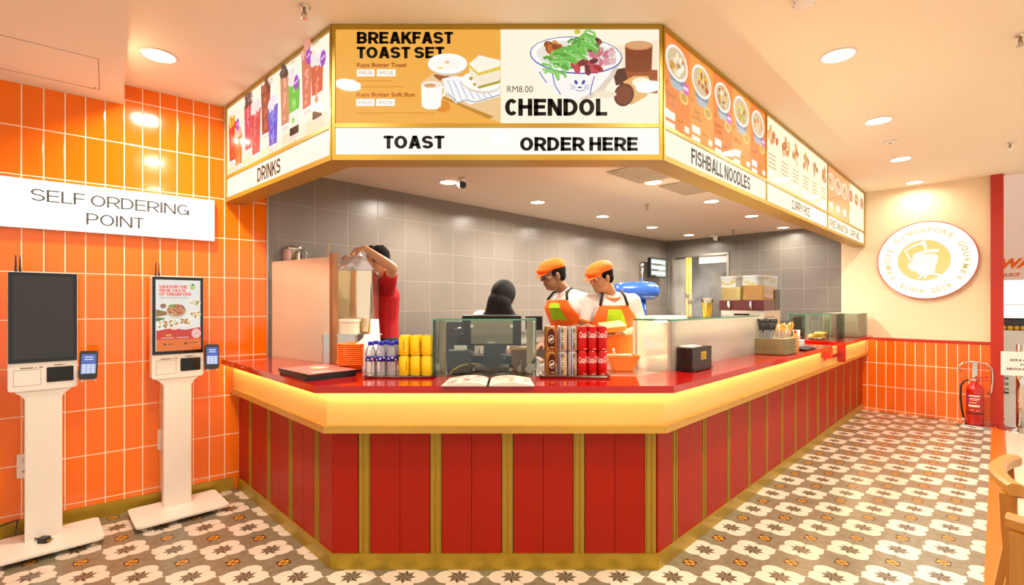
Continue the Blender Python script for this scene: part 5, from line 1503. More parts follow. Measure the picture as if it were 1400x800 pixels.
# glass case along the long wing
MG_MIST = glass_mat('misted_glass', 'fffdf4', 0.50, 'fffaee', 0.05, 1.0, 1.5)  # mist, with cream reflections put into its haze colour as well
u0, u1, v0_, v1_ = 2.885, 4.53, 1.462, 1.735
t = thing('glass_display_case', 'long misted glass display case on the right wing beside the napkin dispenser', 'display case', U(u0, v0_, TZ), R45)
Lc, Wc, Hc = u1-u0, v1_-v0_, 0.318
b = B().m(MG_MIST); b.box(0, Lc, 0, 0.008, 0, Hc); obj('front_pane', b, t)
b = B().m(MG_MIST); b.box(0, 0.008, 0.008, Wc, 0, Hc); obj('end_pane', b, t)
b = B().m(MG_MIST); b.box(Lc-0.008, Lc, 0.008, Wc, 0, Hc); obj('end_pane', b, t)
b = B().m(M_GLASS); b.box(0, Lc, 0, Wc, Hc, Hc+0.008); obj('top_pane', b, t)
b = B().m(M_GLASSEDGE); b.box(-0.001, Lc, -0.001, 0.0, Hc-0.001, Hc+0.009); b.box(-0.001, 0.0, 0, Wc, Hc-0.001, Hc+0.009); b.box(-0.001, 0.001, -0.001, 0.001, 0, Hc); obj('pane_edges', b, t)
b = B().m(mat('tan_steel_post', 'a89272', 0.35, 0.7))
for x, y in ((0.012, 0.012), (Lc-0.035, 0.012), (0.012, Wc-0.03), (Lc-0.035, Wc-0.03)):
    b = B().m(mat('tan_steel_post', 'a89272', 0.35, 0.7)); b.box(x, x+0.022, y, y+0.018, 0, Hc-0.0005); obj('post', b, t)
b = B().m(mat('added_case_lamp', 'ffffff', 0.4, emit='ffe6bc', es=60.0)); b.box(0.06, Lc-0.06, Wc*0.5-0.012, Wc*0.5+0.012, Hc-0.014, Hc-0.004); plab(obj('lamp_strip', b, t), 'added warm lamp strip under the top pane, brightening the case')  # lamp added inside to lighten the dull case
pans = ['e8c488', 'd89850', 'f0e0c0', 'c87838', 'f4e8d0']
for k in (0, 1, 3, 4):
    q = U(u0+0.06+0.155+k*0.315, v0_+Wc/2, TZ)
    t = thing('food_pan', '%s steel food pan inside the misted glass case, counted from the napkin dispenser' % ORD[k], 'food pan', q, R45, 'food pans in the glass case')
    b = B().m(M_STEEL); i = rrect(-0.135, 0.135, -0.085, 0.085, 0.02); o = rrect(-0.15, 0.15, -0.10, 0.10, 0.025); f = lambda P, z: [(p[0], p[1], z) for p in P]
    b.loft([f(i, 0), f(i, 0.055), f(o, 0.058), f(o, 0.060), f(rrect(-0.13, 0.13, -0.08, 0.08, 0.018), 0.056), f(rrect(-0.13, 0.13, -0.08, 0.08, 0.018), 0.01)], smooth=False); obj('pan', b, t)
    b = B().m(mat('food_%d' % k, pans[k], 0.5, var=0.2, vscale=30)); rr = random.Random(k)
    for j in range(40): b.ball((rr.uniform(-0.11, 0.11), rr.uniform(-0.065, 0.065), 0.035+rr.uniform(0, 0.02)), (0.022, 0.016, 0.014), nu=8, nv=6)
    fo = obj('food', b, t); fo['kind'] = 'stuff'
t = B().m(M_WHITEP); q = U(2.98, 1.62, TZ+Hc+0.0088)
t.rbox(0, 0.28, -0.09, 0.09, 0, 0.018, 0.012); tag(obj('white_tray', t, None, None, q, (0, 0, R45)), 'white tray lying on top of the near end of the glass case', 'tray')
M_CLR = glass_mat('clear_cup', 'fefefa', 0.04, 'fffbe8', 0.02)
t = thing('drink_cup', 'clear plastic cup of bright yellow drink standing on the glass case', 'cup', U(3.66, 1.56, TZ+Hc+0.0088))
b = B().m(M_CLR); b.lathe([(0.030, 0), (0.032, 0.002), (0.045, 0.128), (0.047, 0.130), (0.043, 0.128)], n=24); obj('cup', b, t)
b = B().m(glass_mat('yellow_drink', 'ffffff', 1.0, 'ffe010', 0.1)); b.lathe([(0.029, 0.003), (0.0415, 0.110), (0, 0.110)], n=24); obj('yellow_drink', b, t)
b = B().m(glass_mat('clear_lid', 'fffefa', 0.15, 'fffaf0')); b.lathe([(0.047, 0.1305), (0.047, 0.136), (0.038, 0.142), (0.0, 0.143)], n=24); obj('lid', b, t)
# orange tub with tongs, and the orange bowl inside the case end
def tub(x, y, z, label, s=1.0):
    t = thing('orange_tub', label, 'tub', (x, y, z))
    b = B().m(M_ORANGE); f = lambda P, z_: [(p[0], p[1], z_) for p in P]
    b.loft([f(rrect(-0.065*s, 0.065*s, -0.045, 0.045, 0.015), 0), f(rrect(-0.10*s, 0.10*s, -0.075, 0.075, 0.02), 0.09), f(rrect(-0.105*s, 0.105*s, -0.08, 0.08, 0.022), 0.091), f(rrect(-0.105*s, 0.105*s, -0.08, 0.08, 0.022), 0.096), f(rrect(-0.092*s, 0.092*s, -0.067, 0.067, 0.018), 0.090), f(rrect(-0.06*s, 0.06*s, -0.04, 0.04, 0.012), 0.008)], smooth=False); obj('tub_body', b, t)
    return t
t = tub(0.71, 3.13, TZ, 'orange plastic tub with steel tongs on the steel surface right of the cans')
b = B().m(M_CHROME); b.tube([(-0.03, -0.02, 0.03), (-0.06, -0.03, 0.12)], 0.005, 8); b.tube([(0.0, 0.0, 0.05), (0.09, 0.0, 0.118)], 0.004, 8); b.ball((-0.063, -0.031, 0.128), (0.010, 0.004, 0.018)); obj('tongs', b, t)
b = B().m(M_ORANGE); b.lathe(bowl_prof(0.085, 0.06), n=28)
tag(obj('bowl', b, None, None, U(3.79, 1.573, TZ)), 'single orange bowl standing behind the misted glass between the food pans', 'bowl')

# juice dispenser
t = thing('juice_dispenser', 'juice dispenser with two clear tanks of yellow juice on a steel body', 'juice dispenser', U(4.75, 1.50, TZ), R45)
Wd, Dd = 0.40, 0.46          # width along v, depth along u
b = B().m(M_STEEL); b.rbox(0, Dd, 0, Wd, 0.03, 0.362, 0.012); body = obj('steel_body', b, t)
b = B().m(M_BLACK)
for x in (0.03, Dd-0.06):
    for y in (0.03, Wd-0.06): b.box(x, x+0.03, y, y+0.03, 0, 0.03)
obj('feet', b, t)
b = B().m(M_DARK); b.box(-0.003, 0.0, 0.13, 0.27, 0.295, 0.335); obj('control_panel', b, body)
b = B().m(M_DARK)
for i in range(9):
    for j in range(4): b.box(0.05+j*0.06, 0.085+j*0.06, -0.0015, 0.0, 0.10+i*0.025, 0.108+i*0.025)
obj('vent_slots', b, body)
b = B().m(mat('maroon_drip_housing', '4c1014', 0.35)); b.rbox(-0.03, Dd*0.62, 0.0, Wd, 0.363, 0.458, 0.012); obj('maroon_base', b, t)
M_TANK = glass_mat('clear_tank', 'fefdf8', 0.04, 'fff8ec', 0.02, 1.0, 1.45)
for k in range(2):
    y0 = 0.008+k*0.196
    b = B().m(M_TANK); b.rbox(-0.02, Dd*0.92, y0, y0+0.188, 0.459, 0.672, 0.03, n=5); tk = obj('tank', b, t)
    b = B().m(glass_mat('mango_juice', 'ffffff', 1.0, 'ffc810', 0.1) if k == 0 else glass_mat('pale_juice', 'ffffff', 1.0, 'fff0a8', 0.1)); b.rbox(-0.012, Dd*0.92-0.008, y0+0.008, y0+0.180, 0.461, 0.60 if k == 0 else 0.585, 0.026, n=5); obj('juice', b, tk)
    b = B().m(glass_mat('clear_lid', 'fffefa', 0.15, 'fffaf0')); b.rbox(-0.026, Dd*0.92+0.006, y0-0.003, y0+0.191, 0.6725, 0.690, 0.03, n=5); b.rbox(0.12, 0.28, y0+0.06, y0+0.13, 0.690, 0.700, 0.02); obj('lid', b, tk)
    b = B().m(M_CHROME); b.cyl((-0.045, y0+0.094, 0.43), (-0.045, y0+0.094, 0.38), 0.010, 0.008, 12); b.box(-0.06, -0.03, y0+0.085, y0+0.103, 0.40, 0.45); obj('tap', b, t)
b = B().m(M_BLACK); b.rbox(Dd*0.64, Dd*0.98, 0.0, 0.004, 0.363, 0.56, 0.001); obj('side_strip', b, t)
t = thing('soap_pump', 'small dark pump bottle behind the juice dispenser', 'bottle', U(5.55, 1.75, TZ))
b = B().m(mat('blue_grey_bottle', '4a5660', 0.3)); b.lathe([(0.04, 0), (0.042, 0.25), (0.03, 0.30), (0.014, 0.32)], n=18); obj('bottle_body', b, t)
b = B().m(M_WHITEP); b.lathe([(0.043, 0.06), (0.043, 0.20)], n=18); obj('label_band', b, t)
b = B().m(M_BLACK); b.cyl((0, 0, 0.32), (0, 0, 0.38), 0.012); b.box(-0.05, 0.012, -0.01, 0.01, 0.375, 0.39); obj('pump', b, t)
# far end: glass boxes and a second pile of trays
def gbox(u0, u1, v0, v1, H, label, dark=True):
    t = thing('glass_box', label, 'display case', U(u0, v0, TZ), R45)
    Lx, Wy = u1-u0, v1-v0
    for nm, P in (('front_pane', (0, Lx, 0, 0.006, 0, H)), ('back_pane', (0, Lx, Wy-0.006, Wy, 0, H)), ('end_pane', (0, 0.006, 0.006, Wy-0.006, 0, H)), ('end_pane', (Lx-0.006, Lx, 0.006, Wy-0.006, 0, H)), ('top_pane', (0, Lx, 0, Wy, H, H+0.006))):
        b = B().m(M_GLASS); b.box(*P); obj(nm, b, t)
    b = B().m(M_BLACK if dark else M_GLASSEDGE)
    e = 0.008
    for x in (-0.002, Lx-e+0.002):
        for y in (-0.002, Wy-e+0.002): b.box(x, x+e, y, y+e, 0, H+0.007)
    for z in (H+0.0, ): 
        b.box(-0.002, Lx, -0.002, e, z, z+0.008); b.box(-0.002, e, -0.002, Wy, z, z+0.008)
    obj('edges', b, t); return t
gbox(5.40, 5.78, 1.55, 1.95, 0.24, 'dark-edged glass box at the end of the long worktop behind the spoons')
gbox(6.55, 7.25, 1.36, 1.80, 0.30, 'green-edged glass case on the far raised worktop, holding plates of pastries', False)
for k, (u, v, z) in enumerate(((6.75, 1.55, 0.0), (6.98, 1.60, 0.0))):
    t = thing('pastry_plate', 'plate of golden pastries in the far glass case, ' + ('nearer the gap' if k == 0 else 'nearer the stacked trays'), 'plate', U(u, v, TZ), 0, 'pastry plates in the far glass case')
    b = B().m(M_WHITEP); b.lathe([(0.05, 0), (0.10, 0.012), (0.104, 0.014), (0.05, 0.006), (0, 0.006)], n=24); obj('plate', b, t)
    b = B().m(mat('pastry', 'e0b050', 0.5, var=0.2, vscale=30)); rr = random.Random(k+9)
    for j in range(9): b.ball((rr.uniform(-0.06, 0.06), rr.uniform(-0.06, 0.06), 0.03+0.03*(j > 5)), (0.034, 0.024, 0.020), nu=10, nv=7)
    obj('pastries', b, t)
tr2 = None
for k in range(16):
    loc = U(7.40, 1.235, TZ+k*0.0190)
    lb = 'grey-green tray, %s from the bottom of the pile against the cream wall' % (ORD+['eleventh', 'twelfth', 'thirteenth', 'fourteenth', 'fifteenth', 'sixteenth'])[k]
    if tr2 is None:
        b = B().m(mat('grey_green_tray', 'c4c0a4', 0.5, var=0.1, vscale=5)); W, D = 0.62, 0.40
        o = rrect(0, W, 0, D, 0.03, 4); i = rrect(0.02, W-0.02, 0.02, D-0.02, 0.02, 4); m_ = rrect(0.012, W-0.012, 0.012, D-0.012, 0.024, 4)
        f = lambda P, z: [(p[0], p[1], z) for p in P]
        b.loft([f(i, 0.0), f(m_, 0.002), f(o, 0.015), f(o, 0.0182), f(m_, 0.017), f(i, 0.004)], smooth=False)
        tr2 = obj('serving_tray', b, None, None, loc, (0, 0, R45)); tag(tr2, lb, 'tray', 'grey-green trays piled against the cream wall')
    else: dup(tr2, lb, loc)
# ------------------------------------------------------------------ behind the counter
# steel partition standing on the left wing
pa = Vector((-1.275, 3.475)); pb = Vector((-1.93, 3.93)); dp = pb-pa; Lp = dp.length; ap_ = math.atan2(dp.y, dp.x)
t = thing('steel_partition', 'brushed steel partition panel standing on the left worktop, mirroring the orange tiles', 'partition', (pa.x, pa.y, TZ), ap_)
M_PART = mat('satin_steel_panel', 'ddd6ba', 0.2, 0.35, bump=0.02, bscale=3)
b = B().m(M_PART); b.box(0.02, Lp, -0.012, 0.012, 0, 0.765); obj('panel', b, t)
b = B().m(mat('copper_toned_edge', 'a87850', 0.35, 0.6)); b.box(-0.022, 0.02, -0.022, 0.022, 0, 0.79); obj('edge_post', b, t)
# steel urn
t = thing('steel_urn', 'shiny square steel urn right of the partition, under the tilted plastic bag', 'urn', (-1.235, 3.83, TZ), 0.04)
b = B().m(mat('steel_warm_reflection', 'ecd8b8', 0.12, 0.9, bump=0.3, bscale=4)); b.rbox(-0.17, 0.155, -0.12, 0.15, 0.0, 0.682, 0.035, n=6); obj('urn_body', b, t)  # warm cream reflections put into the steel's base colour
b = B().m(M_STEEL); b.rbox(-0.175, 0.16, -0.125, 0.155, 0.683, 0.690, 0.03, n=6); obj('rim', b, t)
b = B().m(M_CHROME); b.cyl((0.20, -0.05, 0.17), (0.155, -0.05, 0.17), 0.012); b.cyl((0.195, -0.05, 0.185), (0.195, -0.05, 0.12), 0.008); b.box(0.17, 0.22, -0.06, -0.04, 0.185, 0.195); obj('tap', b, t)
t = thing('plastic_tub', 'cream plastic tub in front of the steel urn', 'tub', (-1.235, 3.57, TZ+0.21))
b = B().m(mat('cream_plastic', 'efe4c4', 0.45)); b.rbox(-0.10, 0.10, -0.07, 0.07, 0, 0.085, 0.03, n=5); obj('tub_body', b, t)
b = B().m(mat('cream_lid', 'f6eed6', 0.4)); b.rbox(-0.107, 0.107, -0.077, 0.077, 0.085, 0.105, 0.03, n=5); obj('lid', b, t)
t = thing('steel_container', 'square steel container under the cream tub beside the orange bowls', 'container', (-1.235, 3.57, TZ))
b = B().m(M_STEEL); b.rbox(-0.125, 0.125, -0.095, 0.095, 0, 0.20, 0.015); obj('container_body', b, t)
b = B().m(M_STEEL); b.rbox(-0.132, 0.132, -0.10, 0.10, 0.20, 0.2095, 0.015); obj('rim', b, t)
# things behind the partition on a shelf
t = thing('steel_shelf', 'steel shelf behind the partition against the grey wall', 'shelf', U(1.93, 3.97, 0), R45)
b = B().m(M_STEEL); b.box(-0.36, 0.10, -0.18, 0.19, 1.755, 1.775); obj('shelf_board', b, t)
for x in (-0.34, 0.06):
    b = B().m(M_STEEL); b.box(x, x+0.03, 0.12, 0.15, KFLOOR, 1.755); obj('post', b, t)
sc_ = lambda px, y, z: ((px-700)/FPX*y, y, z)
t = thing('steel_jug', 'steel jug on the shelf above the partition', 'jug', sc_(402, 4.12, 1.7755))
b = B().m(M_STEELM); b.lathe([(0.055, 0), (0.06, 0.004), (0.070, 0.13), (0.078, 0.155), (0.074, 0.156), (0.066, 0.13), (0.052, 0.01), (0, 0.01)], n=24); obj('jug_body', b, t)
b = B().m(M_STEELM); b.tube([(0.066, 0, 0.13), (0.105, 0, 0.12), (0.105, 0, 0.05), (0.06, 0, 0.03)], 0.006, 8); obj('handle', b, t)
t = thing('pink_cup', 'pale pink cup left of the steel jug above the partition', 'cup', sc_(392.5, 4.05, 1.7755))
b = B().m(mat('pink_plastic', 'd8a898', 0.4)); b.lathe([(0.028, 0), (0.036, 0.125), (0.032, 0.124), (0.024, 0.006), (0, 0.006)], n=18); obj('cup_body', b, t)
t = thing('cleaning_brush', 'wooden-handled brush leaning in the corner by the orange tiles', 'brush', sc_(378, 4.12, 1.7755), 0.2)
b = B().m(mat('pale_wood', 'c8a468', 0.5)); b.cyl((0.02, 0.03, 0.03), (-0.05, 0.09, 0.235), 0.012, 0.009, 8); obj('handle', b, t)
b = B().m(mat('bristles', 'a89a80', 0.9)); b.rbox(-0.005, 0.05, 0.0, 0.05, 0, 0.05, 0.01); obj('bristle_head', b, t)
t = thing('chopstick_pot', 'small brown pot with a pale chopstick standing behind the partition top', 'pot', sc_(446, 4.25, 1.7755))
b = B().m(mat('terracotta', 'b8835c', 0.6)); b.lathe([(0.04, 0), (0.052, 0.05), (0.048, 0.05), (0.036, 0.006), (0, 0.006)], n=18); obj('pot', b, t)
b = B().m(mat('pale_wood', 'c8a468', 0.5)); b.cyl((0.0, 0, 0.006), (0.025, 0, 0.20), 0.004, n=6); obj('chopstick', b, t)
# long steel bench with sink along the grey wall
t = thing('sink_bench', 'long steel bench with a sink along the grey kitchen wall', 'sink bench', U(2.75, GV-0.32, 0), R45)
b = B().m(M_STEEL); b.box(0, 4.2, -0.02, 0.29, 0.95, 0.985); b.box(0, 4.2, 0.275, 0.295, 0.985, 1.10); obj('bench_top', b, t)
b = B().m(M_STEEL); b.box(0.02, 4.18, 0.0, 0.29, KFLOOR, 0.95); obj('front_panel', b, t)
b = B().m(M_CHROME); b.tube([(0.55, 0.2, 0.985), (0.55, 0.2, 1.19), (0.55, 0.185, 1.225), (0.55, 0.14, 1.245), (0.55, 0.085, 1.225), (0.55, 0.07, 1.18)], 0.009, 10); b.cyl((0.55, 0.2, 0.985), (0.55, 0.2, 1.02), 0.02); obj('faucet', b, t)
t = thing('clear_container', 'clear plastic container on the sink bench behind the yellow cans', 'container', U(3.27, GV-0.32, 0.9855), R45)
b = B().m(glass_mat('clear_box', 'f0f4f8', 0.25, 'e8ecf0', 0.05)); b.rbox(-0.13, 0.13, -0.01, 0.15, 0, 0.15, 0.02); obj('box_body', b, t)
b = B().m(glass_mat('clear_box', 'f0f4f8', 0.25, 'e8ecf0', 0.05)); b.rbox(-0.135, 0.135, -0.015, 0.155, 0.1505, 0.158, 0.02); obj('lid', b, t)
t = thing('black_pot', 'dark round pot on the sink bench left of the faucet', 'pot', U(3.02, GV-0.26, 0.9855), R45)
b = B().m(M_BLACK); b.lathe([(0.08, 0), (0.085, 0.004), (0.085, 0.15), (0.08, 0.16), (0.0, 0.162)], n=24); obj('pot_body', b, t)
b = B().m(M_BLACK); b.tube([(-0.02, 0, 0.16), (-0.02, 0, 0.18), (0.02, 0, 0.18), (0.02, 0, 0.16)], 0.006, 8); obj('knob', b, t)
# coffee machine seen through the glass
t = thing('coffee_machine', 'black and steel machine seen through the glass left of the till screen', 'machine', (-0.50, 4.45, KFLOOR))
b = B().m(M_STEEL); b.box(-0.30, 0.62, 0.0, 0.4, 0, 0.80); obj('stand', b, t)
b = B().m(mat('dark_grey_plastic', '3a3834', 0.4)); b.rbox(-0.12, 0.22, 0.02, 0.36, 0.8, 1.13, 0.03, axis='y'); obj('machine_body', b, t)
b = B().m(M_BLACK); b.rbox(0.0, 0.14, 0.006, 0.02, 0.86, 1.00, 0.03, axis='y'); b.cyl((0.05, 0.02, 1.02), (0.05, -0.06, 1.0), 0.02); obj('brew_head', b, t)
b = B().m(M_CHROME); b.cyl((-0.06, 0.0, 1.06), (0.04, -0.07, 1.08), 0.007); obj('lever', b, t)
t = thing('white_container', 'white lidded container seen through the glass right of the till screen', 'container', (-0.03, 4.62, KFLOOR+0.801))
b = B().m(M_WHITEP); b.rbox(-0.11, 0.11, -0.09, 0.09, 0, 0.30, 0.03); obj('container_body', b, t)
b = B().m(mat('cream_lid', 'f6eed6', 0.4)); b.rbox(-0.118, 0.118, -0.098, 0.098, 0.3005, 0.325, 0.03); obj('lid', b, t)
t = thing('black_screen', 'small black screen standing between the hijab wearer and the first man', 'screen', (0.205, 4.55, 0))
b = B().m(M_BLACK); b.rbox(-0.08, 0.08, -0.012, 0.015, 1.20, 1.33, 0.006, axis='y'); obj('housing', b, t)
b = B().m(M_BLACK); b.cyl((0, 0.0, 1.20), (0, 0.0, KFLOOR+0.03), 0.02); b.lathe([(0.12, KFLOOR), (0.12, KFLOOR+0.015), (0.03, KFLOOR+0.03)], n=20); obj('stand', b, t)
# blue mixer on a steel table, dark rack
mx_ = 1.42; my = 5.35
t = thing('steel_table', 'steel table under the blue mixer', 'table', (mx_, my, KFLOOR))
b = B().m(M_STEEL); b.box(-0.42, 0.62, -0.3, 0.3, 0.80, 0.84); obj('table_top', b, t)
b = B().m(M_STEEL); b.box(-0.40, 0.60, -0.28, 0.28, 0.25, 0.27); obj('lower_shelf', b, t)
for x in (-0.40, 0.58):
    for y in (-0.28, 0.26): b = B().m(M_STEEL); b.box(x, x+0.025, y, y+0.025, 0, 0.80); obj('leg', b, t)
M_BLUE = mat('blue_enamel', '2858b0', 0.25, 0, 0.5, coat=0.4)
t = thing('blue_mixer', 'large blue enamelled mixer with an upright rod behind the second man', 'mixer', (mx_, my, KFLOOR+0.841))
b = B().m(M_BLUE); b.rbox(-0.14, 0.14, -0.18, 0.18, 0, 0.05, 0.04); obj('base', b, t)
b = B().m(M_BLUE); b.cyl((0.0, 0.06, 0.05), (0.0, 0.06, 0.50), 0.085, 0.07, 20); obj('column', b, t)
b = B().m(M_BLUE); b.loft([[(x, 0.02+r*math.cos(2*PI*i/20), 0.60+0.9*r*math.sin(2*PI*i/20)) for i in range(20)] for x, r in ((-0.30, 0.02), (-0.28, 0.085), (-0.20, 0.105), (0.02, 0.115), (0.14, 0.105), (0.19, 0.07), (0.20, 0.02))], smooth=True); obj('motor_head', b, t)
b = B().m(M_CHROME); b.cyl((0.02, 0.02, 0.70), (0.02, 0.02, 0.87), 0.010); b.ball((0.02, 0.02, 0.88), 0.018); obj('rod', b, t)
b = B().m(M_STEELM); b.lathe([(0.08, 0.06), (0.13, 0.12), (0.15, 0.30), (0.155, 0.302), (0.145, 0.30), (0.12, 0.12), (0, 0.08)], (-0.16, -0.02, 0), 24); obj('mixing_bowl', b, t)
# order screen on the grey wall
pw_ = Vector((2.40, 8.27)); vv = (pw_.y-pw_.x)/S2
t = thing('order_screen', 'lit order screen on a bracket high on the grey wall near the far corner', 'screen', U((pw_.x+pw_.y)/S2, GV, 2.05), R45)
b = B().m(M_BLACK); b.rbox(-0.27, 0.27, -0.16, -0.11, -0.165, 0.165, 0.012, axis='y'); hs = obj('housing', b, t)
b = B().m(glow('b8d0c8', 0.8)); b.box(-0.25, 0.25, -0.1615, -0.160, -0.145, 0.145); sc2 = obj('display', b, t)
b = B()
for k in range(3):
    b.m(glow('f4fbf8', 1.1)); b.box(-0.235, 0.235, -0.1625, -0.1615, 0.07-k*0.095, 0.125-k*0.095)
    b.m(glow('4a5c58', 0.6)); b.box(-0.235, 0.10-0.1*k, -0.1625, -0.1615, 0.045-k*0.095, 0.066-k*0.095)
obj('order_rows', b, sc2)
b = B().m(M_BLACK); b.box(-0.05, 0.05, -0.11, -0.002, -0.05, 0.05); obj('wall_bracket', b, t)
# doorway furniture: steel side panel, yellow pipes, steel cupboard inside
q = o0; Rf = Matrix.Translation((q.x, q.y, 0)) @ Matrix.Rotation(-R45, 4, 'Z')
def fx2(px): return GV-farv(px)
t = thing('steel_door', 'pale steel door panel standing open left of the yellow pipes', 'door panel', (q.x, q.y, 0), -R45)
b = B().m(mat('pale_steel', 'c4beb4', 0.35, 0.6)); b.box(fx2(918)+0.04, fx2(936), 0.03, 0.07, KFLOOR, dtop-0.06); obj('leaf', b, t)
b = B().m(M_CHROME); b.cyl((fx2(934)-0.0, -0.01, 1.1), (fx2(934), -0.01, 1.3), 0.012); b.box(fx2(934)-0.008, fx2(934)+0.008, -0.01, 0.03, 1.11, 1.13); b.box(fx2(934)-0.008, fx2(934)+0.008, -0.01, 0.03, 1.27, 1.29); obj('handle', b, t)
M_YEL = mat('yellow_pipe_paint', 'f0c010', 0.35)
for k, px in enumerate((940.5, 944.8)):
    x = fx2(px)
    t = thing('yellow_pipe', ['left one of the two vertical yellow pipes in the kitchen doorway', 'right one of the two vertical yellow pipes in the kitchen doorway'][k], 'pipe', (q.x, q.y, 0), -R45, 'vertical yellow pipes')
    b = B().m(M_YEL); b.cyl((x, 0.0-0.03, KFLOOR), (x, -0.03, dtop-0.05), 0.023, n=14); obj('pipe_run', b, t)
    b = B().m(mat('brass_valve', 'b08a3c', 0.3, 0.8)); b.cyl((x, -0.03, 1.55-0.1*k), (x, -0.03, 1.64-0.1*k), 0.04, n=14); b.box(x-0.01, x+0.07, -0.075, -0.06, 1.59-0.1*k, 1.61-0.1*k); obj('valve', b, t)
t = thing('steel_cupboard', 'tall dark steel cupboard inside the kitchen doorway', 'cupboard', (q.x, q.y, 0), -R45)
b = B().m(mat('dim_steel', '8a8680', 0.3, 0.9)); b.box(fx2(956), fx2(997)-0.05, 0.5, 1.0, KFLOOR, 2.0); obj('body', b, t)
b = B().m(M_DARK); b.box((fx2(956)+fx2(997)-0.05)/2-0.004, (fx2(956)+fx2(997)-0.05)/2+0.004, 0.497, 0.50, 0.3, 1.98); obj('door_gap', b, t)
b = B().m(mat('pale_header', 'd8d4ca', 0.5)); b.box(fx2(955), fx2(997)-0.036, 0.02, 0.06, dtop-0.16, dtop-0.036)
tag(obj('roller_housing', b, None, None, (q.x, q.y, 0), (0, 0, -R45)), 'pale box across the top of the kitchen doorway', 'roller housing')

pl = Rf @ Vector(((fx2(956)+fx2(997))/2-0.1, 0.75, 2.545))
downlight(pl.x, pl.y, 2.55, 0.07, 14.0, NEUTRAL, 'small downlight in the back room beyond the kitchen doorway', GB)  # lamp added out of view to brighten the dark doorway
# ------------------------------------------------------------------ right-hand side
# fire extinguisher on its chrome stand
pe2 = farpt(1333); q = pe2-Vector((1, 1)).normalized()*0.17
t = thing('fire_extinguisher', 'red fire extinguisher with black hose in the corner by the red door frame', 'fire extinguisher', (q.x, q.y, 0.022), -R45)
b = B().m(mat('extinguisher_red', 'b81408', 0.22, coat=0.4)); b.lathe([(0.075, 0.0), (0.078, 0.006), (0.078, 0.40), (0.070, 0.44), (0.045, 0.470), (0.022, 0.480), (0.020, 0.50)], n=28); obj('cylinder', b, t)
b = B().m(M_CHROME); b.cyl((0, 0, 0.50), (0, 0, 0.53), 0.017); b.cyl((0, -0.0, 0.515), (-0.05, 0, 0.515), 0.009); obj('valve', b, t)
b = B().m(mat('extinguisher_red', 'b81408', 0.22)); b.tube([(0.0, 0, 0.535), (0.05, 0, 0.55), (0.12, 0, 0.565)], 0.008, 8); b.tube([(0.02, 0, 0.52), (0.07, 0, 0.515), (0.12, 0, 0.53)], 0.007, 8); obj('lever', b, t)
b = B().m(M_BLACK); b.tube([(-0.05, 0, 0.515), (-0.09, -0.005, 0.50), (-0.118, -0.01, 0.44), (-0.122, -0.01, 0.30), (-0.112, -0.01, 0.16), (-0.095, -0.01, 0.06)], 0.010, 10); hz = obj('hose', b, t)
b = B().m(M_CHROME); b.cyl((-0.095, -0.01, 0.06), (-0.090, -0.01, -0.01), 0.011, 0.014, 12); obj('nozzle', b, hz)
b = B().m(flat('f0d8c8', 0.4)); r_ = 0.0788
for z0, z1, s0, s1 in ((0.33, 0.345, -0.05, 0.055), (0.30, 0.31, -0.045, 0.05), (0.285, 0.29, -0.045, 0.04), (0.255, 0.262, -0.05, 0.02), (0.21, 0.232, -0.055, 0.05), (0.17, 0.175, -0.04, 0.0), (0.165, 0.17, 0.015, 0.05)):
    b.loft([[(r_*math.cos(-PI/2+(s0+(s1-s0)*i/6)/r_), r_*math.sin(-PI/2+(s0+(s1-s0)*i/6)/r_), z) for i in range(7)] for z in (z0, z1)], caps=False, closed=False)
b.m(flat('4848b0', 0.4)); b.loft([[(r_*math.cos(-PI/2+(s)/r_), r_*math.sin(-PI/2+(s)/r_), z) for s in (-0.066, -0.06, -0.055)] for z in (0.25, 0.345)], caps=False, closed=False)
plab(obj('label_print', b, t), 'pale printed label lines')
b = B().m(M_BLACK); b.lathe([(0.0785, 0.125), (0.0797, 0.127), (0.0797, 0.137), (0.0785, 0.139)], n=28); obj('strap', b, t)
t = thing('extinguisher_stand', 'chrome hoop stand holding the red fire extinguisher', 'stand', (q.x, q.y, 0), -R45)
b = B().m(M_CHROME); b.tube([(-0.13, 0.10, 0.62), (-0.14, 0.10, 0.69), (-0.10, 0.10, 0.735), (0.0, 0.10, 0.75), (0.10, 0.10, 0.735), (0.145, 0.10, 0.68), (0.15, 0.10, 0.55), (0.14, 0.10, 0.40), (0.11, 0.10, 0.38)], 0.012, 12); obj('hoop', b, t)
b = B().m(M_CHROME); b.box(-0.022, 0.022, 0.092, 0.106, 0.0, 0.75); obj('spine', b, t)
b = B().m(M_CHROME); b.rbox(-0.16, 0.16, -0.12, 0.12, 0.0, 0.02, 0.05, n=5); obj('base', b, t)
# notice on a steel pole
t = thing('notice_stand', 'steel pole stand on a round base with a paper notice, at the right edge', 'notice stand', (5.78, 5.52, 0.0035), -R45+0.35)
b = B().m(M_STEELM); b.lathe([(0.19, 0), (0.19, 0.006), (0.16, 0.018), (0.05, 0.04), (0.038, 0.05)], n=36); obj('base', b, t)
b = B().m(M_STEELM); b.cyl((0, 0, 0.05), (0, 0, 0.98), 0.038, n=20); obj('pole', b, t)
b = B().m(M_WHITEP); b.box(-0.185, 0.22, -0.055, -0.043, 0.63, 0.90); bd = obj('notice_board', b, t)
for txt, z, w, h in (('AREA CLOSED', 0.805, 0.26, 0.026), ('FOR', 0.755, 0.075, 0.026), ('MEDIA PREVIEW', 0.705, 0.31, 0.026)):
    b = B().m(flat('5a4038')); caps_text(b, txt, Matrix.Translation((0.017, -0.0556, z)), w, h, 0.18); obj('lettering', b, bd)
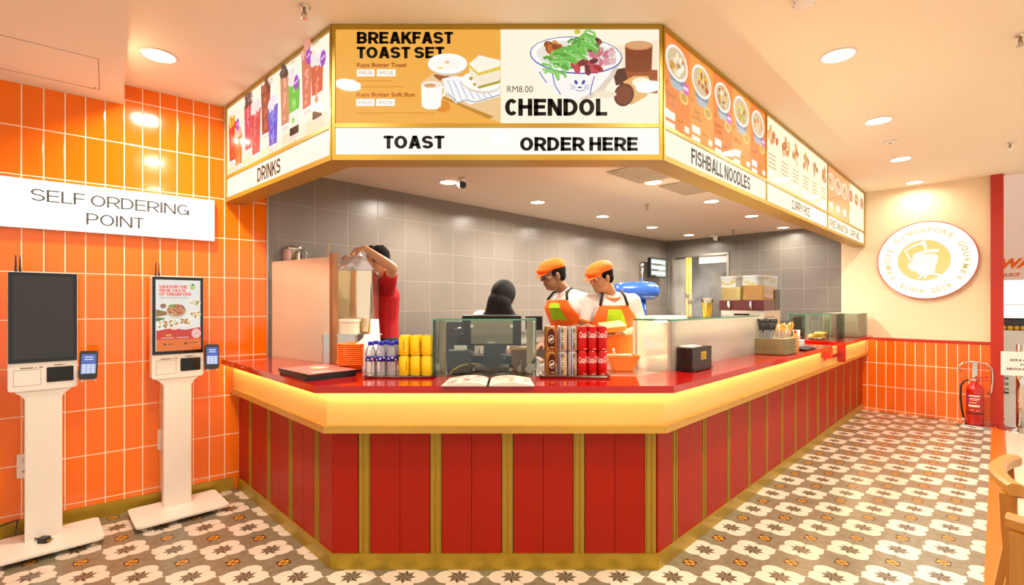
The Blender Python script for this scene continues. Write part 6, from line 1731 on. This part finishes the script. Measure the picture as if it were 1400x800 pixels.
# neighbouring stall across the walkway
sx = 9.2
M_STALLW = mat('stall_white', 'f0e2d4', 0.5)
cN = Vector((1404/1.0-700, FPX)).normalized()
def at(px, y): return Vector(((px-700)/FPX*y, y))
P_ = at(1372, 8.1)
t = thing('neighbour_stall', 'neighbouring juice stall front with orange lettering seen beyond the red door frame', 'stall', (P_.x-0.15, P_.y+0.15, 0.003), -R45)
b = B().m(M_STALLW); b.box(0, 3.2, 0.5, 0.6, 1.05, 3.9); obj('back_wall', b, t)
b = B().m(M_STALLW); b.box(0, 3.2, -0.02, 0.45, 0, 1.0); cn = obj('stall_counter', b, t)
b = B().m(mat('stall_red_band', 'c0301c', 0.4)); b.box(0, 3.2, -0.03, -0.02, 0.50, 0.62); obj('red_band', b, cn)
b = B().m(mat('stall_pink', 'ecc8b4', 0.5)); b.box(0, 3.2, 0.35, 0.5, 1.85, 3.9); hd = obj('header', b, t)
b = B().m(glow('fffaf0', 1.1)); b.box(0, 3.2, 0.485, 0.50, 1.10, 1.85); obj('lit_display', b, t)
b = B().m(flat('e86018')); b.text('WA', Matrix.Translation((0.19, 0.3495, 2.13)), None, 0.17, 0.05, 0.004, 0.3, align='L'); obj('lettering', b, hd)
b = B().m(flat('d85828')); b.text('E JUICE', Matrix.Translation((0.155, 0.3495, 1.93)), None, 0.075, 0.02, 0.003, 0.3, align='L'); obj('lettering', b, hd)
b = B().m(mat('display_shelf', 'e8ddd0', 0.4)); b.box(0.02, 3.2, 0.30, 0.484, 1.42, 1.43); obj('shelf', b, t)
lpx = P_.x
def stall(x, y, z):
    return Matrix.Translation((P_.x-0.15, P_.y+0.15, 0.003)) @ Matrix.Rotation(-R45, 4, 'Z') @ Vector((x, y, z))
t = thing('black_machine', 'black boxy machine on the neighbouring stall counter', 'machine', stall(0.33, 0.18, 1.001), -R45)
b = B().m(M_BLACK); b.rbox(-0.17, 0.25, -0.12, 0.12, 0, 0.20, 0.015, axis='y'); obj('machine_body', b, t)
b = B().m(mat('dark_grey_plastic', '3a3834', 0.4)); b.rbox(-0.15, 0.23, -0.126, -0.12, 0.06, 0.17, 0.01, axis='y'); obj('front_plate', b, t)
rr = random.Random(8); fr = None
for k in range(7):
    loc = stall(0.14+0.075*k, 0.03+0.01*(k % 2), 1.0395); lb = ['golden fruit at the left end of the row on the neighbouring stall counter', 'second', 'third', 'fourth', 'fifth', 'sixth', 'seventh'][k]
    if k: lb = lb+' golden fruit from the left in the row on the neighbouring stall counter'
    if fr is None:
        b = B().m(mat('golden_fruit', 'e0a020', 0.4, var=0.2)); b.ball((0, 0, 0), (0.037, 0.034, 0.038)); b.m(mat('fruit_stem', '5a4020', 0.7)); b.cyl((0, 0, 0.036), (0.002, 0, 0.046), 0.003, n=6)
        fr = obj('fruit', b, None, None, loc); tag(fr, lb, 'fruit', 'fruit on the neighbouring stall counter')
    else: dup(fr, lb, loc, rr.uniform(0, 3))
t = thing('coil_stool', 'black coiled metal rack standing on the floor before the neighbouring stall', 'rack', (lambda p: (p.x, p.y, 0.003))(stall(0.17, -0.35, 0)), -R45)
b = B().m(M_BLACK)
zz = []
for k in range(11): zz.append((-0.09 if k % 2 else 0.09, 0, 0.05+k*0.045))
b.tube([p for k in range(10) for p in (zz[k], (zz[k][0], 0, zz[k][2]+0.02))], 0.009, 8); obj('coil', b, t)
b = B().m(M_BLACK); b.cyl((-0.1, 0.0, 0.012), (0.1, 0.0, 0.012), 0.012, n=8); b.cyl((0, -0.12, 0.012), (0, 0.12, 0.012), 0.012, n=8); b.cyl((0, 0, 0.012), (0.06, 0, 0.05), 0.010, n=8); obj('foot', b, t)

# dining table and the two chairs tucked under it
t = thing('dining_table', 'pale-topped dining table at the right edge beside the orange floor strip', 'table', U(2.56, -0.40, 0.0035), R45)
b = B().m(mat('pale_laminate', 'd8c4a8', 0.35, var=0.06, vscale=9, stretch=(1, 8, 1))); b.rbox(-0.33, 0.33, -0.35, 0.35, 0.722, 0.750, 0.015); obj('table_top', b, t)
b = B().m(M_WOOD); b.rbox(-0.328, 0.328, -0.348, 0.348, 0.700, 0.7215, 0.015); obj('top_edge', b, t)
for x in (0.0,):
    b = B().m(M_BLACK); b.cyl((x, 0, 0.02), (x, 0, 0.70), 0.035, n=18); b.rbox(x-0.22, x+0.22, -0.25, 0.25, 0, 0.02, 0.05); obj('pedestal', b, t)
def chair(u, v, label, rz=R45):
    """local: seat towards -y, curved back rail at +y"""
    t = thing('dining_chair', label, 'chair', U(u, v, 0.0055), rz, 'beech dining chairs at the table')
    b = B().m(mat('red_seat_pad', 'a81410', 0.45)); b.rbox(-0.205, 0.205, -0.44, -0.045, 0.435, 0.475, 0.05, n=5); obj('seat', b, t, bevel=0.008)
    b = B().m(M_WOOD)
    b.box(-0.20, 0.20, -0.060, -0.035, 0.375, 0.432); b.box(-0.20, 0.20, -0.44, -0.415, 0.375, 0.432); b.box(-0.215, -0.190, -0.44, -0.04, 0.375, 0.432); b.box(0.190, 0.215, -0.44, -0.04, 0.375, 0.432); obj('seat_frame', b, t)
    b = B().m(M_WOOD); b.box(-0.20, 0.20, -0.05, -0.03, 0.24, 0.275); obj('stretcher', b, t)
    for s in (-1, 1):
        b = B().m(M_WOOD); x = s*0.215
        rings = []
        for z, y, w, d_ in ((0.0, 0.055, 0.032, 0.030), (0.20, 0.015, 0.036, 0.036), (0.44, -0.025, 0.040, 0.044), (0.62, -0.012, 0.040, 0.044), (0.752, -0.008, 0.042, 0.046)):
            rings.append([(x+a_*w/2, y+c_*d_/2, z) for a_, c_ in ((-1, -1), (1, -1), (1, 1), (-1, 1))])
        b.loft(rings, smooth=False); obj('leg', b, t, bevel=0.004)
        b = B().m(M_WOOD); b.loft([[(x+a_*w/2, -0.42+c_*w/2, z) for a_, c_ in ((-1, -1), (1, -1), (1, 1), (-1, 1))] for z, w in ((0, 0.030), (0.43, 0.040))], smooth=False); obj('leg', b, t, bevel=0.004)
    b = B().m(M_WOOD); rings = []
    n = 18
    for i in range(n+1):
        s = -1+2*i/n; x = 0.243*s; y = -0.03+0.05*(1-s*s)
        tx, ty = 1.0, -0.15*s*2/0.486*1.0*0.243
        L_ = math.hypot(tx, ty); nx, ny = -ty/L_, tx/L_
        rings.append([(x+nx*o, y+ny*o, z) for o, z in ((-0.022, 0.752), (0.018, 0.752), (0.024, 0.762), (0.024, 0.786), (0.014, 0.796), (-0.014, 0.796), (-0.026, 0.786), (-0.026, 0.762))])
    b.loft(rings, smooth=False); obj('back_rail', b, t)
    b = B().m(M_WOOD)
    b.box(-0.06, 0.06, -0.0, 0.02, 0.44, 0.775) if False else b.box(-0.195, 0.195, -0.018, 0.0, 0.60, 0.66); obj('back_slat', b, t)
    return t
chair(2.755, -0.018, 'beech dining chair with curved back rail and red seat at the table, farther one')
chair(2.115, -0.262, 'beech dining chair at the near end of the table, in the picture corner', R45+PI/2)
# ------------------------------------------------------------------ the people behind the counter
def basis(f, up=(0, 0, 1), pos=(0, 0, 0), scale=1.0):
    """matrix whose x axis looks along f, y is to its left, z up"""
    f = Vector(f).normalized(); up = Vector(up)
    l = up.cross(f).normalized(); k = f.cross(l)
    M = Matrix(((f.x, l.x, k.x, pos[0]), (f.y, l.y, k.y, pos[1]), (f.z, l.z, k.z, pos[2]), (0, 0, 0, 1)))
    return M @ Matrix.Scale(scale, 4)
def skinned(name, b, parent, voxel=0.006, smooth=3):
    o = obj(name, b, parent)
    m = o.modifiers.new('remesh', 'REMESH'); m.mode = 'VOXEL'; m.voxel_size = voxel; m.use_smooth_shade = True
    s = o.modifiers.new('smooth', 'SMOOTH'); s.iterations = smooth; s.factor = 0.5
    return o
def hand(b, wrist, d, palm, thumb, curl, size=1.0):
    """palm and five bent fingers; d = direction wrist to knuckles, palm = the way the palm faces, thumb = side of the thumb"""
    d = Vector(d).normalized(); palm = Vector(palm); palm = (palm-d*palm.dot(d)).normalized()
    th = Vector(thumb); th = (th-d*th.dot(d)-palm*th.dot(palm)).normalized()
    w = Vector(wrist); k = size
    for s in (-0.026, -0.009, 0.009, 0.026):
        b.cap(w+d*0.012*k+th*s*0.6*k, 0.016*k, w+d*0.082*k+th*s*k, 0.0125*k)
    for i, s in enumerate((0.030, 0.011, -0.009, -0.028)):
        L = (0.072, 0.080, 0.074, 0.058)[i]*k
        p = w+d*0.088*k+th*s*k; a = curl*0.55; seg = (0.45, 0.32, 0.23); r = 0.0092*k
        for j in range(3):
            dd = d*math.cos(a)+palm*math.sin(a)
            q = p+dd*L*seg[j]; b.cap(p, r, q, r*0.9); p = q; r *= 0.92; a += curl*(0.75, 0.55, 0)[j]
    p = w+d*0.025*k+th*0.030*k; dd = (th*0.75+d*0.65+palm*0.25).normalized(); q = p+dd*0.038*k; b.cap(p, 0.014*k, q, 0.0105*k)
    dd = (th*0.15+d*0.85+palm*0.55*min(1.0, curl)).normalized(); b.cap(q, 0.0105*k, q+dd*0.034*k, 0.0085*k)
def head(b, H):
    e = lambda c, r, R=None: b.ball(c, r, H if R is None else H @ R, 20, 14)
    e((-0.005, 0, 0.035), (0.098, 0.076, 0.100)); e((0.022, 0, -0.040), (0.072, 0.062, 0.080)); e((0.058, 0, -0.088), (0.028, 0.030, 0.022))
    b.cap(H @ Vector((0.090, 0, 0.018)), 0.009, H @ Vector((0.112, 0, -0.020)), 0.0125)
    for s in (-1, 1):
        e((0.099, s*0.011, -0.024), (0.010, 0.008, 0.007)); e((0.074, s*0.030, 0.028), (0.022, 0.026, 0.010)); e((0.060, s*0.042, -0.012), (0.026, 0.020, 0.020))
        e((-0.004, s*0.076, -0.004), (0.019, 0.009, 0.031), Matrix.Rotation(0.0, 4, 'Z'))
        e((-0.001, s*0.083, 0.012), (0.014, 0.006, 0.013))
    e((0.091, 0, -0.050), (0.010, 0.021, 0.0055)); e((0.089, 0, -0.062), (0.011, 0.018, 0.0065))
def face_bits(t, H, brow='201812', glasses=False):
    for s in (-1, 1):
        b = B().m(mat('eye_white', 'efe8e0', 0.2)); b.ball((0.079, s*0.031, 0.008), 0.0125, H, 14, 10)
        b.m(mat('dark_iris', '1a100a', 0.15)); b.ball((0.0875, s*0.031, 0.006), 0.0060, H, 10, 8); obj('eye', b, t)
        b = B().m(mat('brow_'+brow, brow, 0.8)); b.tube([H @ Vector(p) for p in ((0.093, s*0.014, 0.034), (0.089, s*0.034, 0.039), (0.074, s*0.052, 0.033))], [0.003, 0.0036, 0.002], 6); obj('eyebrow', b, t)
    if glasses:
        b = B().m(M_BLACK)
        for s in (-1, 1):
            c = Vector((0.104, s*0.034, 0.004))
            b.tube([H @ Vector((c.x-0.012*math.cos(q)*s*0-0.008*abs(math.cos(q))*(1 if math.cos(q)*s > 0 else 0), c.y+0.028*math.cos(q), c.z+0.021*math.sin(q))) for q in [2*PI*i/16 for i in range(17)]], 0.0024, 6)
            b.tube([H @ Vector(p) for p in ((0.096, s*0.062, 0.010), (0.04, s*0.082, 0.014), (-0.02, s*0.084, 0.010))], 0.002, 6)
        b.tube([H @ Vector(p) for p in ((0.104, -0.008, 0.006), (0.110, 0, 0.009), (0.104, 0.008, 0.006))], 0.002, 6)
        obj('glasses', b, t)
def flat_cap(t, H):
    mc = mat('orange_cap_cloth', 'ff7206', 0.75, bump=0.1, bscale=300)
    b = B().m(mc); T = Matrix.Rotation(0.16, 4, 'Y')
    b.ball((-0.004, 0, 0.088), (0.122, 0.092, 0.058), H @ T, 28, 14); b.ball((0.040, 0, 0.074), (0.092, 0.084, 0.042), H @ T, 28, 14)
    b.ball((-0.035, 0, 0.078), (0.088, 0.090, 0.052), H @ T, 28, 14)
    cp = skinned('flat_cap', b, t, 0.004, 2)
    b = B().m(mc); b.ball((0.098, 0, 0.052), (0.058, 0.070, 0.0075), H @ T @ Matrix.Rotation(0.12, 4, 'Y'), 24, 8); obj('peak', b, cp)
def hair(t, H, col='100a07', low=False):
    b = B().m(mat('hair_'+col, col, 0.9, 0, 0.2, bump=0.5, bscale=90))
    b.ball((-0.020, 0, 0.045), (0.092, 0.081, 0.094), H, 24, 14); b.ball((-0.050, 0, 0.0), (0.056, 0.068, 0.062), H, 20, 12)
    for s in (-1, 1): b.ball((0.015, s*0.066, 0.030), (0.030, 0.014, 0.036), H, 14, 10)
    if low:
        rr = random.Random(4)
        for k in range(26): b.ball((rr.uniform(-0.07, 0.075), rr.uniform(-0.055, 0.055), 0.115+rr.uniform(-0.02, 0.014)), (0.022, 0.022, 0.016), H, 10, 8)
    skinned('hair', b, t, 0.005, 2)
def torso(b, J, grow=0.0):
    pel, waist, chest, neckb, sl, sr = [Vector(J[k]) for k in ('pelvis', 'waist', 'chest', 'neck', 'sl', 'sr')]
    ax = (sr-sl).normalized()
    k = J.get('girth', 1.0)
    for p, w, r in ((pel, 0.075, 0.120), (waist, 0.055, 0.115), (chest, 0.070, 0.118)):
        for s in (-1, 1): b.ball(p+ax*s*w*k, (r*k+grow,)*3, None, 18, 12)
    for s in (-1, 1):
        b.cap(pel+ax*s*0.070*k, 0.120*k+grow, waist+ax*s*0.055*k, 0.112*k+grow); b.cap(waist+ax*s*0.055*k, 0.112*k+grow, chest+ax*s*0.070*k, 0.116*k+grow)
    for q in (sl, sr):
        b.cap(chest+(q-chest)*0.35, 0.105*k+grow, q, 0.062*k+grow); b.cap(neckb-Vector((0, 0, 0.02)), 0.058*k+grow, q, 0.056*k+grow)
def person(label, root, J, look, skin, up=(0, 0, 1), hs=1.0):
    t = thing('person', label, 'person', root)
    sk = mat('skin_'+skin, skin, 0.5, sss=0.08)
    H = basis(look, up, J['head'], hs)
    b = B().m(sk)
    head(b, H)
    b.cap(Vector(J['neck']), 0.058, H @ Vector((-0.018, 0, -0.045)), 0.052)
    torso(b, J)
    for s in ('l', 'r'):
        S, E_, W = Vector(J['s'+s]), Vector(J['e'+s]), Vector(J['w'+s])
        b.cap(S, 0.050, E_, 0.040); b.cap(E_, 0.041, E_+(W-E_)*0.3, 0.040); b.cap(E_+(W-E_)*0.3, 0.040, W, 0.026)
        hd = J['h'+s]; hand(b, W, hd[0], hd[1], hd[2], hd[3])
    pel = Vector(J['pelvis']); ax = (Vector(J['sr'])-Vector(J['sl'])); ax.z = 0; ax.normalize()
    for s in (-1, 1):
        hip = pel+ax*s*0.09-Vector((0, 0, 0.05)); kn = Vector((hip.x, hip.y-0.02, 0.50)) if 'fx' not in J else hip.lerp(Vector((J['fx'], J['fy'], 0.08)), 0.48)+Vector((0, -0.02, 0)); an = Vector((J.get('fx', hip.x)+ax.x*s*0.09 if 'fx' in J else hip.x, J.get('fy', hip.y)+ax.y*s*0.09 if 'fy' in J else hip.y, 0.085))
        b.cap(hip, 0.088, kn, 0.056); b.cap(kn, 0.055, an, 0.036)
    skinned('body', b, t)
    # trousers and shoes
    b = B().m(mat('dark_trousers', '22201e', 0.8))
    ft = []
    for s in (-1, 1):
        hip = pel+ax*s*0.09-Vector((0, 0, 0.05)); kn = Vector((hip.x, hip.y-0.02, 0.50)) if 'fx' not in J else hip.lerp(Vector((J['fx'], J['fy'], 0.08)), 0.48)+Vector((0, -0.02, 0)); an = Vector((J.get('fx', hip.x)+ax.x*s*0.09 if 'fx' in J else hip.x, J.get('fy', hip.y)+ax.y*s*0.09 if 'fy' in J else hip.y, 0.085))
        b.cap(hip, 0.102, kn, 0.072); b.cap(kn, 0.072, an, 0.058); ft.append(an)
    for s in (-1, 1): b.ball(pel+ax*s*0.07, 0.134, None, 16, 12)
    skinned('trousers', b, t, 0.009, 2)
    fw = Vector((look[0], look[1], 0)).normalized()
    for an in ft:
        b = B().m(M_BLACK); b.cap((an.x, an.y, 0.045), 0.043, (an.x+fw.x*0.13, an.y+fw.y*0.13, 0.036), 0.034); obj('shoe', b, t)
    return t, H
def shirt(t, J, m_, sleeve=0.55, trim=None, cut=None):
    b = B().m(m_); torso(b, J, 0.012)
    for s in ('l', 'r'):
        S, E_ = Vector(J['s'+s]), Vector(J['e'+s]); b.cap(S, 0.072, S+(E_-S)*sleeve, 0.062)
    b.cap(Vector(J['pelvis'])-Vector((0, 0, 0.04)), 0.14, Vector(J['waist']), 0.13)
    o = skinned('shirt', b, t, 0.007, 4)
    if trim:
        for s in ('l', 'r'):
            S, E_ = Vector(J['s'+s]), Vector(J['e'+s]); q = S+(E_-S)*(sleeve+0.13); d = (E_-S).normalized()
            b = B().m(trim); b.cyl(q-d*0.012, q+d*0.010, 0.0625, 0.061, 20); obj('sleeve_trim', b, o)
    return o
def apron(t, J, f, m_, top=0.16, half=1.15, patch=True):
    """bib apron wrapped over the chest and front; f = the way the chest faces"""
    f = Vector(f).normalized(); k = J.get('girth', 1.0)
    pel, waist, chest = [Vector(J[q]) for q in ('pelvis', 'waist', 'chest')]
    spine = [pel-Vector((0, 0, 0.42)), pel-Vector((0, 0, 0.12)), pel, waist, chest, chest+(Vector(J['neck'])-chest)*top*3.2]
    halfw = [1.25*half, 1.25*half, 1.2*half, 1.0*half, 0.62*half, 0.50*half]
    fr = [0.175, 0.175, 0.170, 0.168, 0.166, 0.130]
    left = Vector((0, 0, 1)).cross(f).normalized()
    rows = []
    for i in range(len(spine)-1):
        for j in range(5):
            q = j/5; c = spine[i].lerp(spine[i+1], q); hw = halfw[i]+(halfw[i+1]-halfw[i])*q; r = (fr[i]+(fr[i+1]-fr[i])*q)*k
            rows.append((c, hw, r))
    rows.append((spine[-1], halfw[-1], fr[-1]*k))
    n = 16; G = []
    for c, hw, r in rows:
        G.append([c+f*(r*math.cos(-hw+2*hw*i/n)+0.004)+left*((r+0.075*k)*math.sin(-hw+2*hw*i/n)) for i in range(n+1)])
    b = B().m(m_)
    b.loft(G, caps=False, closed=False, smooth=True)
    o = obj('apron', b, t)
    s = o.modifiers.new('thickness', 'SOLIDIFY'); s.thickness = 0.004; s.offset = 1.0
    if patch:
        b = B().m(flat('a8d020', 0.7))
        i0, i1, j0, j1 = len(G)-9, len(G)-3, 5, 11
        for i in range(i0, i1):
            for j in range(j0, j1):
                b._f([b._v(G[a_][c_]+f*0.009) for a_, c_ in ((i, j), (i, j+1), (i+1, j+1), (i+1, j))], True)
        plab(obj('patch', b, o), 'lime green patch')
    mb = mat('black_strap', '1c1a18', 0.7)
    for e in (0, n):
        b = B().m(mb); p = G[-1][e]; s_ = 'sl' if (Vector(J['sl'])-p).length < (Vector(J['sr'])-p).length else 'sr'
        sh = Vector(J['neck']).lerp(Vector(J[s_]), 0.45)+Vector((0, 0, 0.072)); bk = sh-f*0.10-Vector((0, 0, 0.05))
        pts = [p+f*0.004, p.lerp(sh, 0.55)+f*0.045+Vector((0, 0, 0.01)), sh+f*0.02, bk]
        b.tube(pts, 0.011, 8); obj('strap', b, o)
    return o
M_TEE = mat('white_tee', 'f0ebe4', 0.8, bump=0.15, bscale=14)
M_APR = mat('orange_apron', 'ff6a08', 0.75)
KZ = KFLOOR
# first man: bends to the left over the bench, orange cap and glasses
def rel_(root, px, py, y): return ((px-700)/FPX*y-root[0], y-root[1], EYE+(415-py)/FPX*y-root[2])
R1 = (0.56, 4.22, KZ)
r1 = lambda px, py, y: rel_(R1, px, py, y)
J = dict(head=r1(757, 377.5, 4.16), neck=r1(773, 400, 4.22), chest=r1(779, 421, 4.22), waist=r1(790, 448, 4.24), pelvis=r1(794, 480, 4.26), sl=r1(796, 412, 4.09), sr=r1(771, 413, 4.37), girth=1.08,
         el=r1(825, 424, 4.16), wl=r1(800, 443, 4.02), hl=((-0.9, -0.3, -0.15), (0, 0, -1), (0, -1, 0), 0.5),
         er=r1(757, 448, 4.42), wr=r1(742, 470, 4.25), hr=((-0.6, -0.6, -0.3), (0, 0, -1), (0.5, -0.5, 0), 0.6), fx=0.0, fy=0.02)
t1, H1 = person('person in orange flat cap, glasses and orange apron over white shirt, bending left', R1, J, (-0.93, -0.30, -0.16), '9a6a48', up=(0.02, 0, 1), hs=1.03)
face_bits(t1, H1, glasses=True); hair(t1, H1); flat_cap(t1, H1)
shirt(t1, J, M_TEE, 0.72); apron(t1, J, (-0.78, -0.62, 0), M_APR)
# second man: stands facing the room, looking down to the left
R2 = (0.83, 4.02, KZ)
r2 = lambda px, py, y: rel_(R2, px, py, y)
J = dict(head=r2(822.5, 381, 3.98), neck=r2(836, 406, 4.02), chest=r2(838, 430, 4.02), waist=r2(840, 460, 4.02), pelvis=r2(841, 490, 4.02), sl=r2(864, 413, 4.0), sr=r2(809, 413, 4.0), girth=0.98,
         el=r2(876, 448, 3.98), wl=r2(856, 455, 3.76), hl=((-0.9, -0.35, 0.12), (0.1, -0.3, 1), (0.2, -1, 0), 0.5),
         er=r2(799, 446, 4.0), wr=r2(822, 458, 3.76), hr=((0.9, -0.3, 0.1), (0.0, -0.3, 1), (-0.2, -1, 0), 0.5))
t2, H2 = person('person in orange flat cap and lime-patched apron, facing the room, head turned left', R2, J, (-0.86, -0.46, -0.20), 'c08a62', up=(-0.04, 0, 1), hs=1.0)
face_bits(t2, H2); hair(t2, H2); flat_cap(t2, H2)
sh2 = shirt(t2, J, M_TEE, 0.68, mat('orange_trim', 'e87a28', 0.75)); apron(t2, J, (-0.08, -1, 0), M_APR)
b = B().m(mat('orange_trim', 'e87a28', 0.75)); nk = Vector(J['neck'])
b.tube([nk+Vector((0.076*math.cos(q), 0.072*math.sin(q)-0.012, 0.012+0.030*math.sin(q))) for q in [2*PI*i/24 for i in range(25)]], 0.010, 8); obj('collar', b, sh2)
# the folder he holds
c_ = Vector(r2(838, 450, 3.71))+Vector(R2)
t = thing('orange_container', 'flat orange container held in the hands of the second capped person', 'container', c_, 0.15)
b = B().m(M_ORANGE); M = Matrix.Rotation(0.25, 4, 'X') @ Matrix.Rotation(-0.10, 4, 'Y'); b.rbox(-0.10, 0.08, -0.07, 0.06, 0.0, 0.035, 0.02, M=M); obj('box_body', b, t)
b = B().m(mat('pale_orange_lid', 'ffb070', 0.4)); b.rbox(-0.104, 0.084, -0.074, 0.064, 0.0352, 0.042, 0.02, M=M); obj('lid', b, t)
# third: black headscarf, back turned
R3 = (-0.10, 3.86, KZ)
r3 = lambda px, py, y: rel_(R3, px, py, y)
J = dict(head=r3(688, 407, 3.80), neck=r3(678, 437, 3.84), chest=r3(672, 462, 3.86), waist=r3(668, 500, 3.88), pelvis=r3(668, 538, 3.88), sl=r3(657, 436, 3.96), sr=r3(664, 446, 3.74), girth=0.9,
         el=r3(690, 480, 4.06), wl=r3(722, 488, 4.00), hl=((0.9, -0.2, -0.1), (0, 0, -1), (0, -1, 0), 0.5),
         er=r3(668, 492, 3.70), wr=r3(705, 502, 3.72), hr=((0.95, 0.1, -0.1), (0, 0, -1), (0, 1, 0), 0.5), fx=0.0, fy=0.0)
t3, H3 = person('person in black headscarf and black vest over white sleeves, seen from behind the till screen', R3, J, (0.50, 0.82, -0.35), 'b98a66', up=(0.16, 0, 1), hs=0.97)
face_bits(t3, H3)
shirt(t3, J, M_TEE, 0.9)
mbk = mat('black_scarf', '0d0c0d', 0.75)
b = B().m(mbk); hp = H3
b.ball((-0.018, 0, 0.030), (0.110, 0.096, 0.116), hp, 24, 16); b.ball((-0.035, 0, -0.045), (0.090, 0.092, 0.10), hp, 24, 16)
b.cap(hp @ Vector((-0.03, 0, -0.05)), 0.095, Vector(J['neck'])+Vector((0.01, 0, -0.01)), 0.110)
b.cap(Vector(J['neck']), 0.112, Vector(J['chest'])+Vector((0.02, 0, 0.02)), 0.135)
b.cap(hp @ Vector((-0.04, 0, -0.06)), 0.080, Vector(r3(702, 436, 3.80)), 0.035)
skinned('headscarf', b, t3, 0.007, 5)
b = B().m(mat('black_vest', '232021', 0.8)); torso(b, dict(J, girth=0.96), 0.004); vs_ = skinned('vest', b, t3, 0.008, 4)
# fourth: red shirt, pouring from a bag over the urn
R4 = (-1.10, 4.24, KZ)
r4 = lambda px, py, y: rel_(R4, px, py, y)
J = dict(head=r4(517, 357.5, 4.20), neck=r4(525, 383, 4.25), chest=r4(525, 406, 4.26), waist=r4(524, 440, 4.27), pelvis=r4(524, 472, 4.27), sl=r4(529.5, 393, 4.10), sr=r4(514, 392, 4.40), girth=0.92,
         el=r4(536.5, 366, 3.90), wl=r4(499, 339.5, 3.84), hl=((-1, 0.05, -0.18), (-0.2, 0.5, -1), (0, -0.8, 0.3), 1.25),
         er=r4(482, 392, 4.36), wr=r4(478, 366, 4.10), hr=((-0.2, -0.6, 0.8), (0.4, -0.8, 0), (0.6, 0, 0.3), 0.9))
t4, H4 = person('person in red shirt with short black hair, arm raised, emptying a plastic bag', R4, J, (-0.95, -0.22, -0.22), 'd09a72', up=(-0.02, 0, 1), hs=1.0)
face_bits(t4, H4); hair(t4, H4, '0e0806', True)
shirt(t4, J, mat('red_tee', 'b80a10', 0.8, bump=0.15, bscale=14), 0.55)
# the bag
b = B().m(glass_mat('cloudy_plastic_bag', 'fbfafb', 0.60, 'fbf8fb', 0.12, 0.5, 1.5))
hb = Vector(r4(490, 345, 3.86))+Vector(R4)
rr = random.Random(12); rings = []
for z, r in ((0.0, 0.018), (-0.02, 0.022), (-0.04, 0.060), (-0.08, 0.098), (-0.13, 0.125), (-0.165, 0.122)):
    rings.append([(r*(1.12+0.10*math.sin(3*a_+z*30)+rr.uniform(-0.06, 0.06))*math.cos(a_)-0.02*(-z/0.16)+0.0, r*(0.72+rr.uniform(-0.06, 0.06))*math.sin(a_), z+rr.uniform(-0.004, 0.004)) for a_ in [2*PI*i/22 for i in range(22)]])
b.loft(rings, smooth=True)
tg = thing('plastic_bag', 'cloudy plastic bag of brown stuff held upside down over the steel urn', 'bag', (hb.x-0.005, hb.y, hb.z))
obj('bag_film', b, tg)
b = B().m(mat('brown_bag_contents', 'a8855a', 0.7, var=0.3, vscale=60))
for k in range(30):
    q = rr.random(); b.ball((0.02-0.075*q+rr.uniform(-0.015, 0.015), rr.uniform(-0.02, 0.02), -0.045-0.095*q), (0.010, 0.010, 0.010), None, 8, 6)
ct = obj('contents', b, tg); ct['kind'] = 'stuff'
# ------------------------------------------------------------------ steam over the hot counter
m = bpy.data.materials.new('steam'); m.use_nodes = True
nt = m.node_tree; nt.nodes.clear()
out = nt.nodes.new('ShaderNodeOutputMaterial'); vs = nt.nodes.new('ShaderNodeVolumeScatter')
vs.inputs['Color'].default_value = (1, 0.97, 0.93, 1); vs.inputs['Anisotropy'].default_value = 0.3
tc = nt.nodes.new('ShaderNodeTexCoord'); nz = nt.nodes.new('ShaderNodeTexNoise'); nz.inputs['Scale'].default_value = 4.5; nz.inputs['Detail'].default_value = 3.0; nz.inputs['Distortion'].default_value = 0.8
nt.links.new(tc.outputs['Object'], nz.inputs['Vector'])
ln = nt.nodes.new('ShaderNodeVectorMath'); ln.operation = 'MULTIPLY'; ln.inputs[1].default_value = (1/0.42, 1/0.35, 1/0.55)
nt.links.new(tc.outputs['Object'], ln.inputs[0])
l2 = nt.nodes.new('ShaderNodeVectorMath'); l2.operation = 'LENGTH'; nt.links.new(ln.outputs[0], l2.inputs[0])
fall = (E(nt, l2.outputs['Value'])*-1.0+1.0).mx(0.0)
den = ((E(nt, nz.outputs['Fac'])-0.42).mx(0.0))*fall*9.0
nt.links.new(den.x, vs.inputs['Density']); nt.links.new(vs.outputs[0], out.inputs['Volume'])
b = B().m(m); b.ball((0, 0, 0), (0.42, 0.35, 0.55), nu=20, nv=14)
st = obj('steam', b, None, None, (2.08, 5.35, 1.52))
tag(st, 'faint steam drifting up in front of the kitchen doorway', 'steam', kind='stuff')
